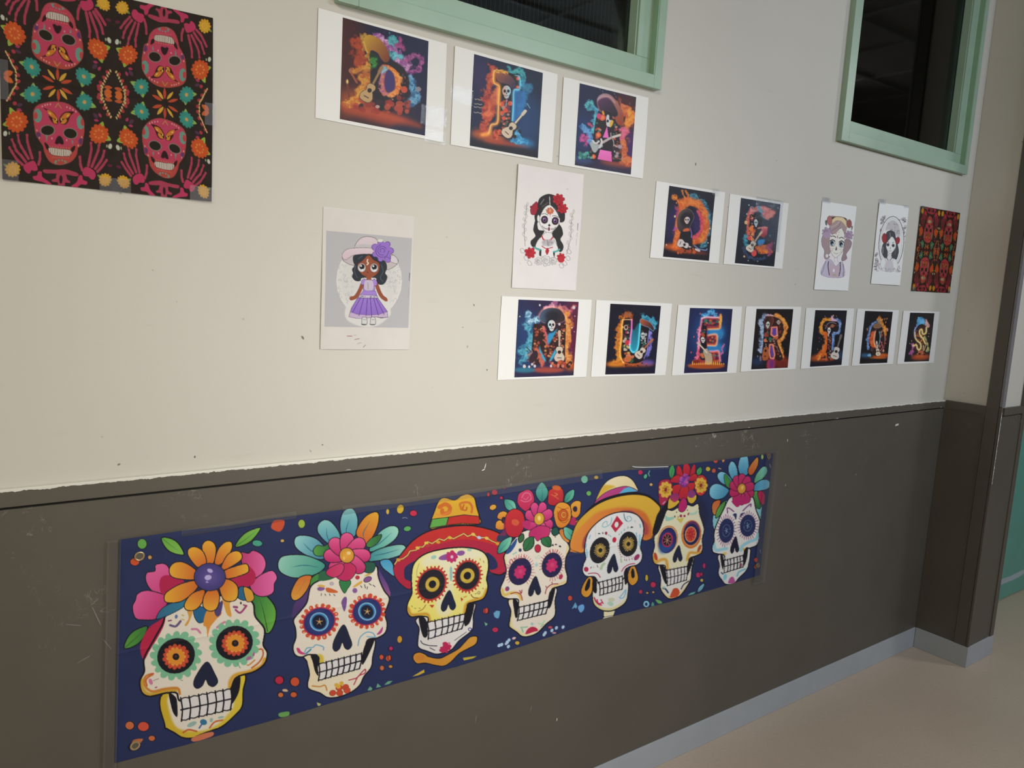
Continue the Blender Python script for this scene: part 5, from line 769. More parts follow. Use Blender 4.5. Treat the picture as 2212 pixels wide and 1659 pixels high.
# ---------------------------------------------------------------- skull napkins
def dahlia(a, x, y, r, c1, c2, n=13, core=None):
    scallop(a, x, y, r * .86, r * .86, 0, n, r * .24, c1); a.ell(x, y, r * .9, r * .9, (c2, c1, 'r'))
    if core: scallop(a, x, y, r * .45, r * .45, 0, 8, r * .13, core); a.ell(x, y, r * .34, r * .34, c2)
def bones(a, P, w, col):
    for i in range(len(P) - 1):
        p, q = np.array(P[i], float), np.array(P[i + 1], float); d = q - p
        a.stroke([p + d * .08, p + d * .5, q - d * .1], col, w * (.95 - .1 * i), False)
        for e in (p + d * .1, q - d * .12): a.ell(e[0], e[1], w * .5, w * .55, col)
def motif(a):
    PK = '#a83452'; PK2 = '#98384a'
    for t0, t1, c in (((885, -175), (695, -130), '#a8442c'), ((905, -130), (790, 0), '#bd9038'), ((945, -125), (955, 70), '#a8402c'), ((975, -130), (1095, 40), '#bd9038'), ((1000, -150), (1180, -50), '#a8442c')): leaf(a, *t0, *t1, 55, c, None)
    for x, y, r, l1, l2 in ((530, -50, 135, (545, -235), (325, -40)), (1375, 80, 128, (1340, -100), (1565, 165))):
        for l in (l1, l2): leaf(a, x, y, *l, 90, '#7d9a4c', None)
        dahlia(a, x, y, r, '#33796b', '#3c8476', 12); a.ell(x, y, r * .24, r * .24, '#b58a4c')
    for P, B in (([(265, -340), (262, -200), (215, -130), (175, -50), (115, 50)], [(300, -260), (275, -150), (215, -60), (150, 20), (240, 100)]), ([(1650, -190), (1655, -60), (1690, 70), (1745, 200), (1805, 320)], [(1610, -180), (1620, -40), (1650, 75), (1705, 175), (1760, 280)])):
        for b in B: a.ell(*b, 34, 32, '#97343a')
        q = catmull(P, False, 5)
        for i in range(0, len(q), 2): a.ell(*q[i], 15, 24, '#b89a62', 20)
    leaf(a, 60, -340, 215, -235, 90, '#b85c2c', None); leaf(a, 1820, -10, 1700, -60, 90, '#b85c2c', None); leaf(a, 1700, 20, 1830, 60, 60, '#a8502c', None)
    leaf(a, 270, 130, 370, 120, 60, '#4a3040', None); leaf(a, 275, 190, 355, 225, 50, '#963452', None); leaf(a, 1520, 260, 1595, 350, 60, '#4a3040', None); leaf(a, 1610, 260, 1650, 330, 44, '#963452', None); leaf(a, 1530, 370, 1610, 385, 44, '#963452', None); a.ell(1790, 1115, 40, 26, '#5a2238')
    for x, y, r, l1, l2 in ((270, 400, 168, (160, 165), (45, 450)), (1610, 600, 150, (1675, 400), (1810, 700))):
        for l in (l1, l2): leaf(a, x, y, *l, 110, '#86993c', None)
        dahlia(a, x, y, r, '#b24a22', '#b44c24', 13, '#c67238')
    for x, y in ((85, 592), (1795, 800)): a.ell(x, y, 32, 44, '#aeb09c', 10); 
    for x, y in ((150, 585), (1742, 795)): a.ell(x, y, 14, 26, '#8a8c6c')
    SK = [(545, 290), (560, 200), (620, 130), (750, 90), (900, 75), (1060, 95), (1200, 170), (1310, 290), (1365, 400), (1370, 550), (1355, 650), (1330, 780), (1270, 820), (1240, 950), (1150, 1050), (1000, 1100), (880, 1085), (790, 1020), (730, 900), (700, 790), (640, 700), (585, 600), (560, 450)]
    a.poly(SK, ('#a83c50', '#a04034', 90), True, ('#90403a', 10)); a.clip(1)
    a.poly([(720, 200), (1200, 200), (1290, 500), (1250, 750), (980, 820), (680, 720), (620, 500)], '#a83a54', soft=5, alpha=.8)
    for x, y, rx, ry, dx in ((612, 300, 66, 112, -30), (1318, 405, 66, 116, 30)): scallop(a, x, y, rx * .85, ry * .85, 0, 14, 18, '#5f8474'); a.ell(x, y, rx, ry, '#5f8474'); a.ell(x + dx, y, rx * .5, ry * .55, '#a83e3c')
    scallop(a, 985, 1060, 90, 34, 0, 10, 16, '#5f8474'); a.ell(985, 1075, 40, 20, '#a04034'); a.ell(612, 630, 48, 64, '#5a3458', 20); a.ell(1325, 725, 44, 58, '#5a3458', -20); a.clip(0)
    for x, y, r in ((775, 540, 0), (1145, 590, 14)): a.ell(x, y, 122, 90, '#7c6c60', r); a.ell(x, y, 106, 76, '#272019', r)
    a.poly([(895, 745), (925, 660), (965, 628), (1010, 660), (1040, 750), (1005, 772), (965, 752), (930, 768)], '#2b1c1c', True, ('#7c2c40', 8)); a.poly([(745, 630), (775, 630), (768, 700), (758, 720)], '#6a7a6c'); a.poly([(1165, 700), (1195, 720), (1180, 770)], '#6a7a6c')
    a.poly([(948, 400), (930, 330), (860, 240), (700, 170), (780, 240), (800, 330), (860, 420), (930, 440)], '#3a1c18', True); a.poly([(970, 400), (975, 330), (1060, 240), (1210, 240), (1150, 300), (1110, 400), (1060, 445), (1000, 435)], '#3a1c18', True)
    a.poly([(935, 350), (860, 250), (770, 205), (800, 290), (880, 345)], '#b56a2a'); a.poly([(935, 420), (860, 340), (870, 410), (900, 430)], '#b8762c'); a.poly([(985, 350), (1060, 260), (1150, 265), (1110, 330), (1040, 350)], '#b56a2a'); a.poly([(990, 420), (1060, 350), (1090, 380), (1050, 430)], '#b8762c'); a.ell(815, 265, 26, 14, '#c8a04c', 40); a.ell(1105, 300, 26, 14, '#c8a04c', -40); a.ell(920, 370, 12, 24, '#c8a04c', 20); a.ell(1000, 365, 12, 24, '#c8a04c', -20)
    for x, y in ((845, 670), (1085, 700), (690, 150), (735, 130), (775, 120), (820, 115), (1090, 160), (1140, 180), (1190, 205), (1235, 235), (600, 540), (640, 660), (1330, 650), (1275, 790)): a.ell(x, y, 11, 17, '#c08a88')
    a.stroke([(900, 165), (945, 100), (1000, 180)], '#a88048', 12, False)
    a.poly([(725, 735), (790, 790), (800, 870), (750, 830)], '#2c1c1c'); a.poly([(1225, 790), (1160, 830), (1165, 890), (1210, 870)], '#2c1c1c')
    a.poly([(800, 822), (970, 840), (1150, 865), (1148, 948), (1060, 962), (980, 958), (860, 940), (806, 900)], '#b5a898', True, ('#4a2c28', 6)); [a.stroke([(820 + i * 36, 828 + i * 4), (828 + i * 35, 925 + i * 4)], '#5a4038', 6) for i in range(10)]
    for x, y in zip(range(810, 1160, 45), range(800, 840, 5)): a.ell(x, y, 8, 10, '#c06a5c')
    for x in range(860, 1140, 36): a.ell(x, 985 + (x - 1000) * .03, 7, 9, '#b56a58')
    for P in ([(375, 1105), (270, 1010), (190, 885), (150, 815)], [(425, 1060), (345, 955), (265, 870), (235, 790), (190, 680)], [(470, 1010), (400, 895), (345, 805), (305, 715), (290, 605)], [(530, 1010), (475, 830), (445, 720), (440, 605)], [(625, 1100), (652, 1010), (650, 885)],
              [(1345, 1200), (1310, 1100), (1300, 955)], [(1435, 1130), (1470, 950), (1490, 850), (1480, 735)], [(1490, 1145), (1560, 970), (1600, 870), (1615, 770)], [(1545, 1175), (1640, 1045), (1680, 960), (1700, 865)], [(1580, 1220), (1670, 1120), (1745, 1015)]): bones(a, P, 46, PK2)
    a.poly([(385, 1110), (450, 1065), (545, 1035), (590, 1090), (615, 1180), (560, 1202), (515, 1190), (480, 1242), (425, 1220), (388, 1165)], PK); a.poly([(1345, 1230), (1380, 1145), (1450, 1145), (1530, 1200), (1560, 1270), (1530, 1335), (1480, 1335), (1440, 1295), (1370, 1280)], PK)
    a.poly([(710, 1178), (900, 1182), (1070, 1175), (1262, 1238), (1250, 1288), (1060, 1255), (940, 1245), (735, 1235)], PK2); a.poly([(930, 1240), (1060, 1250), (1100, 1340), (1145, 1370), (1130, 1400), (1060, 1395), (1050, 1500), (945, 1500), (940, 1390), (860, 1380), (845, 1345), (910, 1320)], PK2); a.ell(992, 1340, 26, 70, '#2b1c1c')
    a.poly([(535, 1290), (600, 1275), (625, 1212), (680, 1215), (692, 1300), (830, 1400), (820, 1440), (700, 1385), (560, 1345)], PK); a.poly([(1160, 1450), (1250, 1380), (1285, 1285), (1335, 1275), (1355, 1345), (1420, 1375), (1405, 1425), (1310, 1425), (1240, 1490), (1180, 1480)], PK)
    for x, y, r in ((205, 1180, 118), (1715, 1345, 100)): leaf(a, x, y, x - r * 1.3, y - r * .8, 60, '#6a7a3c', None); dahlia(a, x, y, r, '#bb8c2c', '#c09230', 12, '#c89c40')
def napkin(quads, box, res, seed, bg='#2b221d', dull=1.):
    a = Art(*box, res, bg, seed); a.im += (a.noise(14, 4)[..., None] - .5) * .03
    V = np.array([[.1326, 0, 0], [0, .1326, 210], [0, 0, 1.]]); HB = np.linalg.inv(homog(((0, 162), (245, 204), (247.6, 410), (4, 387))))
    for q, fx, fy in quads:
        F = np.array([[-1, 0, 1], [0, 1, 0], [0, 0, 1.]]) if fx else np.eye(3)
        if fy: F = np.array([[1, 0, 0], [0, -1, 1], [0, 0, 1.]]) @ F
        M = homog(q) @ F @ HB @ V
        a.tile(M); a.wk = (lambda s=a, M=M: (lambda p: float(np.hypot(*(s.tp([(1400, 800)]) - s.tp([(500, 800)]))[0]) / 900))(0))
        motif(a)
    del a.wk; a.im *= dull
    return a
def art_napkin():
    a = napkin([(((0, 162), (245, 204), (247.6, 410), (4, 387)), 0, 0), (((245, 204), (457.6, 241), (457.6, 436), (247.6, 410)), 1, 0), (((-6, -67), (244, -8), (245, 204), (0, 162)), 0, 1), (((244, -8), (461, 39), (457.6, 241), (245, 204)), 1, 1)], (-12, -75, 466, 445), 2.0, 31)
    return a
def art_napkin2():
    tl, tr, br, bl = (1990.1, 444.4), (2074.5, 459.9), (2052.8, 633.2), (1969.2, 628.3)
    H = homog((tl, tr, br, bl)); f = lambda u, v: tuple((lambda p: p[:2] / p[2])(H @ [u, v, 1]))
    Q = lambda u, v: (f(u, v), f(u + .5, v), f(u + .5, v + .5), f(u, v + .5))
    return napkin([(Q(0, .5), 0, 0), (Q(.5, .5), 1, 0), (Q(0, 0), 0, 1), (Q(.5, 0), 1, 1)], (1964, 440, 2080, 638), 4., 32, '#33201d', np.array([.86, .76, .64]))

# ---------------------------------------------------------------- colouring pages
def rose(a, x, y, r, c, line, lw=4):
    scallop(a, x, y, r * .72, r * .72, 0, 7, r * .34, c, (line, lw)); a.ell(x, y, r * .8, r * .8, c)
    for k, q in enumerate((.62, .42, .22)): t = k * 1.3; a.stroke([(x + r * q * math.cos(t + i * .9), y + r * q * math.sin(t + i * .9)) for i in range(6)], line, lw)
def squig(a, box, n, col, w, r=18):
    for _ in range(n):
        x, y = a.rng.uniform(box[0], box[2]), a.rng.uniform(box[1], box[3]); t = a.rng.uniform(0, 6.3); q = r * a.rng.uniform(.5, 1.3)
        a.stroke([(x + q * math.cos(t + i) * (1 - i * .12), y + q * math.sin(t + i) * (1 - i * .12)) for i in range(5)], col, w)
def page(org, k, x0, y0, x1, y1, res, seed, bg='#cbc5c0'):
    a = Art(x0, y0, x1, y1, res, bg, seed); a.view(*org, k); a.im += (a.noise(40, 3)[..., None] - .5) * .03; return a
def art_doll():
    a = page((680, 430), .205, 688, 440, 900, 760, 2.4, 41, '#cbc4bb')
    a.poly([(122, 332), (1025, 412), (985, 1358), (100, 1345)], '#aca9a8', False); m = a.noise(22, 3)
    a.ell(573, 860, 342, 385, '#c9c5be', 0, ('#d0ccc6', 8)); a.ell(573, 860, 300, 340, '#c0bdb8', 0, alpha=.5); squig(a, (250, 700, 400, 1100), 34, '#a3a09d', 3); squig(a, (740, 700, 900, 1100), 34, '#a3a09d', 3); squig(a, (330, 1000, 480, 1160), 8, '#a3a09d', 3)
    a.poly([(340, 1110), (500, 900), (700, 900), (800, 1170), (760, 1260), (640, 1340), (480, 1340), (330, 1260)], '#c9c5be', True, soft=2)
    # hat
    a.poly([(290, 590), (310, 560), (400, 520), (600, 560), (800, 580), (870, 630), (875, 670), (840, 710), (760, 745), (700, 700), (420, 700), (330, 670), (295, 640)], '#b5aaa8', True, ('#4a4446', 4))
    a.poly([(425, 520), (440, 460), (490, 410), (560, 395), (640, 415), (670, 470), (650, 530), (520, 540)], ('#c9babc', '#bfb0b0', 90), True, ('#4a4446', 4)); a.poly([(440, 490), (520, 475), (620, 490), (610, 520), (430, 515)], '#b3aeac'); a.poly([(290, 580), (340, 530), (450, 515), (610, 520), (620, 575), (500, 580), (400, 595), (330, 640), (295, 625)], ('#cbb8bc', '#c2aab0', 90), True, ('#4a4446', 3))
    a.poly([(820, 590), (870, 630), (870, 680), (800, 660), (780, 630)], '#c4bcbc', True, ('#4a4446', 3))
    # hair
    a.poly([(410, 600), (470, 585), (570, 580), (640, 600), (740, 660), (758, 730), (740, 780), (762, 820), (740, 880), (700, 902), (650, 880), (640, 830), (500, 830), (480, 860), (430, 860), (395, 820), (405, 780), (395, 740), (420, 700), (405, 650)], '#2c3036', True, ('#1c1e22', 4))
    a.stroke([(700, 690), (720, 760), (690, 830), (720, 870)], '#4a5058', 8); a.stroke([(430, 700), (420, 770), (450, 830)], '#4a5058', 8); a.stroke([(500, 600), (460, 630)], '#4a5058', 9)
    a.poly([(565, 590), (620, 640), (680, 680), (675, 760), (630, 810), (580, 830), (520, 810), (475, 770), (450, 690), (500, 650)], '#8a4a34', True, ('#3a2018', 4))
    for x, y in ((495, 722), (625, 725)): a.ell(x, y, 44, 48, '#a89490', 0, ('#5a3c34', 3)); a.ell(x, y + 6, 34, 38, '#c4c2c0'); a.ell(x + 2, y - 8, 27, 28, '#1c1c1e'); a.ell(x - 8, y - 18, 10, 11, '#c8c8c8'); a.ell(x + 8, y + 24, 10, 8, '#d8d8d6')
    a.stroke([(558, 635), (552, 660), (565, 675), (550, 692)], '#d2c4ae', 12); a.ell(556, 770, 6, 6, '#4a2018'); a.stroke([(540, 802), (560, 806), (585, 800)], '#6a2c1c', 5)
    rose(a, 712, 545, 112, '#8c68b4', '#4a3470', 5); a.ell(765, 640, 34, 26, '#8c68b4', 30, ('#4a3470', 4)); a.ell(690, 438, 30, 16, '#cbc8b8')
    # arms, dress
    a.stroke([(500, 900), (470, 970), (430, 1030), (385, 1050)], '#8a4a34', 40); a.stroke([(650, 900), (680, 980), (710, 1030), (745, 1055)], '#8a4a34', 40); a.ell(385, 1040, 22, 14, '#8a4a34', -30); a.ell(745, 1060, 26, 17, '#8a4a34', 30); a.stroke([(570, 820), (570, 860)], '#8a4a34', 50, False)
    a.poly([(520, 840), (540, 850), (610, 855), (625, 840), (655, 870), (650, 910), (630, 915), (625, 965), (515, 965), (515, 905), (490, 900), (495, 860)], '#9c7cbc', True, ('#4a3a60', 3)); a.poly([(530, 862), (610, 865), (608, 960), (528, 955)], '#b8aab8'); a.stroke([(560, 880), (562, 950)], '#8a848c', 7)
    a.poly([(510, 965), (640, 968), (665, 1040), (455, 1035)], '#9878bc', False, ('#5a4a70', 3)); a.poly([(475, 1010), (655, 1015), (668, 1045), (455, 1040)], '#b8aebc', False, ('#5a4a70', 3)); squig(a, (480, 1015, 650, 1035), 12, '#6a5a78', 3, 10)
    a.poly([(450, 1042), (665, 1045), (765, 1185), (770, 1245), (700, 1255), (640, 1240), (570, 1250), (490, 1245), (430, 1255), (360, 1240), (385, 1150)], ('#9070bc', '#8460b0', 90), False, ('#3c3048', 4)); a.poly([(375, 1190), (450, 1215), (570, 1222), (680, 1215), (765, 1185), (772, 1245), (700, 1250), (640, 1240), (570, 1252), (490, 1260), (430, 1255), (358, 1240)], '#b5a0b8', False, ('#4a4050', 3))
    for p in (((480, 1045), (400, 1190)), ((515, 1045), (465, 1230)), ((555, 1045), (540, 1230)), ((585, 1045), (600, 1240)), ((620, 1045), (670, 1225)), ((645, 1045), (730, 1215))): a.stroke(p, '#4a3470', 6)
    for x in (522, 612): a.poly([(x - 20, 1250), (x + 22, 1250), (x + 28, 1310), (x + 10, 1326), (x - 28, 1322), (x - 26, 1300)], '#c4c2be', True, ('#4a4a4c', 4)); a.stroke([(x - 14, 1268), (x + 18, 1272)], '#6a6a6c', 4); a.stroke([(x - 26, 1320), (x + 22, 1322)], '#3a3a3c', 7)
    for p, c in ((((340, 1443), (395, 1445)), '#8c5a5c'), (((420, 1480), (470, 1470)), '#8c5a60'), (((450, 1525), (490, 1512)), '#9a9694'), (((510, 1562), (535, 1538)), '#7a706c'), (((410, 1438), (440, 1432)), '#a8a4a0'), (((1000, 780), (994, 860)), '#5a5a5c'), (((988, 940), (984, 1040)), '#9a9898')): a.stroke(p, c, 6, False)
    return a
def art_lady():
    a = page((1090, 340), .18078, 1100, 345, 1268, 634, 2.6, 42, '#c9c3c0')
    G = '#77726f'
    a.ell(750, 380, 5, 5, '#6a6a6a')
    for P in ([(265, 560), (255, 700), (235, 850), (245, 1060)], [(820, 640), (795, 800), (790, 950), (740, 1160)]):
        a.stroke(P, G, 5); q = catmull(P, False, 4)
        for i in range(1, len(q) - 1):
            sx = 1 if i % 2 else -1; a.stroke([q[i], q[i] + [sx * 24, -30], q[i] + [sx * 10, -56], q[i]], '#8c8885', 4)
    for x, y in ((215, 1120), (260, 1210), (300, 1270), (770, 1130), (760, 1210), (720, 1270), (680, 1300)): a.stroke([(x - 30, y - 20), (x, y - 34), (x + 26, y + 10), (x - 10, y + 20), (x - 30, y - 20)], G, 4)
    H = '#2f2d2e'
    a.poly([(360, 780), (385, 720), (400, 860), (470, 880), (440, 940), (370, 1060), (355, 1080), (320, 1050), (315, 1000), (370, 940), (345, 870)], H, True, ('#1a1a1c', 4)); a.poly([(640, 800), (680, 840), (695, 920), (665, 980), (700, 1050), (690, 1110), (650, 1120), (610, 980), (560, 930), (600, 860)], H, True, ('#1a1a1c', 4))
    a.poly([(395, 560), (420, 490), (480, 450), (540, 440), (620, 470), (690, 560), (720, 680), (710, 760), (660, 770), (640, 700), (560, 580), (500, 580), (430, 680), (400, 770), (370, 760), (360, 700), (390, 640)], H, True, ('#1a1a1c', 4)); a.stroke([(430, 560), (470, 500)], '#6a6666', 12); a.stroke([(450, 590), (520, 540)], '#4c4a4a', 14); a.stroke([(600, 600), (650, 680)], '#4a4848', 10)
    a.poly([(430, 690), (480, 600), (540, 570), (600, 620), (645, 700), (655, 780), (620, 840), (560, 895), (520, 905), (470, 870), (430, 810), (415, 760)], '#ccc8c6', True, ('#4a4848', 4)); a.stroke([(538, 470), (542, 570)], '#c4c0be', 8); a.ell(405, 730, 16, 44, '#ccc8c6', 0, ('#5a5858', 4)); a.ell(650, 760, 10, 36, '#ccc8c6', 10, ('#5a5858', 3))
    scallop(a, 543, 640, 36, 30, 0, 9, 13, '#a85c40'); a.ell(543, 640, 36, 34, '#b06048'); a.ell(543, 635, 10, 18, '#cf9078'); a.stroke([(543, 680), (543, 715)], '#9c5038', 8, taper=2); a.stroke([(490, 620), (500, 640)], '#7a6864', 5)
    for x, y in ((477, 745), (605, 760)): a.ell(x, y, 40, 46, '#35242c', 0, ('#241a20', 4)); a.ell(x, y - 2, 24, 26, '#6a4a78'); a.ell(x - 8, y - 10, 7, 8, '#b8a8c0'); a.ell(x, y + 4, 11, 12, '#1a141c')
    a.stroke([(445, 680), (480, 670), (515, 690)], '#3a3838', 6); a.stroke([(570, 700), (610, 698), (640, 715)], '#3a3838', 6); a.poly([(535, 795), (548, 815), (532, 825), (520, 812)], '#2a2628'); a.ell(530, 855, 12, 24, '#7a2c44'); a.stroke([(445, 820), (480, 850), (530, 856), (585, 856), (615, 830)], '#4a4648', 4)
    for x, y in ((455, 825), (470, 838), (485, 848), (502, 852), (560, 855), (575, 856), (590, 852), (605, 842)): a.stroke([(x, y - 10), (x + 2, y + 12)], '#4a4648', 4)
    a.poly([(490, 900), (560, 905), (580, 960), (640, 1090), (600, 1130), (585, 1200), (440, 1180), (430, 1100), (370, 1070), (400, 990), (450, 940)], '#cbc7c5', True, ('#6a6668', 4)); a.stroke([(445, 940), (470, 985), (540, 990), (575, 955)], '#a02c34', 15); a.poly([(460, 990), (590, 990), (570, 1050), (510, 1060), (450, 1040)], '#a8a2a4', soft=3); squig(a, (460, 1000, 580, 1060), 14, '#7a7678', 3, 12); a.stroke([(510, 985), (514, 1050)], '#6a6668', 6); a.stroke([(445, 1060), (500, 1090), (575, 1075)], '#982c34', 9)
    a.poly([(510, 1080), (532, 1110), (520, 1150), (505, 1165), (488, 1120)], '#a02830'); a.stroke([(355, 1075), (400, 1100), (435, 1108)], '#4a9490', 20); a.stroke([(585, 1130), (625, 1120), (655, 1100)], '#4a9490', 20); a.poly([(418, 1115), (438, 1115), (435, 1175), (415, 1170)], '#2a2828'); a.poly([(580, 1140), (590, 1190), (600, 1140)], '#2a2828')
    rose(a, 645, 500, 68, '#a02c34', '#6a141c', 4); rose(a, 692, 610, 62, '#a42c34', '#6a141c', 4); rose(a, 355, 610, 50, '#8c2c38', '#4a141c', 4); a.poly([(310, 620), (345, 560), (385, 530), (396, 600), (370, 680), (320, 680)], '#8c2c38', True, ('#4a141c', 4)); rose(a, 305, 1140, 64, '#a82c34', '#701820', 4); rose(a, 675, 1195, 50, '#a82c34', '#701820', 4); a.ell(675, 1220, 40, 38, '#a82c34')
    for x, y, r in ((495, 1235, 62), (405, 1240, 44), (580, 1240, 44)): rose(a, x, y, r, '#c4c0bd', '#77736f', 4)
    a.stroke([(876, 790), (872, 870)], '#5c5a5a', 7, False); a.stroke([(868, 900), (866, 950)], '#8c8a88', 4, False); a.stroke([(860, 970), (856, 1050)], '#8c8a88', 4, False); a.stroke([(185, 1250), (188, 1280)], '#a8a4a2', 4)
    return a
def art_lady3():
    a = page((1740, 420), .16275, 1755, 428, 1856, 634, 4, 43, '#bfbcc2')
    a.poly([(215, 800), (640, 850), (540, 1100), (205, 1075)], '#b8b4bc', soft=6)
    a.poly([(215, 600), (240, 540), (330, 560), (330, 760), (300, 800), (320, 830), (270, 860), (245, 820), (250, 740), (220, 680)], '#857478', True, ('#3c3438', 4)); a.poly([(530, 600), (605, 620), (600, 700), (540, 790), (550, 850), (490, 885), (480, 850), (500, 780)], '#7c6c70', True, ('#3c3438', 4)); a.ell(285, 815, 16, 24, '#bfbcc2')
    a.poly([(330, 300), (400, 290), (540, 320), (550, 420), (520, 520), (480, 440), (400, 520), (340, 520), (320, 430)], '#8a787a', True, ('#4a4040', 4)); a.poly([(345, 330), (420, 300), (520, 320), (545, 390), (545, 440), (490, 370), (420, 345), (350, 390), (330, 400)], '#b5a484', True, ('#6a5c44', 3)); a.poly([(350, 300), (400, 295), (350, 340)], '#3a3028', False); a.poly([(500, 310), (540, 320), (545, 350)], '#3a3028', False); a.stroke([(350, 480), (430, 430), (470, 370)], '#5c4c50', 5); a.stroke([(340, 440), (410, 400), (450, 360)], '#a8989a', 7)
    a.poly([(325, 560), (400, 510), (470, 450), (515, 520), (520, 640), (490, 760), (430, 820), (395, 840), (350, 790), (320, 700)], '#bdb6b0', True, ('#5a5254', 4))
    a.ell(320, 345, 34, 62, '#8c5c5c', 0, ('#5a3c3c', 4)); a.ell(580, 390, 32, 56, '#7c4a4a', 0, ('#4a3030', 4)); a.poly([(262, 350), (285, 345), (285, 410), (265, 400)], '#4a5450'); a.poly([(610, 420), (628, 430), (612, 480)], '#4a5450')
    rose(a, 282, 500, 62, '#8c7a8e', '#544a58', 4); a.ell(285, 540, 48, 44, '#8c7a8e'); rose(a, 575, 540, 60, '#8c7a8e', '#544a58', 4)
    for x, y in ((358, 650), (478, 665)): a.ell(x, y, 34, 42, '#b8b8ba', 0, ('#3a3638', 4)); a.ell(x - 4, y - 2, 24, 34, '#3c5664'); a.ell(x - 6, y - 8, 15, 22, '#14181c'); a.ell(x + 4, y + 10, 7, 9, '#a8b4b8'); a.stroke([(x - 34, y - 32), (x, y - 50), (x + 34, y - 30)], '#16161a', 9); a.stroke([(x - 30, y + 60), (x, y + 72), (x + 26, y + 62)], '#8a8486', 4)
    a.stroke([(335, 560), (370, 552), (405, 570)], '#2c2828', 10); a.stroke([(448, 580), (480, 570), (510, 585)], '#2c2828', 10); a.poly([(410, 690), (418, 735), (395, 738)], '#4a4446'); a.stroke([(375, 770), (405, 788), (435, 780)], '#7a6468', 5); a.stroke([(425, 550), (428, 578)], '#5a3c3c', 8); squig(a, (405, 490, 460, 540), 8, '#8c6c68', 3, 9); squig(a, (340, 735, 370, 750), 4, '#8a8486', 3, 8); squig(a, (450, 750, 480, 780), 4, '#8a8486', 3, 8)
    a.stroke([(385, 840), (380, 900), (330, 920)], '#8a8284', 4); a.stroke([(425, 835), (430, 890), (460, 910)], '#8a8284', 4); a.poly([(270, 880), (340, 870), (400, 950), (460, 900), (500, 920), (500, 1095), (215, 1070)], '#9c96a8', True, ('#5a5660', 3)); a.poly([(330, 910), (400, 955), (455, 930), (450, 1090), (320, 1080)], '#9c8c98'); a.stroke([(305, 890), (300, 960), (315, 1070)], '#33303a', 11); a.stroke([(460, 900), (462, 990), (445, 1080)], '#33303a', 11); a.stroke([(268, 890), (240, 980), (210, 1068)], '#4a4650', 5); a.stroke([(498, 920), (505, 1000), (500, 1090)], '#4a4650', 6); a.poly([(375, 985), (388, 1010), (375, 1035), (362, 1010)], '#c4c4c8'); a.ell(385, 1070, 30, 12, '#8c8874')
    a.stroke([(654, 370), (650, 430)], '#6a6a70', 4, False)
    return a
def art_lady4():
    a = page((1740, 420), .16275, 1876, 430, 1968, 622, 4, 44, '#bcbac0')
    a.poly([(1010, 275), (1350, 325), (1245, 1035), (915, 1010)], '#b4b2b4', False)
    for bx in ((1000, 280, 1060, 380), (1240, 320, 1340, 440), (915, 900, 980, 1010), (1180, 950, 1260, 1030), (1000, 360, 1040, 500), (1290, 440, 1330, 560), (930, 780, 960, 900)): squig(a, bx, 15, '#5c5a5e', 5, 17)
    a.ell(1140, 640, 165, 350, '#bab8ba', 4, ('#55555a', 9)); a.ell(1140, 640, 142, 322, '#c0bec0', 4, ('#8c8a8e', 4)); a.poly([(1060, 480), (1090, 380), (1160, 340), (1230, 390), (1260, 500), (1240, 580), (1180, 520), (1120, 470)], '#9a989a', soft=3); squig(a, (1070, 370, 1240, 540), 16, '#6c6a6e', 4, 15)
    a.poly([(1075, 510), (1125, 480), (1180, 505), (1200, 580), (1225, 680), (1235, 760), (1205, 860), (1150, 840), (1140, 760), (1080, 700), (1090, 780), (1080, 840), (1040, 830), (1010, 750), (1030, 660), (1075, 600)], '#3a3a40', True, ('#1c1c20', 4)); a.stroke([(1030, 700), (1025, 780)], '#7a7a80', 10); a.stroke([(1120, 510), (1130, 580)], '#6a6a70', 10); a.stroke([(1200, 700), (1190, 800)], '#55555a', 10)
    a.poly([(1080, 640), (1110, 600), (1150, 560), (1190, 620), (1200, 690), (1160, 760), (1120, 785), (1085, 740), (1070, 690)], '#bcb9b8', True, ('#4a4a4e', 3))
    for x, y in ((1095, 668), (1165, 678)): a.ell(x, y, 17, 20, '#55555c', 0, ('#1c1c20', 4)); a.ell(x, y, 8, 10, '#141418')
    a.stroke([(1085, 625), (1110, 640)], '#2c2c30', 6); a.stroke([(1150, 645), (1175, 632)], '#2c2c30', 6); a.stroke([(1128, 705), (1125, 725)], '#4a3c3c', 7); a.stroke([(1105, 745), (1125, 752), (1142, 745)], '#5c4c50', 5)
    a.ell(1048, 582, 32, 66, '#7c2c30', 0, ('#4a1c20', 4)); a.ell(1224, 612, 28, 48, '#7c2c30', 10, ('#4a1c20', 4))
    a.poly([(1105, 790), (1140, 790), (1140, 840), (1200, 870), (1205, 990), (1215, 1015), (1000, 1005), (1000, 900), (1050, 850), (1100, 840)], '#b0aeb0', True, ('#7c7a7e', 3)); a.stroke([(1070, 840), (1110, 880), (1150, 840)], '#3a3a40', 7); a.ell(1030, 910, 34, 70, '#bcbabc', 8, ('#8c8a8e', 4)); a.ell(1190, 930, 34, 70, '#bcbabc', -8, ('#8c8a8e', 4)); a.poly([(1070, 890), (1150, 890), (1165, 1020), (1065, 1015)], '#a09ea2'); squig(a, (1000, 980, 1230, 1025), 16, '#77757a', 4, 12)
    return a
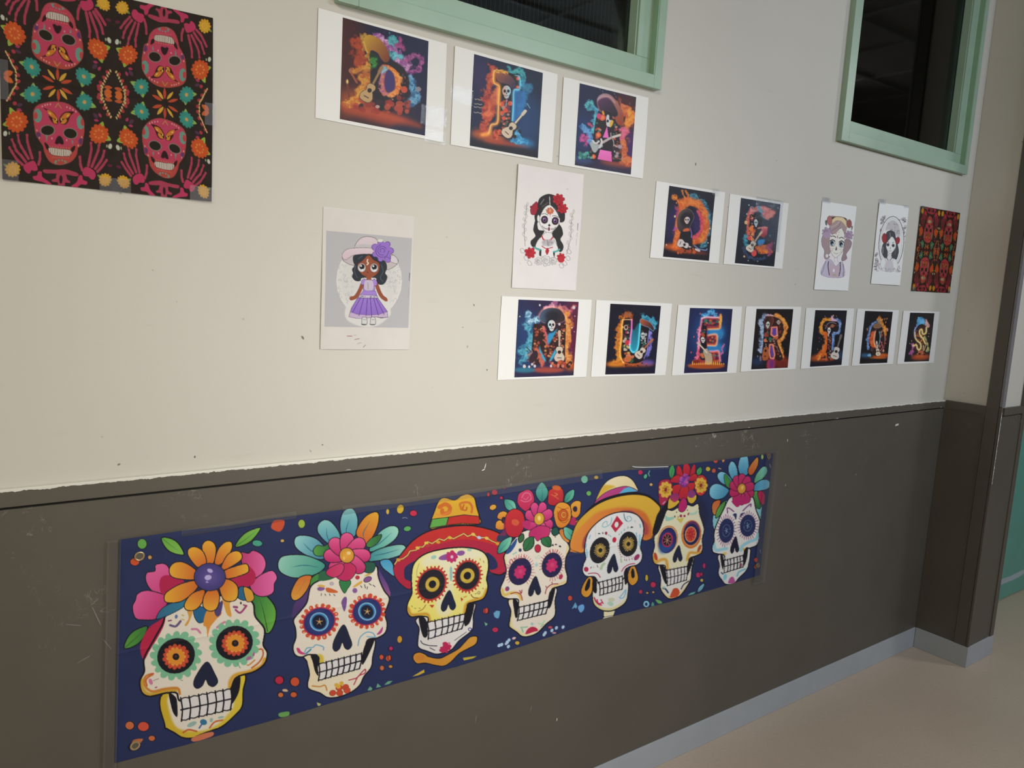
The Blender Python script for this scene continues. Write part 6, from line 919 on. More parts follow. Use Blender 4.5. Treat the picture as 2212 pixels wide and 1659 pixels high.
# ---------------------------------------------------------------- helpers
def tag(o, label=None, cat=None, group=None, kind=None):
    for k, v in (('label', label), ('category', cat), ('group', group), ('kind', kind)):
        if v: o[k] = v
    return o
def link(name, me, mat=None, parent=None):
    o = bpy.data.objects.new(name, me); C.objects.link(o)
    if mat: me.materials.append(mat)
    if parent: o.parent = parent
    return o
def bm_box(bm, x0, x1, y0, y1, z0, z1):
    r = bmesh.ops.create_cube(bm, size=1); v = r['verts']
    bmesh.ops.scale(bm, vec=(x1 - x0, y1 - y0, z1 - z0), verts=v)
    bmesh.ops.translate(bm, vec=((x0 + x1) / 2, (y0 + y1) / 2, (z0 + z1) / 2), verts=v); return v
def boxes(name, L, mat, parent=None, bevel=0):
    bm = bmesh.new()
    for b in L: bm_box(bm, *b)
    if bevel: bmesh.ops.bevel(bm, geom=bm.edges[:], offset=bevel, segments=2, affect='EDGES', profile=.6)
    me = bpy.data.meshes.new(name); bm.to_mesh(me); bm.free(); return link(name, me, mat, parent)
def struct(o): o['kind'] = 'structure'; return o
def empty(name, loc=(0, 0, 0)):
    o = bpy.data.objects.new(name, None); C.objects.link(o); o.location = loc; o.empty_display_size = .05; return o

class N:
    """small node-graph helper"""
    def __init__(s, name, rough=.6, spec=.5):
        s.m = bpy.data.materials.new(name); s.m.use_nodes = True; s.t = s.m.node_tree
        s.b = s.t.nodes['Principled BSDF']; s.b.inputs['Roughness'].default_value = rough; s.b.inputs['Specular IOR Level'].default_value = spec
    def n(s, typ, **kw):
        q = s.t.nodes.new('ShaderNode' + typ)
        for k, v in kw.items():
            if k.startswith('i_'): q.inputs[k[2:].replace('_', ' ')].default_value = v
            else: setattr(q, k, v)
        return q
    def l(s, a, b): s.t.links.new(a, b)
    def noise(s, scale, detail=4, rough=.5, vec=None, stretch=None):
        q = s.n('TexNoise'); q.inputs['Scale'].default_value = scale; q.inputs['Detail'].default_value = detail; q.inputs['Roughness'].default_value = rough
        g = s.n('NewGeometry').outputs['Position'] if vec is None else vec
        if stretch:
            m = s.n('Mapping'); m.inputs['Scale'].default_value = stretch; s.l(g, m.inputs[0]); g = m.outputs[0]
        s.l(g, q.inputs['Vector']); return q.outputs['Fac']
    def ramp(s, fac, stops):
        q = s.n('ValToRGB'); e = q.color_ramp.elements
        for i, (p, c) in enumerate(stops):
            if i >= len(e): e.new(p)
            e[i].position = p; e[i].color = tuple(c) + (1,) if len(c) == 3 else c
        s.l(fac, q.inputs[0]); return q.outputs[0]
    def mix(s, fac, a, b):
        q = s.n('Mix', data_type='RGBA')
        for k, v in ((0, fac), (6, a), (7, b)):
            if isinstance(v, (int, float)): q.inputs[k].default_value = v
            elif isinstance(v, tuple): q.inputs[k].default_value = v + (1,) if len(v) == 3 else v
            else: s.l(v, q.inputs[k])
        return q.outputs[2]
    def math(s, op, a, b=0.):
        q = s.n('Math', operation=op)
        for k, v in ((0, a), (1, b)):
            if isinstance(v, (int, float)): q.inputs[k].default_value = v
            else: s.l(v, q.inputs[k])
        return q.outputs[0]
    def col(s, c):
        if isinstance(c, tuple): s.b.inputs['Base Color'].default_value = c + (1,)
        else: s.l(c, s.b.inputs['Base Color'])
        return s
    def bump(s, h, strength=.1, dist=.001):
        q = s.n('Bump'); q.inputs['Strength'].default_value = strength; q.inputs['Distance'].default_value = dist
        s.l(h, q.inputs['Height']); s.l(q.outputs[0], s.b.inputs['Normal']); return s
def srgb(h): return tuple(float(v) for v in lin(hexc(h)))

CREAMC = (.60, .575, .525); DADOC = (.108, .096, .080)
g = N('cream_wall_paint', .55, .3)
c = g.mix(g.ramp(g.noise(2.3, 5), [(.3, (0, 0, 0)), (.75, (1, 1, 1))]), CREAMC, (.575, .55, .50))
smudge = g.ramp(g.noise(7, 3, .5, None, (1, 1, 6)), [(.66, (0, 0, 0)), (.85, (.35, .35, .35))])
c = g.mix(smudge, c, (.45, .42, .37))
dots = g.ramp(g.noise(55, 1, .3), [(.80, (0, 0, 0)), (.83, (.8, .8, .8))])
g.col(g.mix(dots, c, (.28, .26, .22))).bump(g.noise(260, 3, .6), .12, .0008); WALL = g.m

def scratched(name, base, amt=.75, rough=.42):
    g = N(name, rough, .4)
    c = g.mix(g.ramp(g.noise(4, 5, .6), [(.3, (0, 0, 0)), (.7, (1, 1, 1))]), base, tuple(v * .88 for v in base))
    # scratches: thin iso-lines of a stretched noise, only where a patch mask allows
    s1 = g.math('ABSOLUTE', g.math('SUBTRACT', g.noise(16, 4, .6, None, (1, 1, .35)), .5)); l1 = g.math('LESS_THAN', s1, .005)
    s2 = g.math('ABSOLUTE', g.math('SUBTRACT', g.noise(23, 4, .65, None, (.5, 1, 1)), .47)); l2 = g.math('LESS_THAN', s2, .0045)
    patch = g.ramp(g.noise(3.1, 3), [(.52, (0, 0, 0)), (.66, (1, 1, 1))]); brk = g.ramp(g.noise(40, 2), [(.5, (0, 0, 0)), (.62, (1, 1, 1))])
    z = g.n('SeparateXYZ'); g.l(g.n('NewGeometry').outputs['Position'], z.inputs[0])
    hi = g.n('MapRange'); hi.inputs[1].default_value = .78; hi.inputs[2].default_value = 1.02; g.l(z.outputs[2], hi.inputs[0])
    m = g.math('MULTIPLY', g.math('MULTIPLY', g.math('MAXIMUM', l1, l2), g.math('MULTIPLY', patch, brk)), g.math('MULTIPLY', hi.outputs[0], amt))
    g.col(g.mix(m, c, (.42, .41, .38))).bump(g.noise(420, 2, .6), .25, .0005); return g.m
DADO = scratched('grey_brown_gloss_paint', DADOC)
DADO2 = scratched('grey_brown_gloss_paint_pilaster', DADOC, .25)

def rail_mat():   # dark band with the cream of the wall chipped over its upper edge
    g = N('chair_rail_paint', .4, .4)
    z = g.n('SeparateXYZ'); g.l(g.n('NewGeometry').outputs['Position'], z.inputs[0])
    n = g.noise(48, 8, .75, None, (1, 1, .6)); edge = g.math('ADD', 1.1050, g.math('MULTIPLY', n, .013))
    up = g.math('GREATER_THAN', z.outputs[2], edge)
    chip = g.ramp(g.noise(60, 5, .7, None, (.5, 1, 2.4)), [(.645, (0, 0, 0)), (.66, (1, 1, 1))])
    low = g.math('MULTIPLY', chip, g.math('LESS_THAN', z.outputs[2], 1.089))
    c = g.mix(up, DADOC, (.72, .70, .64)); g.col(g.mix(low, c, (.6, .58, .52))).bump(g.noise(300, 2), .2, .0005); return g.m
RAIL = rail_mat()

def paint(name, c, rough=.4, var=.9):
    g = N(name, rough, .4); g.col(g.mix(g.ramp(g.noise(9, 4), [(.3, (0, 0, 0)), (.7, (1, 1, 1))]), c, tuple(v * var for v in c))).bump(g.noise(180, 3), .1, .0006); return g.m
MINT = paint('mint_green_gloss_paint', (.335, .475, .365), .33)
MINT_SHADE = paint('mint_green_reveal_shade', (.28, .45, .31), .33)  # darker copy of the mint: the reveal's shade is in its colour
BASEB = paint('blue_grey_baseboard_vinyl', (.40, .43, .475), .45, .93)
TEAL = paint('teal_door_paint', (.13, .40, .34), .35, .9)
DARK = paint('dark_room_paint', (.02, .024, .026), .8); CEIL = paint('ceiling_tile_white', (.55, .54, .52), .8); BAR = paint('ceiling_bar_metal', (.62, .62, .62), .5)
g = N('vinyl_floor', .32, .4)
c = g.mix(g.ramp(g.noise(1.4, 5, .6), [(.35, (0, 0, 0)), (.7, (1, 1, 1))]), (.56, .455, .36), (.50, .405, .32)); c = g.mix(g.ramp(g.noise(90, 3, .6), [(.4, (0, 0, 0)), (.7, (.35, .35, .35))]), c, (.43, .34, .275))
g.col(c).bump(g.noise(14, 3), .06, .002); FLOOR = g.m

def glass_mat():
    g = N('window_glass'); t = g.t; out = t.nodes['Material Output']; t.nodes.remove(g.b)
    tr = g.n('BsdfTransparent'); tr.inputs[0].default_value = (.55, .6, .6, 1); gl = g.n('BsdfGlossy'); gl.inputs['Roughness'].default_value = .03
    fr = g.n('Fresnel'); fr.inputs[0].default_value = 1.4; mx = g.n('MixShader'); g.l(fr.outputs[0], mx.inputs[0]); g.l(tr.outputs[0], mx.inputs[1]); g.l(gl.outputs[0], mx.inputs[2]); g.l(mx.outputs[0], out.inputs[0]); return g.m
GLASS = glass_mat()
def tape_mat(name, tint, alpha, rough, crinkle=.5, scale=38, dist=.004):
    g = N(name); t = g.t; out = t.nodes['Material Output']; g.b.inputs['Base Color'].default_value = tint + (1,); g.b.inputs['Roughness'].default_value = .5
    bp = g.n('Bump'); bp.inputs['Strength'].default_value = crinkle; bp.inputs['Distance'].default_value = dist; g.l(g.noise(scale, 3, .6, None, (1, 1, 1.6)), bp.inputs['Height'])
    gl = g.n('BsdfGlossy'); gl.inputs['Roughness'].default_value = rough; g.l(bp.outputs[0], gl.inputs['Normal'])
    fr = g.n('Fresnel'); fr.inputs[0].default_value = 1.42
    tr = g.n('BsdfTransparent'); m1 = g.n('MixShader'); m1.inputs[0].default_value = alpha; g.l(tr.outputs[0], m1.inputs[1]); g.l(g.b.outputs[0], m1.inputs[2])
    m2 = g.n('MixShader'); g.l(fr.outputs[0], m2.inputs[0]); g.l(m1.outputs[0], m2.inputs[1]); g.l(gl.outputs[0], m2.inputs[2]); g.l(m2.outputs[0], out.inputs[0]); return g.m
TAPE = tape_mat('clear_tape', (.8, .8, .8), .034, .1, .25, 40, .002); TAPEM = tape_mat('matt_tape', (.62, .66, .78), .08, .3, .1, 30, .002); TAPEC = tape_mat('crinkled_tape', (.9, .9, .9), .03, .045, 1., 62, .0022)
BRASS = N('brass_eyelet', .3).col((.78, .62, .38)).m; BRASS.node_tree.nodes['Principled BSDF'].inputs['Metallic'].default_value = 1
PAPER = paint('white_paper', (.80, .795, .79), .6, .985)
PAPERB = PAPER
CHIP = paint('chipped_white_paint', (.7, .68, .63), .6); GREYM = paint('grey_scuff', (.2, .19, .17), .7)

def print_mat(name, rough=.5, spec=.3, coat=0.):
    g = N(name, rough, spec); a = g.n('Attribute'); a.attribute_name = 'print'; g.l(a.outputs['Color'], g.b.inputs['Base Color'])
    if coat: g.b.inputs['Coat Weight'].default_value = coat; g.b.inputs['Coat Roughness'].default_value = .08
    g.bump(g.noise(30, 3, .5), .12, .004); return g.m
PR_PHOTO = print_mat('glossy_colour_print', .45, .3); PR_PAGE = print_mat('matt_colouring_page', .7, .2); PR_CLOTH = print_mat('printed_polyester', .62, .25); PR_NAP = print_mat('printed_tissue', .8, .15)

# ---------------------------------------------------------------- room shell
def wall_with_holes(name, x0, x1, z0, z1, y0, y1, holes, mat):
    xs = sorted({x0, x1, *[h[0] for h in holes], *[h[1] for h in holes]}); zs = sorted({z0, z1, *[h[2] for h in holes], *[h[3] for h in holes]}); L = []
    for i in range(len(xs) - 1):
        for k in range(len(zs) - 1):
            cx, cz = (xs[i] + xs[i + 1]) / 2, (zs[k] + zs[k + 1]) / 2
            if not any(h[0] < cx < h[1] and h[2] < cz < h[3] for h in holes): L.append((xs[i], xs[i + 1], y0, y1, zs[k], zs[k + 1]))
    return boxes(name, L, mat)
H = 3.1; W1 = (.6975, 1.548, 2.079, 2.93); W2 = (2.491, 3.3395, 2.079, 2.93)
D1 = (4.02, 5.02, 0, 2.1)
wall = struct(wall_with_holes('wall_front', -2.6, 9, 0, H, 0, .16, [W1, W2, D1], WALL))
floor = struct(boxes('floor', [(-2.6, 9, -3.6, .16, -.06, 0)], FLOOR))
struct(boxes('ceiling', [(-2.6, 9, -3.6, .16, H, H + .06)], CEIL))
bars = [(x, x + .025, -3.6, 0, H - .012, H) for x in np.arange(-2.4, 9, .6)] + [(-2.6, 9, y, y + .025, H - .014, H - .001) for y in np.arange(-3.4, 0, .6)]
struct(boxes('trim_3', bars, BAR))
struct(boxes('wall_back', [(-2.6, 9, -3.72, -3.6, 0, H)], WALL)); struct(boxes('wall_left', [(-2.72, -2.6, -3.6, .16, 0, H)], WALL)); struct(boxes('wall_right', [(9, 9.12, -3.6, .16, 0, H)], WALL))
# dark room behind the windows
struct(boxes('wall_beyond', [(-.2, 4.0, 3.0, 3.06, 1.2, H), (-.26, -.2, .17, 3.0, 1.2, H), (4.0, 4.06, .17, 3.0, 1.2, H), (-.2, 4.0, .17, 3.0, 1.14, 1.2), (-.2, 4.0, .17, 3.0, H, H + .06)], DARK))
# pilaster at the right end of the wall
PX0, PX1, PY = 3.465, 3.69, -.222
pil = struct(boxes('wall_pilaster', [(PX0, PX1, PY, 0, 0, H)], WALL, None, .002))
# dado: lower painted board, chair rail, groove
dado = boxes('dado_panel', [(-2.6, PX0 - .004, -.009, -.0003, .05, 1.0795)], DADO, wall)
struct(boxes('trim_1', [(-2.6, PX0 - .0125, -.0125, -.0003, 1.0845, 1.1165)], RAIL, None, .0015))
boxes('rail_shadow_gap', [(-2.6, PX0 - .006, -.003, -.0003, 1.079, 1.085)], paint('groove_dark', (.02, .018, .015), .9), wall)
T = .0115
boxes('dado_panel', [(PX0 - .008, PX0 - .0003, PY + .05, -.010, .05, 1.0795)], DADO2, pil)
boxes('dado_panel', [(PX0 + .004, PX1 - .03, PY - .008, PY - .0003, .05, 1.0795)], DADO2, pil)
boxes('corner_board', [(PX0 - .0122, PX0 - .0003, PY + .001, PY + .048, .06, H - .02)], DADO2, pil, .0015)
boxes('corner_board', [(PX1 - .028, PX1 + .006, PY - .0122, PY - .0003, .06, H - .02)], DADO2, pil, .0015)
boxes('corner_bead', [(PX0 - .0125, PX0 + .0155, PY - .0125, PY - .0003, 1.12, H - .02)], paint('grey_violet_corner', (.20, .195, .21), .5), pil, .003)
boxes('corner_bead', [(PX0 - .0125, PX0 + .0035, PY - .0105, PY - .0003, .06, 1.119)], DADO2, pil, .002)
struct(boxes('trim_2', [(PX0 - .0122, PX0 - .0003, PY + .0485, -.0135, 1.0845, 1.1165), (PX0 + .016, PX1 - .0285, PY - .0122, PY - .0003, 1.0845, 1.1165)], DADO2, None, .0012))
# torn white paint along the pilaster's front edge
def ragged(name, p0, p1, w, y, mat, parent, n=40, seed=1, face='y'):
    r = random.Random(seed); me = bpy.data.meshes.new(name); V = []; F = []
    for i in range(n + 1):
        t = i / n; x = p0[0] + (p1[0] - p0[0]) * t; z = p0[1] + (p1[1] - p0[1]) * t; a = w * (.25 + r.random()); b = w * .3 * r.random()
        V += [(x - b, y, z), (x + a, y, z)]
        if i: F.append((2 * i - 2, 2 * i - 1, 2 * i + 1, 2 * i))
    me.from_pydata(V, [], F); return link(name, me, mat, parent)
ragged('chipped_paint', (PX0 - .012, 1.10), (PX0 - .012, .80), .005, PY - .0129, CHIP, pil, 50, 4)
# baseboards
struct(boxes('baseboard_front', [(-2.6, PX0 - .012, -.013, -.0003, 0, .0915)], BASEB, None, .002))
struct(boxes('baseboard_right', [(PX0 - .013, PX0 - .0003, PY - .013, -.0135, 0, .0905), (PX0 - .0003, PX1 + .012, PY - .013, PY - .0003, 0, .0905), (PX1 + .0003, PX1 + .012, PY - .0003, -.001, 0, .0905)], BASEB, None, .002))
# teal door beyond the pilaster
door = struct(boxes('door_1', [(4.06, 4.98, .02, .06, .004, 2.06)], TEAL, None, .002))
boxes('door_frame', [(4.021, 4.058, -.015, .1, .0003, 2.0615), (4.982, 5.019, -.015, .1, .0003, 2.0615), (4.021, 5.019, -.015, .1, 2.062, 2.099)], TEAL, door, .002)
boxes('door_backing', [(4.03, 5.01, .11, .16, 0, 2.09)], DARK, door)
bm = bmesh.new(); bmesh.ops.create_cone(bm, segments=20, radius1=.011, radius2=.011, depth=.11, cap_ends=True); bmesh.ops.rotate(bm, cent=(0, 0, 0), matrix=Matrix.Rotation(math.pi / 2, 3, 'Y'), verts=bm.verts); bmesh.ops.translate(bm, vec=(4.16, -.035, 1.02), verts=bm.verts)
v = bm_box(bm, 4.105, 4.125, -.04, .0195, 1.012, 1.028)
me = bpy.data.meshes.new('door_handle'); bm.to_mesh(me); bm.free(); link('door_handle', me, BRASS, door)
def smear(name, pts, w, y, mat, parent, n=40, seed=3):
    r = random.Random(seed); q = catmull(pts, False, 8); V = []; F = []
    for i, p in enumerate(q):
        k = min(1, 4 * min(i, len(q) - 1 - i) / len(q) + .15); a = w * k * (.8 + .4 * r.random())
        V += [(p[0], y, p[1] - a / 2), (p[0], y, p[1] + a / 2)]
        if i: F.append((2 * i - 2, 2 * i - 1, 2 * i + 1, 2 * i))
    me = bpy.data.meshes.new(name); me.from_pydata(V, [], F); return link(name, me, mat, parent)
a_, b_, c_ = at(2150, 1262, .02), at(2185, 1248, .02), at(2225, 1228, .02)
smear('worn_scuff', [(a_.x - .2, a_.z - .004), (a_.x, a_.z), (b_.x, b_.z), (c_.x, c_.z), (4.97, c_.z + .006)], .03, .0192, paint('pale_scuff', (.42, .52, .58), .5), door)

# ---------------------------------------------------------------- windows
def window(name, x0, x1, lw, wired):
    zt = 2.97; zb = 2.045; rw = .027
    w = struct(boxes(name, [(x0, x0 + lw, -.02, .012, zb, zt), (x1 - rw, x1, -.02, .012, zb, zt), (x0 + lw, x1 - rw, -.02, .012, zb, zb + .034), (x0 + lw, x1 - rw, -.02, .012, zt - .04, zt)], MINT, None, .0015))
    ix0, ix1, iz0, iz1 = x0 + lw + .003, x1 - rw, zb + .034, zt - .04
    boxes('frame', [(ix0 - .001, ix0 + .01, .001, .05, iz0 + .0432, iz1 - .0452), (ix1 - .052, ix1 - .0005, .001, .05, iz0 + .0432, iz1 - .0452), (ix0 - .001, ix1 - .0005, .001, .05, iz0 + .0005, iz0 + .043), (ix0 - .001, ix1 - .0005, .001, .05, iz1 - .045, iz1 - .0005)], MINT, w, .001)
    boxes('reveal', [(ix1 - .004, ix1 - .0002, -.0185, .001, iz0 + .0005, iz1)], MINT_SHADE, w)
    gx0, gx1, gz0, gz1 = ix0 + .011, ix1 - .053, iz0 + .044, iz1 - .046
    boxes('glazing_bead', [(gx1 - .004, gx1 + .0005, .006, .034, gz0, gz1), (gx0, gx1, .012, .034, gz0 - .0005, gz0 + .003)], MINT, w, .0008)
    boxes('pane', [(gx0 - .005, gx1 + .004, .036, .040, gz0 - .004, gz1 + .004)], GLASS, w)
    if wired:
        L = [(x, x + .0005, .0402, .0407, gz0, gz1) for x in np.arange(gx0, gx1, .0127)]
        o = boxes('wire', L, paint('wire_steel', (.5, .5, .46), .5), w); o['kind'] = 'stuff'
    return w
window('window_1', .6535, 1.575, .044, True); window('window_2', 2.447, 3.3665, .044, False)

# ---------------------------------------------------------------- paper on the wall
ILL = .80
def sheet_surface(q, amp, seed, cu=(), cv=()):
    """q: four corners (x, z) TL TR BR BL; returns f(u, v) -> points on a slightly buckled sheet"""
    r = np.random.default_rng(seed); ph = r.uniform(0, 6.28, 6); q = np.array(q, float)
    def f(u, v, off=0.):
        p = (q[0] * (1 - u)[:, None] + q[1] * u[:, None]) * (1 - v)[:, None] + (q[3] * (1 - u)[:, None] + q[2] * u[:, None]) * v[:, None]
        w = .5 + .22 * np.sin(u * 5 + ph[0] + v * 2) + .18 * np.sin(v * 6 + ph[1] - u * 2) + .1 * np.sin(u * 11 + v * 7 + ph[2])
        h = amp * w
        for c in cu: h = h - min(amp, .003) * .55 * np.exp(-np.abs(u - c) / .012)
        for c in cv: h = h - min(amp, .003) * .55 * np.exp(-np.abs(v - c) / .012)
        return np.c_[p[:, 0], -(.0012 + np.maximum(h, 0)) - off, p[:, 1]]
    return f
def grid_mesh(name, P, nu, nv, cols=None, mat=None, parent=None):
    me = bpy.data.meshes.new(name); i = np.arange(nu * nv).reshape(nv, nu)
    F = np.stack([i[:-1, :-1], i[1:, :-1], i[1:, 1:], i[:-1, 1:]], -1).reshape(-1, 4)
    me.vertices.add(nu * nv); me.vertices.foreach_set('co', P.astype(np.float32).ravel())
    me.loops.add(F.size); me.loops.foreach_set('vertex_index', F.astype(np.int32).ravel())
    me.polygons.add(len(F)); me.polygons.foreach_set('loop_start', np.arange(0, F.size, 4, dtype=np.int32)); 
    me.update(calc_edges=True); me.polygons.foreach_set('use_smooth', np.ones(len(F), bool))
    if cols is not None:
        a = me.color_attributes.new('print', 'FLOAT_COLOR', 'POINT'); a.data.foreach_set('color', np.c_[cols, np.ones(len(cols))].astype(np.float32).ravel())
    return link(name, me, mat, parent)
def surf(f, nu, nv, u0=0, u1=1, v0=0, v1=1, off=0.):
    u, v = np.meshgrid(np.linspace(u0, u1, nu), np.linspace(v0, v1, nv)); return f(u.ravel(), v.ravel(), off)
def tint(P):   # white balance of one sheet's readings: taken under warmer light at the left end of the wall
    t = min(1, max(0, float(P[:, 0].mean()) / 2.4)); return np.array([1.04, 1., .905]) * (1 - t) + np.array([.99, 1., .995]) * t
def ink(art, P, ill=ILL, lo=.004):
    return np.clip(lin(np.clip(art.sample(topx(P)), 0, 1)) / (ill * tint(P)), lo, .86)
def wallq(Q, y=-.004): return [(lambda p: (p.x, p.z))(at(*q, y)) for q in Q]
def back_sheet(name, f, parent, mat, off=-.0006):
    """the sheet itself with a cut edge: a closed thin slab"""
    nu, nv = 17, 17; A = surf(f, nu, nv, off=0.); B = surf(f, nu, nv, off=-.0004); me = bpy.data.meshes.new(name); n = nu * nv
    F = []; ix = lambda a, b: a * nu + b
    for a in range(nv - 1):
        for b in range(nu - 1):
            F.append((ix(a, b), ix(a + 1, b), ix(a + 1, b + 1), ix(a, b + 1))); F.append((n + ix(a, b), n + ix(a, b + 1), n + ix(a + 1, b + 1), n + ix(a + 1, b)))
    for b in range(nu - 1): F += [(ix(0, b), ix(0, b + 1), n + ix(0, b + 1), n + ix(0, b)), (ix(nv - 1, b + 1), ix(nv - 1, b), n + ix(nv - 1, b), n + ix(nv - 1, b + 1))]
    for a in range(nv - 1): F += [(ix(a + 1, 0), ix(a, 0), n + ix(a, 0), n + ix(a + 1, 0)), (ix(a, nu - 1), ix(a + 1, nu - 1), n + ix(a + 1, nu - 1), n + ix(a, nu - 1))]
    me.from_pydata([tuple(p) for p in np.vstack([A, B])], [], F)
    o = link(name, me, mat, parent); return o
def inv_uv(quad, pts):
    """px points -> (u, v) of the sheet whose px corners are quad"""
    Hi = np.linalg.inv(homog(quad)); q = np.c_[np.array(pts, float), np.ones(len(pts))] @ Hi.T; return q[:, :2] / q[:, 2:]
def tape(f, u0, u1, v0, v1, mat, parent, name='clear_tape', over=.0016):
    P = surf(f, 7, 5, u0, u1, v0, v1, over); return grid_mesh(name, P, 7, 5, None, mat, parent)

def letter(fn, org, k, pic, sheet, label, seed, dens, amp=.0018, tapes=(), ill=.8):
    quad = [tuple(np.array(org) + np.array(p) * k) for p in sheet]; pq = [tuple(np.array(org) + np.array(p) * k) for p in pic]
    f = sheet_surface(wallq(quad), amp, seed); uv = inv_uv(quad, pq)
    u0, u1 = (uv[0, 0] + uv[3, 0]) / 2, (uv[1, 0] + uv[2, 0]) / 2; v0, v1 = (uv[0, 1] + uv[1, 1]) / 2, (uv[2, 1] + uv[3, 1]) / 2
    o = back_sheet('letter_poster', f, None, PAPER); tag(o, label, 'poster', 'letter posters spelling the greeting on the wall')
    wpx = math.dist(pq[0], pq[1]); hpx = math.dist(pq[0], pq[3]); nu, nv = int(wpx * dens), int(hpx * dens)
    art = fn(); P = surf(f, nu, nv, u0, u1, v0, v1, .00025)
    c = ink(art, P, ill)
    grid_mesh('printed_picture', P, nu, nv, c, PR_PHOTO, o)
    for t in tapes: tape(f, *t, TAPEC, o)
    return o
A2, A3, A4_, A7, A8, A9, AM = (660, 0), (960, 80), (1190, 150), (1400, 380), (1440, 640), (1720, 650), (1070, 630)
K2, K3, K4, K7, K8, K9, KM = .2049, .16883, .15066, .14467, .14014, .15371, .17631
PO = [
 (art_d1, A2, K2, [(398, 180), (1300, 432), (1265, 1430), (365, 1252)], [(140, 80), (1495, 460), (1455, 1500), (108, 1240)], 'top row first poster: flaming letter D with tilted yellow sombrero, glare at its lower right', 1, .9, .0018, [(.80, 1.02, .66, .86), (.84, 1.02, .9, 1.03)]),
 (art_i1, A3, K3, [(385, 215), (1267, 460), (1200, 1552), (330, 1385)], [(140, 110), (1455, 475), (1385, 1610), (85, 1375)], 'letter I poster with skull face, half orange fire and half blue smoke, top row', 2, .9, .0018, [(-.02, .18, .40, .56)]),
 (art_a1, A4_, K4, [(420, 195), (1230, 398), (1150, 1505), (342, 1370)], [(190, 105), (1410, 405), (1325, 1565), (120, 1365)], 'letter A poster with pink triangle cut-outs, just under the first window corner', 3, .95, .0018, []),
 (art_d2, A7, K7, [(320, 145), (1010, 258), (912, 1268), (228, 1205)], [(135, 75), (1160, 245), (1060, 1310), (35, 1220)], 'middle row letter D poster, ring of orange fire around a hatted skeleton', 4, 1., .0016, [(.8, .9, -.03, .07)]),
 (art_e2, A7, K7, [(1397, 325), (1982, 425), (1892, 1352), (1300, 1303)], [(1235, 265), (2110, 410), (2010, 1390), (1135, 1315)], 'middle row letter E poster, washed with pale glare, white guitar low left', 5, 1., .0016, [(.42, .9, -.03, .75)]),  # its large tape patch is added to catch glare
 (art_m, AM, KM, [(292, 98), (1025, 125), (963, 1028), (235, 1052)], [(85, 55), (1187, 100), (1120, 1045), (32, 1085)], 'letter M poster with big round sombrero over a skull, first of bottom row', 6, 1., .0016, []),
 (art_u, AM, KM, [(1418, 147), (2033, 177), (1960, 1003), (1348, 1018)], [(1247, 103), (2172, 147), (2092, 1025), (1180, 1045)], 'letter U poster outlined in orange, pink and cyan neon', 7, 1., .0014, []),
 (art_e, A8, K8, [(365, 180), (1027, 195), (935, 1163), (275, 1188)], [(187, 132), (1172, 160), (1080, 1185), (90, 1222)], 'bottom row letter E poster, pink edged letter over bright blue glow', 8, 1.05, .0014, []),
 (art_r, A8, K8, [(1392, 193), (1958, 200), (1873, 1098), (1305, 1132)], [(1237, 155), (2087, 162), (1995, 1125), (1148, 1165)], 'letter R poster on black with two violet cut-outs', 9, 1.05, .0012, []),
 (art_t, A9, K9, [(275, 130), (722, 135), (643, 900), (197, 928)], [(150, 98), (825, 108), (742, 915), (70, 957)], 'letter T poster, orange flame left and pale guitar leaning right', 10, 1.1, .0012, []),
 (art_o, A9, K9, [(977, 142), (1363, 153), (1283, 870), (893, 885)], [(868, 110), (1452, 130), (1365, 890), (787, 912)], 'letter O poster, dark oval with small guitar at its foot', 11, 1.15, .0012, []),
 (art_s, A9, K9, [(1606, 165), (1948, 173), (1873, 843), (1525, 862)], [(1515, 140), (2022, 152), (1937, 872), (1425, 890)], 'letter S poster with yellow neon curve, last and rightmost of bottom row', 12, 1.15, .0012, []),
]
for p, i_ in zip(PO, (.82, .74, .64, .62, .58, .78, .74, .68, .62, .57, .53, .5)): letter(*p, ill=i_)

def page_sheet(name, fn, quad, label, cat, group, seed, dens, mat, amp, ill=ILL, cu=(), cv=(), tp=(), bare=False):
    q = wallq(quad); f = sheet_surface(q, amp, seed, cu, cv); o = None if bare else back_sheet(name, f, None, PAPER)
    if o: tag(o, label, cat, group)
    nu, nv = int(max(math.dist(quad[0], quad[1]), math.dist(quad[3], quad[2])) * dens), int(max(math.dist(quad[0], quad[3]), math.dist(quad[1], quad[2])) * dens)
    P = surf(f, nu, nv, .002, .998, .0015, .9985, .00025); c = grid_mesh(name if bare else 'printed_picture', P, nu, nv, ink(fn(), P, ill), mat, o)
    if bare: o = c; tag(o, label, cat, group)
    for t in tp: tape(f, *t, TAPEM, o)
    return o, f
G4 = 'colouring pages of ladies'
page_sheet('colouring_page', art_doll, ((699.5, 446.5), (895, 468.5), (884.5, 755), (692.5, 754.5)), 'colouring page of a doll in purple dress and wide hat with purple rose', 'drawing', G4, 21, 1.0, PR_PAGE, .003, .9)
page_sheet('colouring_page', art_lady, ((1119.5, 354), (1261.5, 377), (1244.5, 628), (1106, 621.5)), 'colouring page of a black haired skull-faced girl with red roses', 'drawing', G4, 22, 1.05, PR_PAGE, .004, .78)
page_sheet('colouring_page', art_lady3, ((1777.8, 434), (1851, 446), (1832.8, 628.5), (1759.2, 625.5)), 'colouring page of a big-eyed lady with lilac flowers in brown hair', 'drawing', G4, 23, 1.2, PR_PAGE, .003, .56, tp=((.0, .22, -.05, .015),))
page_sheet('colouring_page', art_lady4, ((1900, 437), (1963.3, 446.5), (1944, 616.5), (1882, 613)), 'grey colouring page of a dark-haired lady in an oval frame', 'drawing', G4, 24, 1.2, PR_PAGE, .004, .54, tp=((.0, .2, -.05, .015), (.82, 1., -.02, .02)))
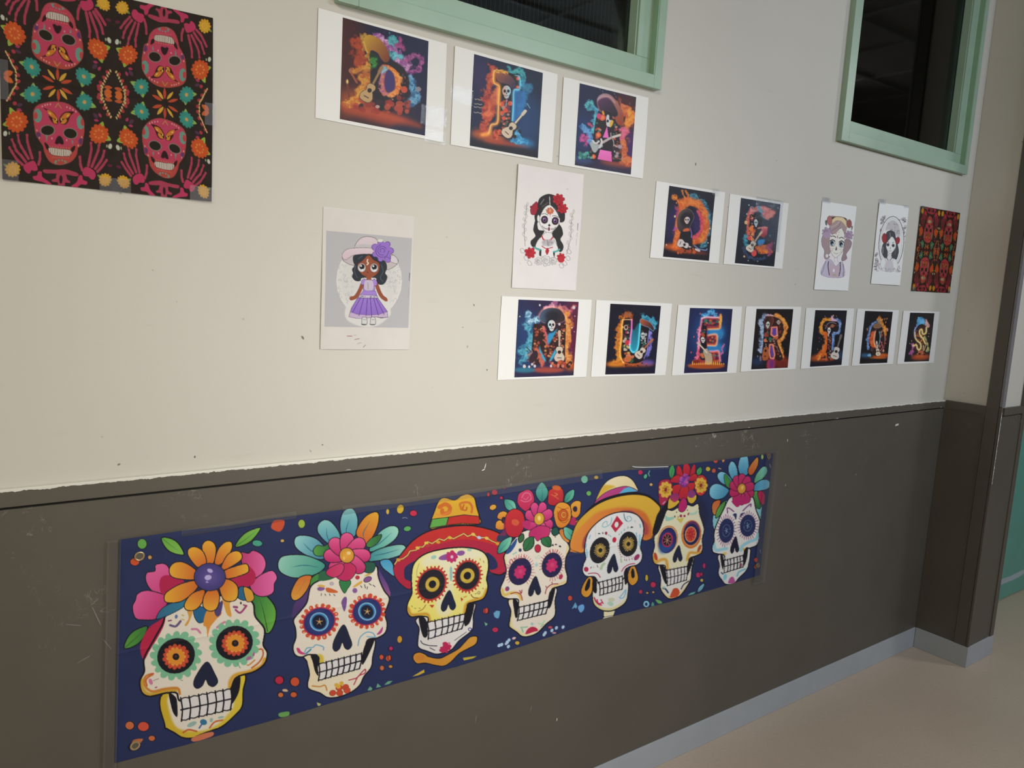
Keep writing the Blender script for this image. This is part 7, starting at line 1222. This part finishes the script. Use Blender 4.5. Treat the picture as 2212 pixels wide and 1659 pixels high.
n1, fn1 = page_sheet('skull_napkin', art_napkin, ((-6, -67), (461.3, 38), (457.6, 436.5), (4, 387.5)), 'large black napkin of pink skulls and flowers at the upper left', 'napkin', 'printed skull napkins', 25, .8, PR_NAP, .005, .9, (.5355,), (.4995,), bare=True)
n2, fn2 = page_sheet('skull_napkin', art_napkin2, ((1990.1, 444.4), (2074.5, 459.9), (2052.8, 633.2), (1969.2, 628.3)), 'narrow dark red skull napkin beside the right wall corner, under the second window', 'napkin', 'printed skull napkins', 26, 1.1, PR_NAP, .004, .78, (.5,), (.5,), bare=True)
for t in ((.88, 1.004, .92, 1.004), (-.004, .07, .9, 1.004), (.43, .58, .93, 1.004), (-.01, .035, .42, .61), (.955, 1.006, .46, .58)): tape(fn1, *t, TAPEM, n1, 'clear_tape', .0022)
for t in ((.0, .09, .95, 1.004), (.93, 1.0, .95, 1.004), (.0, .12, -.004, .03)): tape(fn2, *t, TAPEM, n2, 'clear_tape', .002)

# ---------------------------------------------------------------- the long banner on the dado
BQ = ((258.5, 1166), (1671, 979), (1642, 1242.5), (248.5, 1650))
def banner_surface():
    q = np.array([(lambda p: (p.x, p.z))(at(*c, -.013)) for c in BQ])
    # the top edge sags between its tapes, as the photograph shows
    tp = np.array([(lambda p: (p.x, p.z))(at(*c, -.013)) for c in ((258.5, 1166), (400, 1145), (500, 1135), (560, 1124), (700, 1106), (790, 1094), (880, 1086), (960, 1074), (1060, 1060), (1200, 1037), (1290, 1024), (1390, 1012), (1480, 1003), (1600, 988), (1671, 979))])
    bt = np.array([(lambda p: (p.x, p.z))(at(*c, -.013)) for c in ((248.5, 1650), (400, 1611), (620, 1548), (860, 1476), (1000, 1436), (1140, 1392), (1300, 1338), (1450, 1300), (1560, 1268), (1642, 1242.5))])
    def f(u, v, off=0.):
        xt = q[0, 0] + (q[1, 0] - q[0, 0]) * u; xb = q[3, 0] + (q[2, 0] - q[3, 0]) * u
        zt = np.interp(xt, tp[:, 0], tp[:, 1]); zb = np.interp(xb, bt[:, 0], bt[:, 1])
        w = .0022 + .0010 * np.sin(u * 21 + 1) * np.sin(v * 3 + .5) + .0009 * np.sin(u * 9 + v * 4) + .0012 * np.exp(-((v - .02) / .05) ** 2) * (1 + np.sin(u * 37)) + .0016 * (np.exp(-np.abs(u - .232) / .003) + np.exp(-np.abs(u - .385) / .003) + np.exp(-np.abs(u - .535) / .003)) + .0012 * np.exp(-np.abs(v - .5) / .008)
        return np.c_[xt * (1 - v) + xb * v, -.0095 - w - off, zt * (1 - v) + zb * v]
    return f
fb = banner_surface(); art = art_banner()
nu, nv = 1180, 340
# columns closer together on the near (left) end, where the print is seen largest
s_ = np.linspace(0, 1, nu); uu = s_ * .42 / (1 - .58 * s_); U, V_ = np.meshgrid(uu, np.linspace(0, 1, nv))
P = fb(U.ravel(), V_.ravel())
ban = grid_mesh('skull_banner', P, nu, nv, ink(art, P, .84), PR_CLOTH); tag(ban, 'long navy cloth banner of seven painted skulls taped to the dark dado', 'banner')
def eyelet(px, py):
    p = at(px, py, -.013); bm = bmesh.new(); R, r, n, m = .0076, .0019, 24, 8; vs = []
    for i in range(n):
        a = i / n * 2 * math.pi
        vs.append([bm.verts.new((p.x + (R + r * math.cos(b)) * math.cos(a), -.0150 - r * .5 * math.sin(b), p.z + (R + r * math.cos(b)) * math.sin(a))) for b in [k / m * 2 * math.pi for k in range(m)]])
    for i in range(n):
        for k in range(m): bm.faces.new((vs[i][k], vs[(i + 1) % n][k], vs[(i + 1) % n][(k + 1) % m], vs[i][(k + 1) % m]))
    me = bpy.data.meshes.new('eyelet'); bm.to_mesh(me); bm.free(); o = link('eyelet', me, BRASS, ban)
    bm = bmesh.new(); bmesh.ops.create_circle(bm, segments=20, radius=R - .001, cap_ends=True, matrix=Matrix.Translation((p.x, -.0146, p.z)) @ Matrix.Rotation(math.pi / 2, 4, 'X')); me = bpy.data.meshes.new('eyelet_hole'); bm.to_mesh(me); bm.free(); link('eyelet_hole', me, DADO, o)
for e in ((301, 1201), (291.5, 1610), (1660, 986), (1636.5, 1221)): eyelet(*e)

def strip(name, quad, mat, label, group='clear tapes around the banner', y=-.0158, nseg=24, wig=.0006, seed=1):
    q = [at(*c, y) for c in quad]; r = np.random.default_rng(seed); V = []; F = []
    for i in range(nseg + 1):
        t = i / nseg; a = q[0].lerp(q[1], t); b = q[3].lerp(q[2], t)
        for j in range(4):
            p = a.lerp(b, j / 3); V.append((p.x, y - wig * (1 + math.sin(i * 1.7 + j + seed)) * (j in (1, 2)), p.z))
        if i:
            for j in range(3): k = 4 * (i - 1) + j; F.append((k, k + 1, k + 5, k + 4))
    me = bpy.data.meshes.new(name); me.from_pydata(V, [], F); me.polygons.foreach_set('use_smooth', [True] * len(F)); o = link(name, me, mat); tag(o, label, 'tape', group); return o
strip('tape_strip', ((232, 1170), (262, 1166), (252, 1659), (222, 1680)), TAPE, 'clear tape down the left end of the skull banner', seed=2)
strip('tape_strip', ((1656, 976), (1683, 972), (1652, 1258), (1628, 1264)), TAPE, 'clear tape down the right end of the skull banner', seed=3)
strip('tape_strip', ((392, 1146), (640, 1104), (640, 1120), (392, 1160)), TAPE, 'short clear tape over the banner top left of the blue feathers', seed=4)
strip('tape_strip', ((740, 1094), (1090, 1048), (1092, 1066), (742, 1112)), TAPE, 'clear tape over the banner top above the sombrero skull', seed=5)
strip('tape_strip', ((1090, 1048), (1300, 1014), (1302, 1034), (1092, 1066)), TAPE, 'clear tape over the banner top above the rose skull', seed=6)
strip('tape_strip', ((1362, 1006), (1446, 1003), (1446, 1013), (1364, 1016)), TAPE, 'shiny tape piece on the banner top right of the yellow hat', seed=7)

def tube(name, pts, r, mat, parent=None, n=8):
    q = [Vector(p) for p in pts]; bm = bmesh.new(); rings = []
    for i, p in enumerate(q):
        rings.append([bm.verts.new((p.x, p.y + r * math.cos(a), p.z + r * math.sin(a))) for a in [k / n * 2 * math.pi for k in range(n)]])
    for i in range(len(q) - 1):
        for k in range(n): bm.faces.new((rings[i][k], rings[i + 1][k], rings[i + 1][(k + 1) % n], rings[i][(k + 1) % n]))
    bm.faces.new(rings[0]); bm.faces.new(rings[-1][::-1]); me = bpy.data.meshes.new(name); bm.to_mesh(me); bm.free(); return link(name, me, mat, parent)

GLINT = paint('tape_glint_white', (.72, .75, .78), .12)  # pale base colour stands in for the glint along the tape
ts7 = [o for o in C.objects if o.name.startswith('tape_strip')][-1]
tube('painted_glint', [at(px, py, -.0172) for px, py in ((1366, 1007.5), (1372, 1009), (1390, 1009.5), (1415, 1009), (1443, 1008))], .0011, GLINT, ts7)

# ---------------------------------------------------------------- small marks on the wall
def mark(px, py, w, h, rot, mat, y, name='scuff_mark', parent=None, seed=0):
    p = at(px, py, y); r = random.Random(seed + int(px)); n = 9; V = []
    for i in range(n):
        a = i / n * 2 * math.pi; q = .7 + .5 * r.random(); x, z = w / 2 * q * math.cos(a), h / 2 * q * math.sin(a); c, s = math.cos(rot), math.sin(rot); V.append((p.x + x * c - z * s, y, p.z + x * s + z * c))
    me = bpy.data.meshes.new(name); me.from_pydata(V, [], [tuple(range(n))]); return link(name, me, mat, parent)
for px, py, w, h, rt in ((1024, 659, .0025, .006, .2), (1052, 799, .003, .006, .3), (654, 729, .004, .009, .5), (1503, 354, .004, .010, .1), (257, 1003, .006, .003, .4), (421, 987, .003, .005, 0), (697, 961, .004, .003, 0), (1000, 707, .003, .002, 0), (1490, 668, .003, .004, 0)): mark(px, py, w, h, rt, GREYM, -.0006, parent=wall)
for px, py, w, h, rt in ((1028, 1553, .003, .026, -.1), (1147, 1531, .003, .020, -.2), (1203, 1554, .003, .012, 0)): mark(px, py, w, h, rt, GREYM if px < 1190 else CHIP, -.0096, parent=wall)
for px, py, w, h, rt in ((1048, 1008, .0035, .016, -.25), (1044, 1015, .009, .003, .3), (1701, 951, .003, .012, .2), (1697, 1048, .003, .010, -.3), (1849, 1025, .003, .008, .3), (232, 1392, .003, .03, .5), (208, 1330, .0025, .05, .35), (180, 1425, .03, .0022, .4), (205, 1300, .02, .002, .7), (160, 1350, .03, .002, -.3)): mark(px, py, w, h, rt, CHIP if px > 900 else paint('faint_scratch', (.2, .19, .17), .6), -.0096, 'scratch_mark', wall)
ts = boxes('tape_scrap', [(0, .024, 0, .0012, 0, .0075)], CHIP); p = at(1935, 921, -.012); ts.location = (p.x, -.0106, p.z); ts.rotation_euler = (0, -.12, 0); tag(ts, 'small white tape scrap on the dark dado near the right corner', 'tape')
